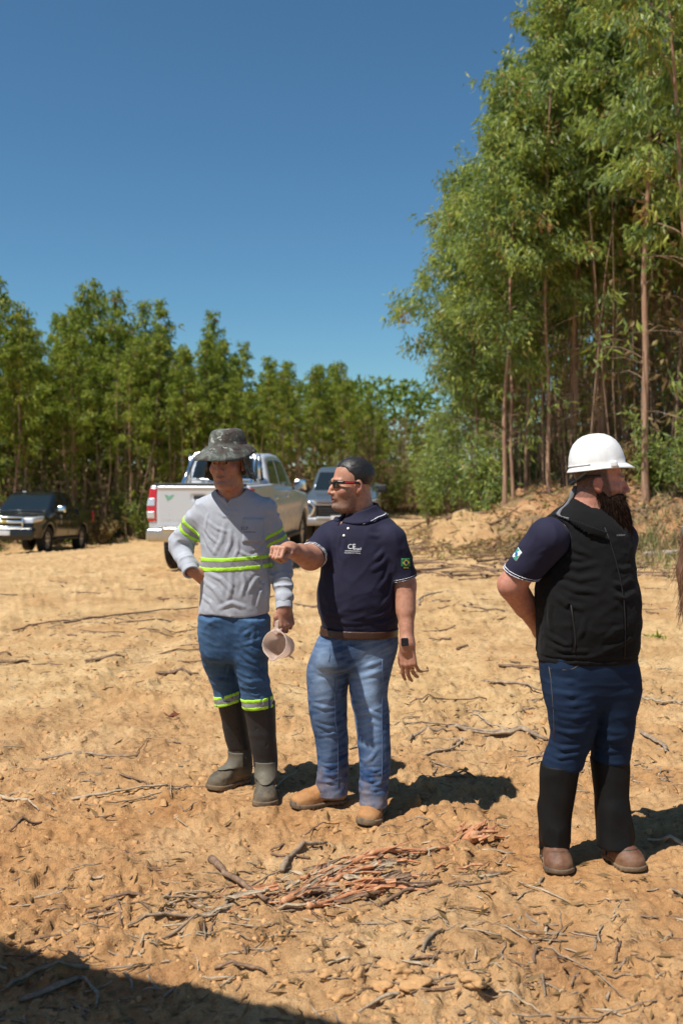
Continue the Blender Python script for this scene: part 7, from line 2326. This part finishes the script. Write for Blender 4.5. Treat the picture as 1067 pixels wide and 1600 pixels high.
def make_litter():
    rng = np.random.RandomState(77)
    # ---- earth crumbs: uncountable
    n = 21000
    a = np.radians(rng.uniform(-21, 21, n)); r = 2.5 * (9.5 / 2.5) ** rng.uniform(0, 1, n)
    x, y = np.sin(a) * r, np.cos(a) * r
    P = np.stack([x, y], 1)
    den = sstep(-.25, .5, fbm(P, 1.1, 3, 201)) 
    keep = rng.uniform(0, 1, n) < .12 + .88 * den
    x, y, r = x[keep], y[keep], r[keep]
    z = zg(x, y); sz = (.0022 + .009 * rng.uniform(0, 1, len(x)) ** 7) * (1 + .14 * (r - 3))
    k = len(x)
    cube = np.array([(-1, -1, -1), (1, -1, -1), (1, 1, -1), (-1, 1, -1), (-.7, -.7, .8), (.7, -.7, .9), (.75, .7, .8), (-.7, .65, 1)], np.float32)
    cf = np.array([(0, 1, 5, 4), (1, 2, 6, 5), (2, 3, 7, 6), (3, 0, 4, 7), (4, 5, 6, 7)])
    V = cube[None] * (1 + rng.normal(0, .30, (k, 8, 3))) * np.stack([rng.uniform(.6, 1.4, k), rng.uniform(.6, 1.4, k), rng.uniform(.5, 1.0, k)], 1)[:, None]
    an = rng.uniform(0, 6.28, k); ca, sa = np.cos(an), np.sin(an)
    X = V[:, :, 0] * ca[:, None] - V[:, :, 1] * sa[:, None]; Yv = V[:, :, 0] * sa[:, None] + V[:, :, 1] * ca[:, None]
    V = np.stack([X, Yv, V[:, :, 2]], 2) * sz[:, None, None] + np.stack([x, y, z + sz * .15], 1)[:, None]
    F = (cf[None] + (np.arange(k) * 8)[:, None, None]).reshape(-1, 4)
    o = link('soil_crumbs', mesh_np('soil_crumbs', V.reshape(-1, 3), F, True), M_CLOD); o['kind'] = 'stuff'
    # ---- clods one can pick out
    spots = [(655, 1552, .032), (718, 1535, .042), (620, 1556, .028), (597, 1545, .024), (560, 1532, .030), (690, 1520, .030), (630, 1530, .035), (575, 1570, .032), (740, 1560, .03), (585, 1300, .022), (605, 1512, .03), (540, 1555, .028), (515, 1530, .026)]
    for i, (u, v, s_) in enumerate(spots):
        X, Y = gp(u, v); V, F = clod_np((X, Y, zg1(X, Y) + s_ * .12), s_, rng, 3)
        lab = {0: 'large rounded clod of earth in the cluster near the lower edge', 1: 'largest flat-topped clod of earth lying right of the cluster'}.get(i, 'fist-sized clod of dry earth in the loose cluster near the lower edge')
        thing_mesh('dirt_clod', V, F, M_CLOD, lab, 'clod', 'clods of dry earth in the foreground')
    for i in range(18):
        u, v = rng.uniform(10, 1060), 1050 + 540 * rng.uniform(0, 1) ** .8
        X, Y = gp(u, v); s_ = rng.uniform(.011, .022)
        V, F = clod_np((X, Y, zg1(X, Y) + s_ * .1), s_, rng, 2)
        thing_mesh('dirt_clod', V, F, M_CLOD, 'small crumbling lump of ochre earth lying loose on the bare ground', 'clod', 'small loose lumps of earth')
    # ---- fine bark shreds and twigs: uncountable
    L = {0: [], 1: [], 2: []}
    cl = [gp(*c) for c in ((370, 1440), (460, 1420), (690, 1130), (820, 1090), (770, 1410), (690, 1550), (1020, 1190), (200, 1240), (60, 1560), (140, 1530), (700, 940), (640, 900), (300, 985), (120, 970), (90, 1030), (860, 1520), (960, 1480), (620, 1440), (720, 1330), (250, 1410), (160, 1400), (1050, 1090), (760, 1190))]
    for i in range(1050):
        q = rng.rand()
        if q < .84:
            c = cl[rng.randint(len(cl))]; sp = .10 + .035 * c[1]
            X, Y = c[0] + rng.normal(0, sp * 1.6), c[1] + rng.normal(0, sp)
        else:
            a = math.radians(rng.uniform(-21, 21)); r = 2.7 * (17 / 2.7) ** rng.uniform(0, 1); X, Y = math.sin(a) * r, math.cos(a) * r
        if any((X - fx) ** 2 + (Y - fy) ** 2 < .02 for fx, fy in FEET) or Y < 2.4: continue
        Lg = rng.uniform(.02, .13) * (1 + .05 * Y) * (1.6 if rng.rand() < .12 else 1)
        an = rng.normal(.15, .75); d = np.array([math.cos(an), math.sin(an)]) * Lg / 2
        p = curve2((X - d[0], Y - d[1]), (X + d[0], Y + d[1]), rng.normal(0, .05), 5, rng)
        P3 = ground_path(p, .001 + rng.uniform(0, .006))
        P3[:, 2] = P3[:, 2] * .5 + P3[:, 2].mean() * .5 + np.sin(np.linspace(0, math.pi, 5)) * rng.uniform(-.006, .008)
        V, F = strip_np(P3, rng.uniform(.002, .009) * (1 + .05 * Y), rng.uniform(.0008, .003), rng)
        L[rng.choice(3, p=[.36, .28, .36])].append((V, F))
    for k, nm in enumerate(('bark_litter', 'bark_litter', 'bark_litter')):
        V, F = join_np(L[k]); o = link(nm, mesh_np(nm, V, F), M_BARKS[k]); o['kind'] = 'stuff'
    # dry leaves
    n = 1500; C = []; 
    for i in range(n):
        if rng.rand() < .6: c = cl[rng.randint(len(cl))]; X, Y = c[0] + rng.normal(0, .25 + .05 * c[1]), c[1] + rng.normal(0, .2 + .03 * c[1])
        else: a = math.radians(rng.uniform(-21, 21)); r = rng.uniform(2.8, 17); X, Y = math.sin(a) * r, math.cos(a) * r
        C.append((X, max(Y, 2.5)))
    C = np.array(C, np.float32); z = zg(C[:, 0], C[:, 1]) + .006
    D = np.stack([rng.normal(0, 1, n), rng.normal(0, 1, n), rng.normal(.08, .25, n)], 1); D /= np.linalg.norm(D, axis=1)[:, None]
    V, F = leaf_quads(np.concatenate([C, z[:, None]], 1), D, rng.uniform(.03, .08, n), rng.uniform(.008, .02, n), rng)
    me = mesh_np('fallen_leaves', V, F, False); set_float(me, np.repeat(rng.uniform(0, .45, n), 4), 'leafy'); o = link('fallen_leaves', me, M_DRY); o['kind'] = 'stuff'
    # ---- sticks and strips the photograph lets you point at
    S = [  # from, to (pixels), bend, width, thickness, material, name, label
        ((0, 1243), (62, 1270), .05, .034, .010, 2, 'stick', 'pale flat stick at the left edge of the clearing, level with the boots'),
        ((112, 1250), (262, 1233), .03, .030, .010, 2, 'bark_strip', 'long pale forked strip left of the rubber boots'),
        ((150, 1262), (300, 1232), -.06, .016, .008, 0, 'bark_strip', 'dark strip lying under the long pale forked one'),
        ((182, 1212), (240, 1236), .10, .026, .008, 1, 'bark_strip', 'brown curled strip crossing the long pale forked one'),
        ((262, 1233), (325, 1231), .02, .010, .006, 1, 'twig', 'thin straight twig pointing at the toe of the rubber boot'),
        ((268, 1228), (267, 1252), .0, .012, .008, 2, 'twig', 'short upright peg of wood beside the long pale strip'),
        ((55, 1180), (215, 1184), -.05, .030, .008, 0, 'bark_strip', 'grey bark strip stretched on bare ground beyond the long pale one'),
        ((213, 1184), (246, 1162), .12, .014, .006, 1, 'twig', 'thin twig splaying from the end of the grey bark strip'),
        ((16, 1303), (66, 1286), .08, .024, .010, 1, 'bark_strip', 'short dark curled bark strip near the left edge'),
        ((330, 1345), (425, 1415), -.05, .055, .018, 1, 'branch', 'smooth reddish-brown branch slanting into the splintered pile'),
        ((350, 1425), (455, 1360), .10, .020, .012, 0, 'branch', 'thin grey branch rising across the reddish one in the pile'),
        ((440, 1368), (510, 1322), .12, .040, .016, 0, 'branch', 'curved grey branch whose tip points up behind the pile'),
        ((424, 1335), (485, 1345), -.10, .018, .008, 1, 'bark_strip', 'short brown strip on clean earth behind the pile'),
        ((160, 1412), (235, 1405), .03, .026, .012, 1, 'bark_strip', 'dark ragged strip left of the pile'),
        ((232, 1410), (330, 1402), -.06, .018, .008, 0, 'bark_strip', 'grey strip continuing the dark ragged one to the pile'),
        ((135, 1432), (180, 1430), .08, .022, .010, 1, 'bark_strip', 'small dark hooked strip at the outer end of the litter trail'),
        ((200, 1450), (355, 1432), .08, .034, .010, 0, 'bark_strip', 'long grey shredded strip at the front of the litter trail'),
        ((220, 1482), (245, 1462), .10, .020, .008, 2, 'bark_strip', 'short pale strip standing out in front of the litter trail'),
        ((255, 1470), (360, 1425), -.05, .022, .012, 0, 'branch', 'thin dark branch at the front of the pile'),
        ((500, 1372), (700, 1330), .05, .050, .022, 3, 'splintered_branch', 'long splintered orange-red branch along the back of the pile'),
        ((440, 1420), (560, 1372), -.04, .045, .020, 3, 'splintered_branch', 'short splintered reddish branch in the middle of the pile'),
        ((480, 1425), (600, 1396), .05, .040, .018, 3, 'splintered_branch', 'splintered pinkish branch at the front right of the pile'),
        ((470, 1308), (530, 1288), -.06, .012, .006, 1, 'twig', 'thin reddish twig just in front of the tan boots'),
        ((592, 1420), (690, 1388), .10, .022, .010, 1, 'bark_strip', 'brown arched strip right of the pile'),
        ((640, 1165), (700, 1145), .15, .032, .012, 0, 'bark_strip', 'curved grey strip behind the navy man shadow'),
        ((660, 1188), (722, 1150), -.10, .036, .012, 2, 'bark_strip', 'pale arched strip right of the faded jeans'),
        ((640, 1137), (735, 1140), .03, .022, .010, 0, 'bark_strip', 'straight dry strip lying behind the pale arched one'),
        ((700, 1140), (855, 1165), .06, .060, .018, 0, 'bark_strip', 'thick bundle of grey bark running to the bearded man knee'),
        ((735, 1120), (790, 1142), .03, .026, .010, 2, 'bark_strip', 'pale split strip lying on the thick bark bundle'),
        ((640, 1105), (760, 1092), .08, .022, .010, 1, 'bark_strip', 'thin dark arched strip in the open ground between the men'),
        ((755, 1068), (850, 1085), .05, .055, .016, 0, 'bark_strip', 'grey frayed bark bundle beside the dark blue jeans'),
        ((800, 1120), (850, 1105), .02, .012, .008, 1, 'twig', 'straight brown twig ending at the dark blue jeans'),
        ((655, 945), (700, 925), .12, .060, .016, 0, 'branch', 'forked dry branch on the ground beyond the watch hand'),
        ((675, 940), (710, 932), -.10, .040, .014, 0, 'branch', 'thinner dry branch across the forked one'),
        ((100, 975), (310, 950), .02, .050, .02, 1, 'branch', 'long dark branch lying across the open ground left of the grey shirt'),
        ((20, 985), (110, 972), .03, .040, .016, 1, 'branch', 'dark branch continuing toward the left edge of the clearing'),
        ((240, 938), (310, 937), .04, .040, .014, 1, 'branch', 'short dark branch beside the grey shirt elbow'),
        ((435, 1070), (478, 1078), -.06, .014, .008, 1, 'twig', 'thin bent twig between the two pairs of jeans'),
        ((430, 1128), (465, 1122), .05, .022, .010, 0, 'bark_strip', 'flat grey strip between the rubber boots and the faded jeans'),
        ((430, 1235), (470, 1210), .06, .016, .010, 2, 'stick', 'pale stick lying in the shadow between the boots'),
        ((1000, 1100), (1066, 1104), .03, .040, .012, 2, 'bark_strip', 'pale straight bark strip right of the dark blue jeans'),
        ((1000, 1150), (1040, 1185), .10, .050, .014, 0, 'bark_strip', 'crumpled grey bark right of the black gaiters'),
        ((1012, 1318), (1066, 1330), -.05, .036, .012, 2, 'bark_strip', 'pale splintered bark right of the brown boots'),
        ((1045, 1390), (1066, 1408), .05, .030, .012, 0, 'bark_strip', 'dark bark piece at the right edge in front of the brown boots'),
        ((850, 1480), (975, 1560), .06, .014, .008, 0, 'twig', 'long thin grey twig slanting to the lower right'),
        ((800, 1590), (1066, 1562), -.07, .014, .010, 0, 'twig', 'long arched dark twig along the lower edge'),
        ((780, 1552), (848, 1575), .03, .014, .008, 2, 'twig', 'straight pale twig above the long arched one'),
        ((835, 1505), (845, 1478), .10, .022, .008, 1, 'bark_strip', 'dark leaf-shaped bark piece at the root of the slanting twig'),
        ((985, 1505), (1035, 1535), .06, .012, .006, 1, 'twig', 'thin brown twig in the lower right'),
        ((335, 1518), (415, 1522), .04, .022, .010, 1, 'bark_strip', 'dark bark strip just outside the foreground shadow'),
        ((90, 1490), (165, 1502), -.05, .010, .006, 1, 'twig', 'thin twig along the edge of the foreground shadow'),
        ((10, 1545), (140, 1518), .06, .050, .012, 0, 'bark_strip', 'broad frayed bark strip inside the foreground shadow'),
        ((30, 1562), (130, 1530), -.05, .040, .012, 0, 'bark_strip', 'second frayed bark strip below it inside the foreground shadow'),
        ((195, 1520), (208, 1548), .04, .022, .012, 0, 'stick', 'short stub of wood at the shadow edge'),
        ((127, 1535), (150, 1582), .12, .022, .010, 0, 'bark_strip', 'hooked strip in the middle of the foreground shadow'),
        ((560, 1590), (625, 1560), .03, .026, .010, 2, 'bark_strip', 'pale frayed strip at the lower edge beside the clods'),
        ((660, 1500), (690, 1462), .06, .026, .010, 0, 'bark_strip', 'bundle of dry stems above the clods'),
    ]
    for a, b, bend, w, th, mi, nm, lab in S:
        pile = 1290 < a[1] < 1440 and 320 < a[0] < 720
        w = w * (.62 if pile else .52); th = th * (.8 if pile else .5)
        A_, B_ = gp(*a), gp(*b)
        N = 12
        p = curve2(A_, B_, bend, N, rng, .010)
        P3 = ground_path(p, w * .28 + .004)
        zz = P3[:, 2]; k = np.ones(5) / 5; zs_ = np.convolve(np.pad(zz, 2, mode='edge'), k, 'valid')
        P3[:, 2] = np.maximum(zs_, zz) + np.sin(np.linspace(0, math.pi, N)) * rng.uniform(.0, .012)
        if nm in ('branch', 'stick', 'twig', 'splintered_branch'):
            rr = w * .5 * np.linspace(1.0, .55, N) * rng.uniform(.85, 1.15, N)
            V, F = tube_np(P3, rr, 7)
            V = V + .12 * w * vnoise(V, 60, 5)[:, None]
        else:
            LL = []
            for q in range(3 if w > .03 else 1):
                off = ground_path(p + rng.normal(0, w * .35, 2) * (q > 0), 0); off[:, 2] = P3[:, 2] + q * th * .6
                i0 = rng.randint(0, 3) * (q > 0); i1 = N - rng.randint(0, 4) * (q > 0)
                LL.append(strip_np(off[i0:i1], w / (1 + .5 * (q > 0)), th, rng, .7, .22))
            V, F = join_np(LL)
        e = thing_mesh(nm, V, F, M_BARKS[mi], lab, nm.replace('_', ' '), 'loose bark and sticks on the ground')
        if nm == 'splintered_branch':
            SP = []
            for q in range(16):
                t0 = rng.uniform(0, .75); i = int(t0 * (N - 1)); q0 = P3[i]; d = P3[min(i + 4, N - 1)] - q0; Lq = np.linalg.norm(d) + 1e-6; d = d / Lq
                d = d + rng.normal(0, .22, 3); d[2] = abs(d[2]) * .8
                s0 = q0 + rng.normal(0, w * .35, 3) * np.array([1, 1, .5])
                SP.append(tube_np(np.array([s0, s0 + d * .05, s0 + d * rng.uniform(.08, .17)]), [w * .13, w * .11, w * .02], 4))
            V2, F2 = join_np(SP); c = np.array(e.location)
            o = link('splinters', mesh_np('splinters', V2 - c, F2, False), M_BARKS[3 if rng.rand() < .7 else 2], e); o['kind'] = 'stuff'
    # loose splinters of the pile, uncountable
    SP = []
    for q in range(120):
        u = rng.normal(510, 85); v = 1388 - .16 * (u - 510) + rng.normal(0, 17)
        X, Y = gp(u, v); an = rng.normal(.35, .35); Lq = rng.uniform(.03, .15)
        d = np.array([math.cos(an) * Lq, math.sin(an) * Lq, rng.uniform(-.008, .025)])
        p = np.array([X, Y, zg1(X, Y) + rng.uniform(.002, .025)])
        if q % 3: SP.append(strip_np(np.array([p, p + d * .35 + rng.normal(0, .005, 3), p + d * .7 + rng.normal(0, .006, 3), p + d * 1.3]), rng.uniform(.008, .028), rng.uniform(.002, .006), rng, 1.1, .25))
        else: SP.append(tube_np(np.array([p, p + d * .5 + rng.normal(0, .004, 3), p + d]), [rng.uniform(.002, .005), .003, .001], 4))
    rng.shuffle(SP)
    for k, m_ in ((0, M_BARKS[3]), (1, M_BARKS[2]), (2, M_BARKS[1])):
        V, F = join_np(SP[k::3]); o = link('wood_splinters', mesh_np('wood_splinters', V, F, False), m_); o['kind'] = 'stuff'
    # the red broken chunk
    X, Y = gp(735, 1312); z0 = zg1(X, Y); LL = [clod_np((X, Y, z0 + .02), .05, rng, 2)]
    ch = thing_mesh('wood_chunk', LL[0][0], LL[0][1], M_BARKS[3], 'broken chunk of red wood lying between the tan boots and the brown boots', 'wood chunk')
    SP = []
    for q in range(22):
        p = np.array([X + rng.normal(.02, .05), Y + rng.normal(0, .03), z0 + rng.uniform(.01, .06)]); an = rng.normal(.9, .5)
        d = np.array([math.cos(an), math.sin(an) * .6, rng.uniform(-.1, .5)]) * rng.uniform(.04, .11)
        SP.append(tube_np(np.array([p, p + d * .6, p + d]), [.009, .007, .003], 5))
    V, F = join_np(SP); o = link('splinters', mesh_np('splinters', V - np.array(ch.location), F, False), M_BARKS[3], ch); o['kind'] = 'stuff'
    # red leaf on open ground
    X, Y = gp(262, 1126); C = np.array([[X + i * .02, Y + (i % 2) * .015, zg1(X, Y) + .01] for i in range(4)]); D = np.array([(1, .2, .3), (-.9, .3, .35), (.5, -.5, .5), (-.4, .4, .6)], float); D /= np.linalg.norm(D, axis=1)[:, None]
    V, F = leaf_quads(C, D, np.array([.09, .07, .06, .06]), np.array([.035, .03, .025, .03]), rng)
    thing_mesh('dead_leaf', V, F, simple('red_brown_leaf', (.16, .045, .018), .7), 'curled red-brown dead leaf alone on the bare ground left of the grey-shirted man', 'leaf', smooth=False)
    # leaves and shreds over the bank, uncountable
    n = 9000; u = rng.uniform(600, 1090, n); v = rng.uniform(752, 880, n); C = np.array([gp(a_, b_) for a_, b_ in zip(u, v)], np.float32)
    k = in_right(C[:, 0], C[:, 1]) > -.8 + .6 * rng.normal(0, 1, n); C = C[k]; n = len(C)
    D = np.stack([rng.normal(0, 1, n), rng.normal(0, .6, n), rng.normal(.1, .35, n)], 1); D /= np.linalg.norm(D, axis=1)[:, None]
    V, F = leaf_quads(np.concatenate([C, (z_base(C[:, 0], C[:, 1]) + .02)[:, None]], 1), D, rng.uniform(.06, .24, n), rng.uniform(.02, .06, n), rng)
    me = mesh_np('bank_leaf_litter', V, F, False); set_float(me, np.repeat(rng.uniform(0, .9, n), 4), 'leafy'); o = link('bank_leaf_litter', me, M_DRY); o['kind'] = 'stuff'
    # ---- logs and fallen branches on the bank
    LG = [((1008, 874), (1062, 868), .075, M_LOG, 'short pale cut log at the foot of the bank beside the grass'),
          ((868, 792), (930, 752), .05, M_BARKS[3], 'fallen orange-brown trunk slanting up the bank behind the bearded man'),
          ((700, 846), (742, 824), .055, M_BARKS[1], 'broken brown branch at the foot of the earth heap'),
          ((690, 840), (726, 832), .045, M_BARKS[0], 'grey branch crossing the broken brown one by the heap'),
          ((640, 828), (705, 805), .035, M_BARKS[1], 'long thin branch on the road side of the earth heap'),
          ((752, 800), (782, 786), .05, M_LOG, 'pale stick on top of the earth heap')]
    for a, b, r, m_, lab in LG:
        A_, B_ = gp(*a), gp(*b); p = curve2(A_, B_, .02, 9, rng, .012)
        P3 = np.concatenate([p, (z_base(p[:, 0], p[:, 1]) + r * .8)[:, None]], 1)
        P3[:, 2] = np.linspace(P3[0, 2], P3[-1, 2], 9) * .6 + P3[:, 2] * .4
        V, F = tube_np(P3, r * np.linspace(1, .75, 9), 10); V = V + .1 * r * vnoise(V, 12, 6)[:, None]
        nm = 'log' if 'log' in lab else 'branch'
        thing_mesh(nm, V, F, m_, lab, nm, 'fallen wood along the bank')
    # sticks scattered over the bank, uncountable
    LL = []
    for i in range(320):
        u, v = rng.uniform(620, 1067), rng.uniform(755, 905)
        X, Y = gp(u, v); an = rng.normal(.3, .9); Lq = rng.uniform(.2, 1.3); d = np.array([math.cos(an), math.sin(an)]) * Lq / 2
        p = curve2((X - d[0], Y - d[1]), (X + d[0], Y + d[1]), rng.normal(0, .1), 5, rng)
        P3 = np.concatenate([p, (z_base(p[:, 0], p[:, 1]) + rng.uniform(.01, .07))[:, None]], 1)
        LL.append(tube_np(P3, np.linspace(rng.uniform(.010, .030), .006, 5), 4, False))
    V, F = join_np(LL); o = link('bank_brushwood', mesh_np('bank_brushwood', V, F), M_BARKS[1]); o['kind'] = 'stuff'
    # dark litter streaks far out on the clearing
    LL = []
    for i in range(75):
        u, v = rng.uniform(0, 1067), 868 + 190 * rng.uniform(0, 1) ** 1.4
        X, Y = gp(u, v)
        if in_right(X, Y)[0] > .5: continue
        Lq = rng.uniform(.08, .5); an = rng.normal(.05, .5); d = np.array([math.cos(an), math.sin(an)]) * Lq / 2
        p = curve2((X - d[0], Y - d[1]), (X + d[0], Y + d[1]), rng.normal(0, .08), 6, rng)
        P3 = ground_path(p, .015); LL.append(strip_np(P3, rng.uniform(.010, .035), .006, rng, .4, .2))
    V, F = join_np(LL); o = link('bark_litter', mesh_np('bark_litter', V, F), M_BARKS[1]); o['kind'] = 'stuff'

def make_plants():
    rng = np.random.RandomState(31)
    # grass on the bank
    m, nt, b = mat('dry_grass')
    at = nd(nt, 'ShaderNodeAttribute', attribute_name='leafy')
    nt.links.new(ramp(nt, at.outputs['Fac'], [(0, (.30, .22, .10)), (.55, (.38, .30, .14)), (.7, (.16, .20, .05)), (1, (.09, .15, .03))]), b.inputs['Base Color']); b.inputs['Roughness'].default_value = .8
    n = 9000
    x = rng.uniform(1.8, 13, n); y = rng.uniform(16.5, 25, n)
    R = in_right(x, y)
    cl = vnoise(np.stack([x, y], 1), .9, 301)
    k = (R > .1) & (R < 5) & (cl > .30) & (x > 4.6 + .2 * rng.normal(0, 1, n)); x, y = x[k], y[k]
    extra = [gp(u, v) for u, v in [(rng.normal(1025, 22), rng.normal(850, 8)) for _ in range(900)]]
    x = np.r_[x, [e[0] for e in extra]]; y = np.r_[y, [e[1] for e in extra]]
    n = len(x); z = z_base(x, y) - .02
    D = np.array([0, 0, 1.0]) + rng.normal(0, .28, (n, 3)); D /= np.linalg.norm(D, axis=1)[:, None]
    V, F = leaf_quads(np.stack([x, y, z], 1), D, rng.uniform(.10, .40, n), rng.uniform(.010, .022, n), rng)
    me = mesh_np('dry_grass', V, F, False); set_float(me, np.repeat(rng.uniform(0, 1, n) ** 1.4, 4), 'leafy'); o = link('dry_grass', me, m); o['kind'] = 'stuff'
    # shrubs and saplings
    def shrub(seed, H, R, nst, nlf, ln, wd, m_):
        r = np.random.RandomState(seed); st = []; C = []; D = []; val = []
        for i in range(nst):
            az = r.uniform(0, 6.28); h = H * r.uniform(.5, 1); sp = R * r.uniform(.3, 1)
            pts = np.array([(math.cos(az) * sp * q ** 1.3, math.sin(az) * sp * q ** 1.3, h * q) for q in np.linspace(0, 1, 5)]) + r.normal(0, .03, (5, 3)) * np.linspace(0, 1, 5)[:, None]
            st.append(tube_np(pts, np.linspace(.014, .004, 5), 4, False))
            for c in range(nlf):
                q = r.uniform(.25, 1.05); p = np.array([np.interp(q, np.linspace(0, 1, 5), pts[:, a]) for a in range(3)])
                k = 7
                C.append(p + r.normal(0, .07 * H ** .5, (k, 3))); d = np.array([math.cos(az) * .4, math.sin(az) * .4, -.45]) + r.normal(0, .55, (k, 3)); D.append(d / np.linalg.norm(d, axis=1)[:, None]); val.append(np.clip(r.normal(.48, .18) + r.normal(0, .1, k), 0, .97))
        V, F = join_np(st); a = mesh_np('stem', V, F); a.materials.append(M_TWIG)
        C = np.concatenate(C); D = np.concatenate(D); n = len(C)
        V, F = leaf_quads(C, D, r.uniform(.7, 1.3, n) * ln, r.uniform(.7, 1.2, n) * wd, r)
        b_ = mesh_np('foliage', V, F, False); set_float(b_, np.repeat(np.concatenate(val), 4), 'leafy'); b_.materials.append(m_)
        return a, b_
    kinds = [shrub(1, 2.2, .9, 10, 16, .16, .05, M_LEAF), shrub(2, 1.3, .7, 9, 14, .15, .05, M_LEAF), shrub(3, 3.2, 1.1, 11, 18, .17, .05, M_LEAF), shrub(4, .9, .6, 12, 12, .15, .045, M_DRY)]
    shr = []
    def put(k, x, y, lab, grp, sc=1.0, nm='shrub', cat='shrub'):
        e = empty(nm, (x, y, float(z_base([x], [y])[0]) - .03), lab, cat, grp, rng.uniform(0, 6.28)); e.scale = (sc,) * 3; shr.append(e)
        for n_, me in (('stems', kinds[k][0]), ('foliage', kinds[k][1])):
            o = bpy.data.objects.new(n_, me); COL.objects.link(o); o.parent = e; o['kind'] = 'stuff'
    for u, Y, k, sc, lab in ((700, 28, 2, 1.0, 'tall leafy sapling overhanging the road beyond the earth heap'), (735, 25, 0, 1.1, 'green shrub on the bank behind the earth heap'), (668, 33, 2, 1.0, 'grey-green sapling at the bend of the road'),
                             (760, 24, 1, 1.1, 'low shrub at the base of the corner trunks'), (1052, 19.5, 0, .9, 'leafy sapling at the edge of the picture behind the cut log'), (1020, 20, 1, .9, 'low green shrub on the bank beside the bearded face'), (990, 21, 3, 1.0, 'dry brown shrub behind the bearded face')):
        put(k, (u - U0) / FPX * Y, Y, lab, 'shrubs on the right bank', sc)
    E = np.array(LEFT_EDGE[1:9], float); seg = np.cumsum(np.r_[0, np.hypot(*np.diff(E, axis=0).T)])
    for i in range(42):
        s_ = rng.uniform(6, seg[-1]); x, y = np.interp(s_, seg, E[:, 0]), np.interp(s_, seg, E[:, 1]) + rng.uniform(.2, 2.0)
        put([0, 1, 3, 2][rng.randint(4)], x, y, 'low shrub at the foot of the left wood', 'shrubs along the left wood', rng.uniform(.6, 1.1))
    for i in range(13):
        Y = rng.uniform(21, 40); u = rng.uniform(640, 1067); x = (u - U0) / FPX * Y
        if in_right(x, Y)[0] < 1.6: continue
        put(rng.randint(4), x, Y, 'low shrub among the trunks of the right bank', 'shrubs among the right-hand trunks', rng.uniform(.5, 1.1))
    number([o for o in shr if 'left wood' in o['label']], 'low shrub at the foot of the left wood, # from the left')
    number([o for o in shr if 'among the trunks' in o['label']], 'low shrub among the trunks of the right bank, # from the road')
    # small green tufts on the bare ground
    for u, v, lab in ((1010, 885, 'small green weed in front of the cut log'), (1025, 998, 'tiny green weed right of the black vest')):
        X, Y = gp(u, v); n = 40; C = np.array([(X, Y, zg1(X, Y))] * n) + rng.normal(0, .05, (n, 3)) * np.array([1, 1, 0]); D = np.array([0, 0, .7]) + rng.normal(0, .6, (n, 3)); D /= np.linalg.norm(D, axis=1)[:, None]
        V, F = leaf_quads(C, D, rng.uniform(.04, .11, n), rng.uniform(.012, .025, n), rng)
        me_o = thing_mesh('weed', V, F, M_LEAFD, lab, 'weed', 'weeds on the bare ground', False); set_float(me_o.data, rng.uniform(.4, .9, 4 * n), 'leafy')
make_litter()
make_plants()

# ------------------------------------------------------------------ unseen canopy, added over the camera to cast the foreground shadow
def make_added_canopy():
    zc = 3.0; k = zc / math.tan(SUN_EL)
    off = np.array([-SUN_TO.x * k, -SUN_TO.y * k])            # its shadow lies this far from it
    a = np.array(px(-120, 1448, 1)[:2]); 
    A_ = np.array(on_ground(-60, 1462)) - off; B_ = np.array(on_ground(560, 1604)) - off
    d = (B_ - A_) / np.linalg.norm(B_ - A_); nrm = np.array([d[1], -d[0]])
    P0 = A_ - d * 1.6; P1 = B_ + d * 2.4; P2 = P1 + nrm * 3.4; P3 = P0 + nrm * 3.4
    e = empty('added_shade_canopy', (float((P0 + P2)[0] / 2), float((P0 + P2)[1] / 2), 0), 'unseen added tent over the camera whose edge shades the foreground', 'sunshade')
    c = np.array(e.location)
    mid = (P0 + P2) / 2
    V = [(*P0, zc), (*P1, zc), (*P2, zc), (*P3, zc), (*mid, zc + .7)]
    V += [(x, y, z - .03) for x, y, z in V]
    F = [(0, 1, 4), (1, 2, 4), (2, 3, 4), (3, 0, 4), (6, 5, 9), (7, 6, 9), (8, 7, 9), (5, 8, 9)]
    link('roof_sheet', mesh_np('roof_sheet', np.array(V) - c, np.array(F), False), simple('white_canvas', (.55, .55, .53), .8), e)
    Q = []
    for i in range(4): a_, b_ = V[i], V[(i + 1) % 4]; Q.append(([a_, b_, (b_[0], b_[1], b_[2] - .25), (a_[0], a_[1], a_[2] - .25)], [(0, 1, 2, 3)]))
    v, f = join_np([(np.array(q), np.array(g)) for q, g in Q]); o = link('valance', mesh_np('valance', v - c, f, False), bpy.data.materials['white_canvas'], e)
    so = o.modifiers.new('thickness', 'SOLIDIFY'); so.thickness = .004
    for p in (P0, P1, P2, P3):
        v, f = tube_np(np.array([(p[0], p[1], float(z_base([p[0]], [p[1]])[0])), (p[0], p[1], zc)]), .025, 8); link('pole', mesh_np('pole', v - c, f), M_CHROME, e)
make_added_canopy()
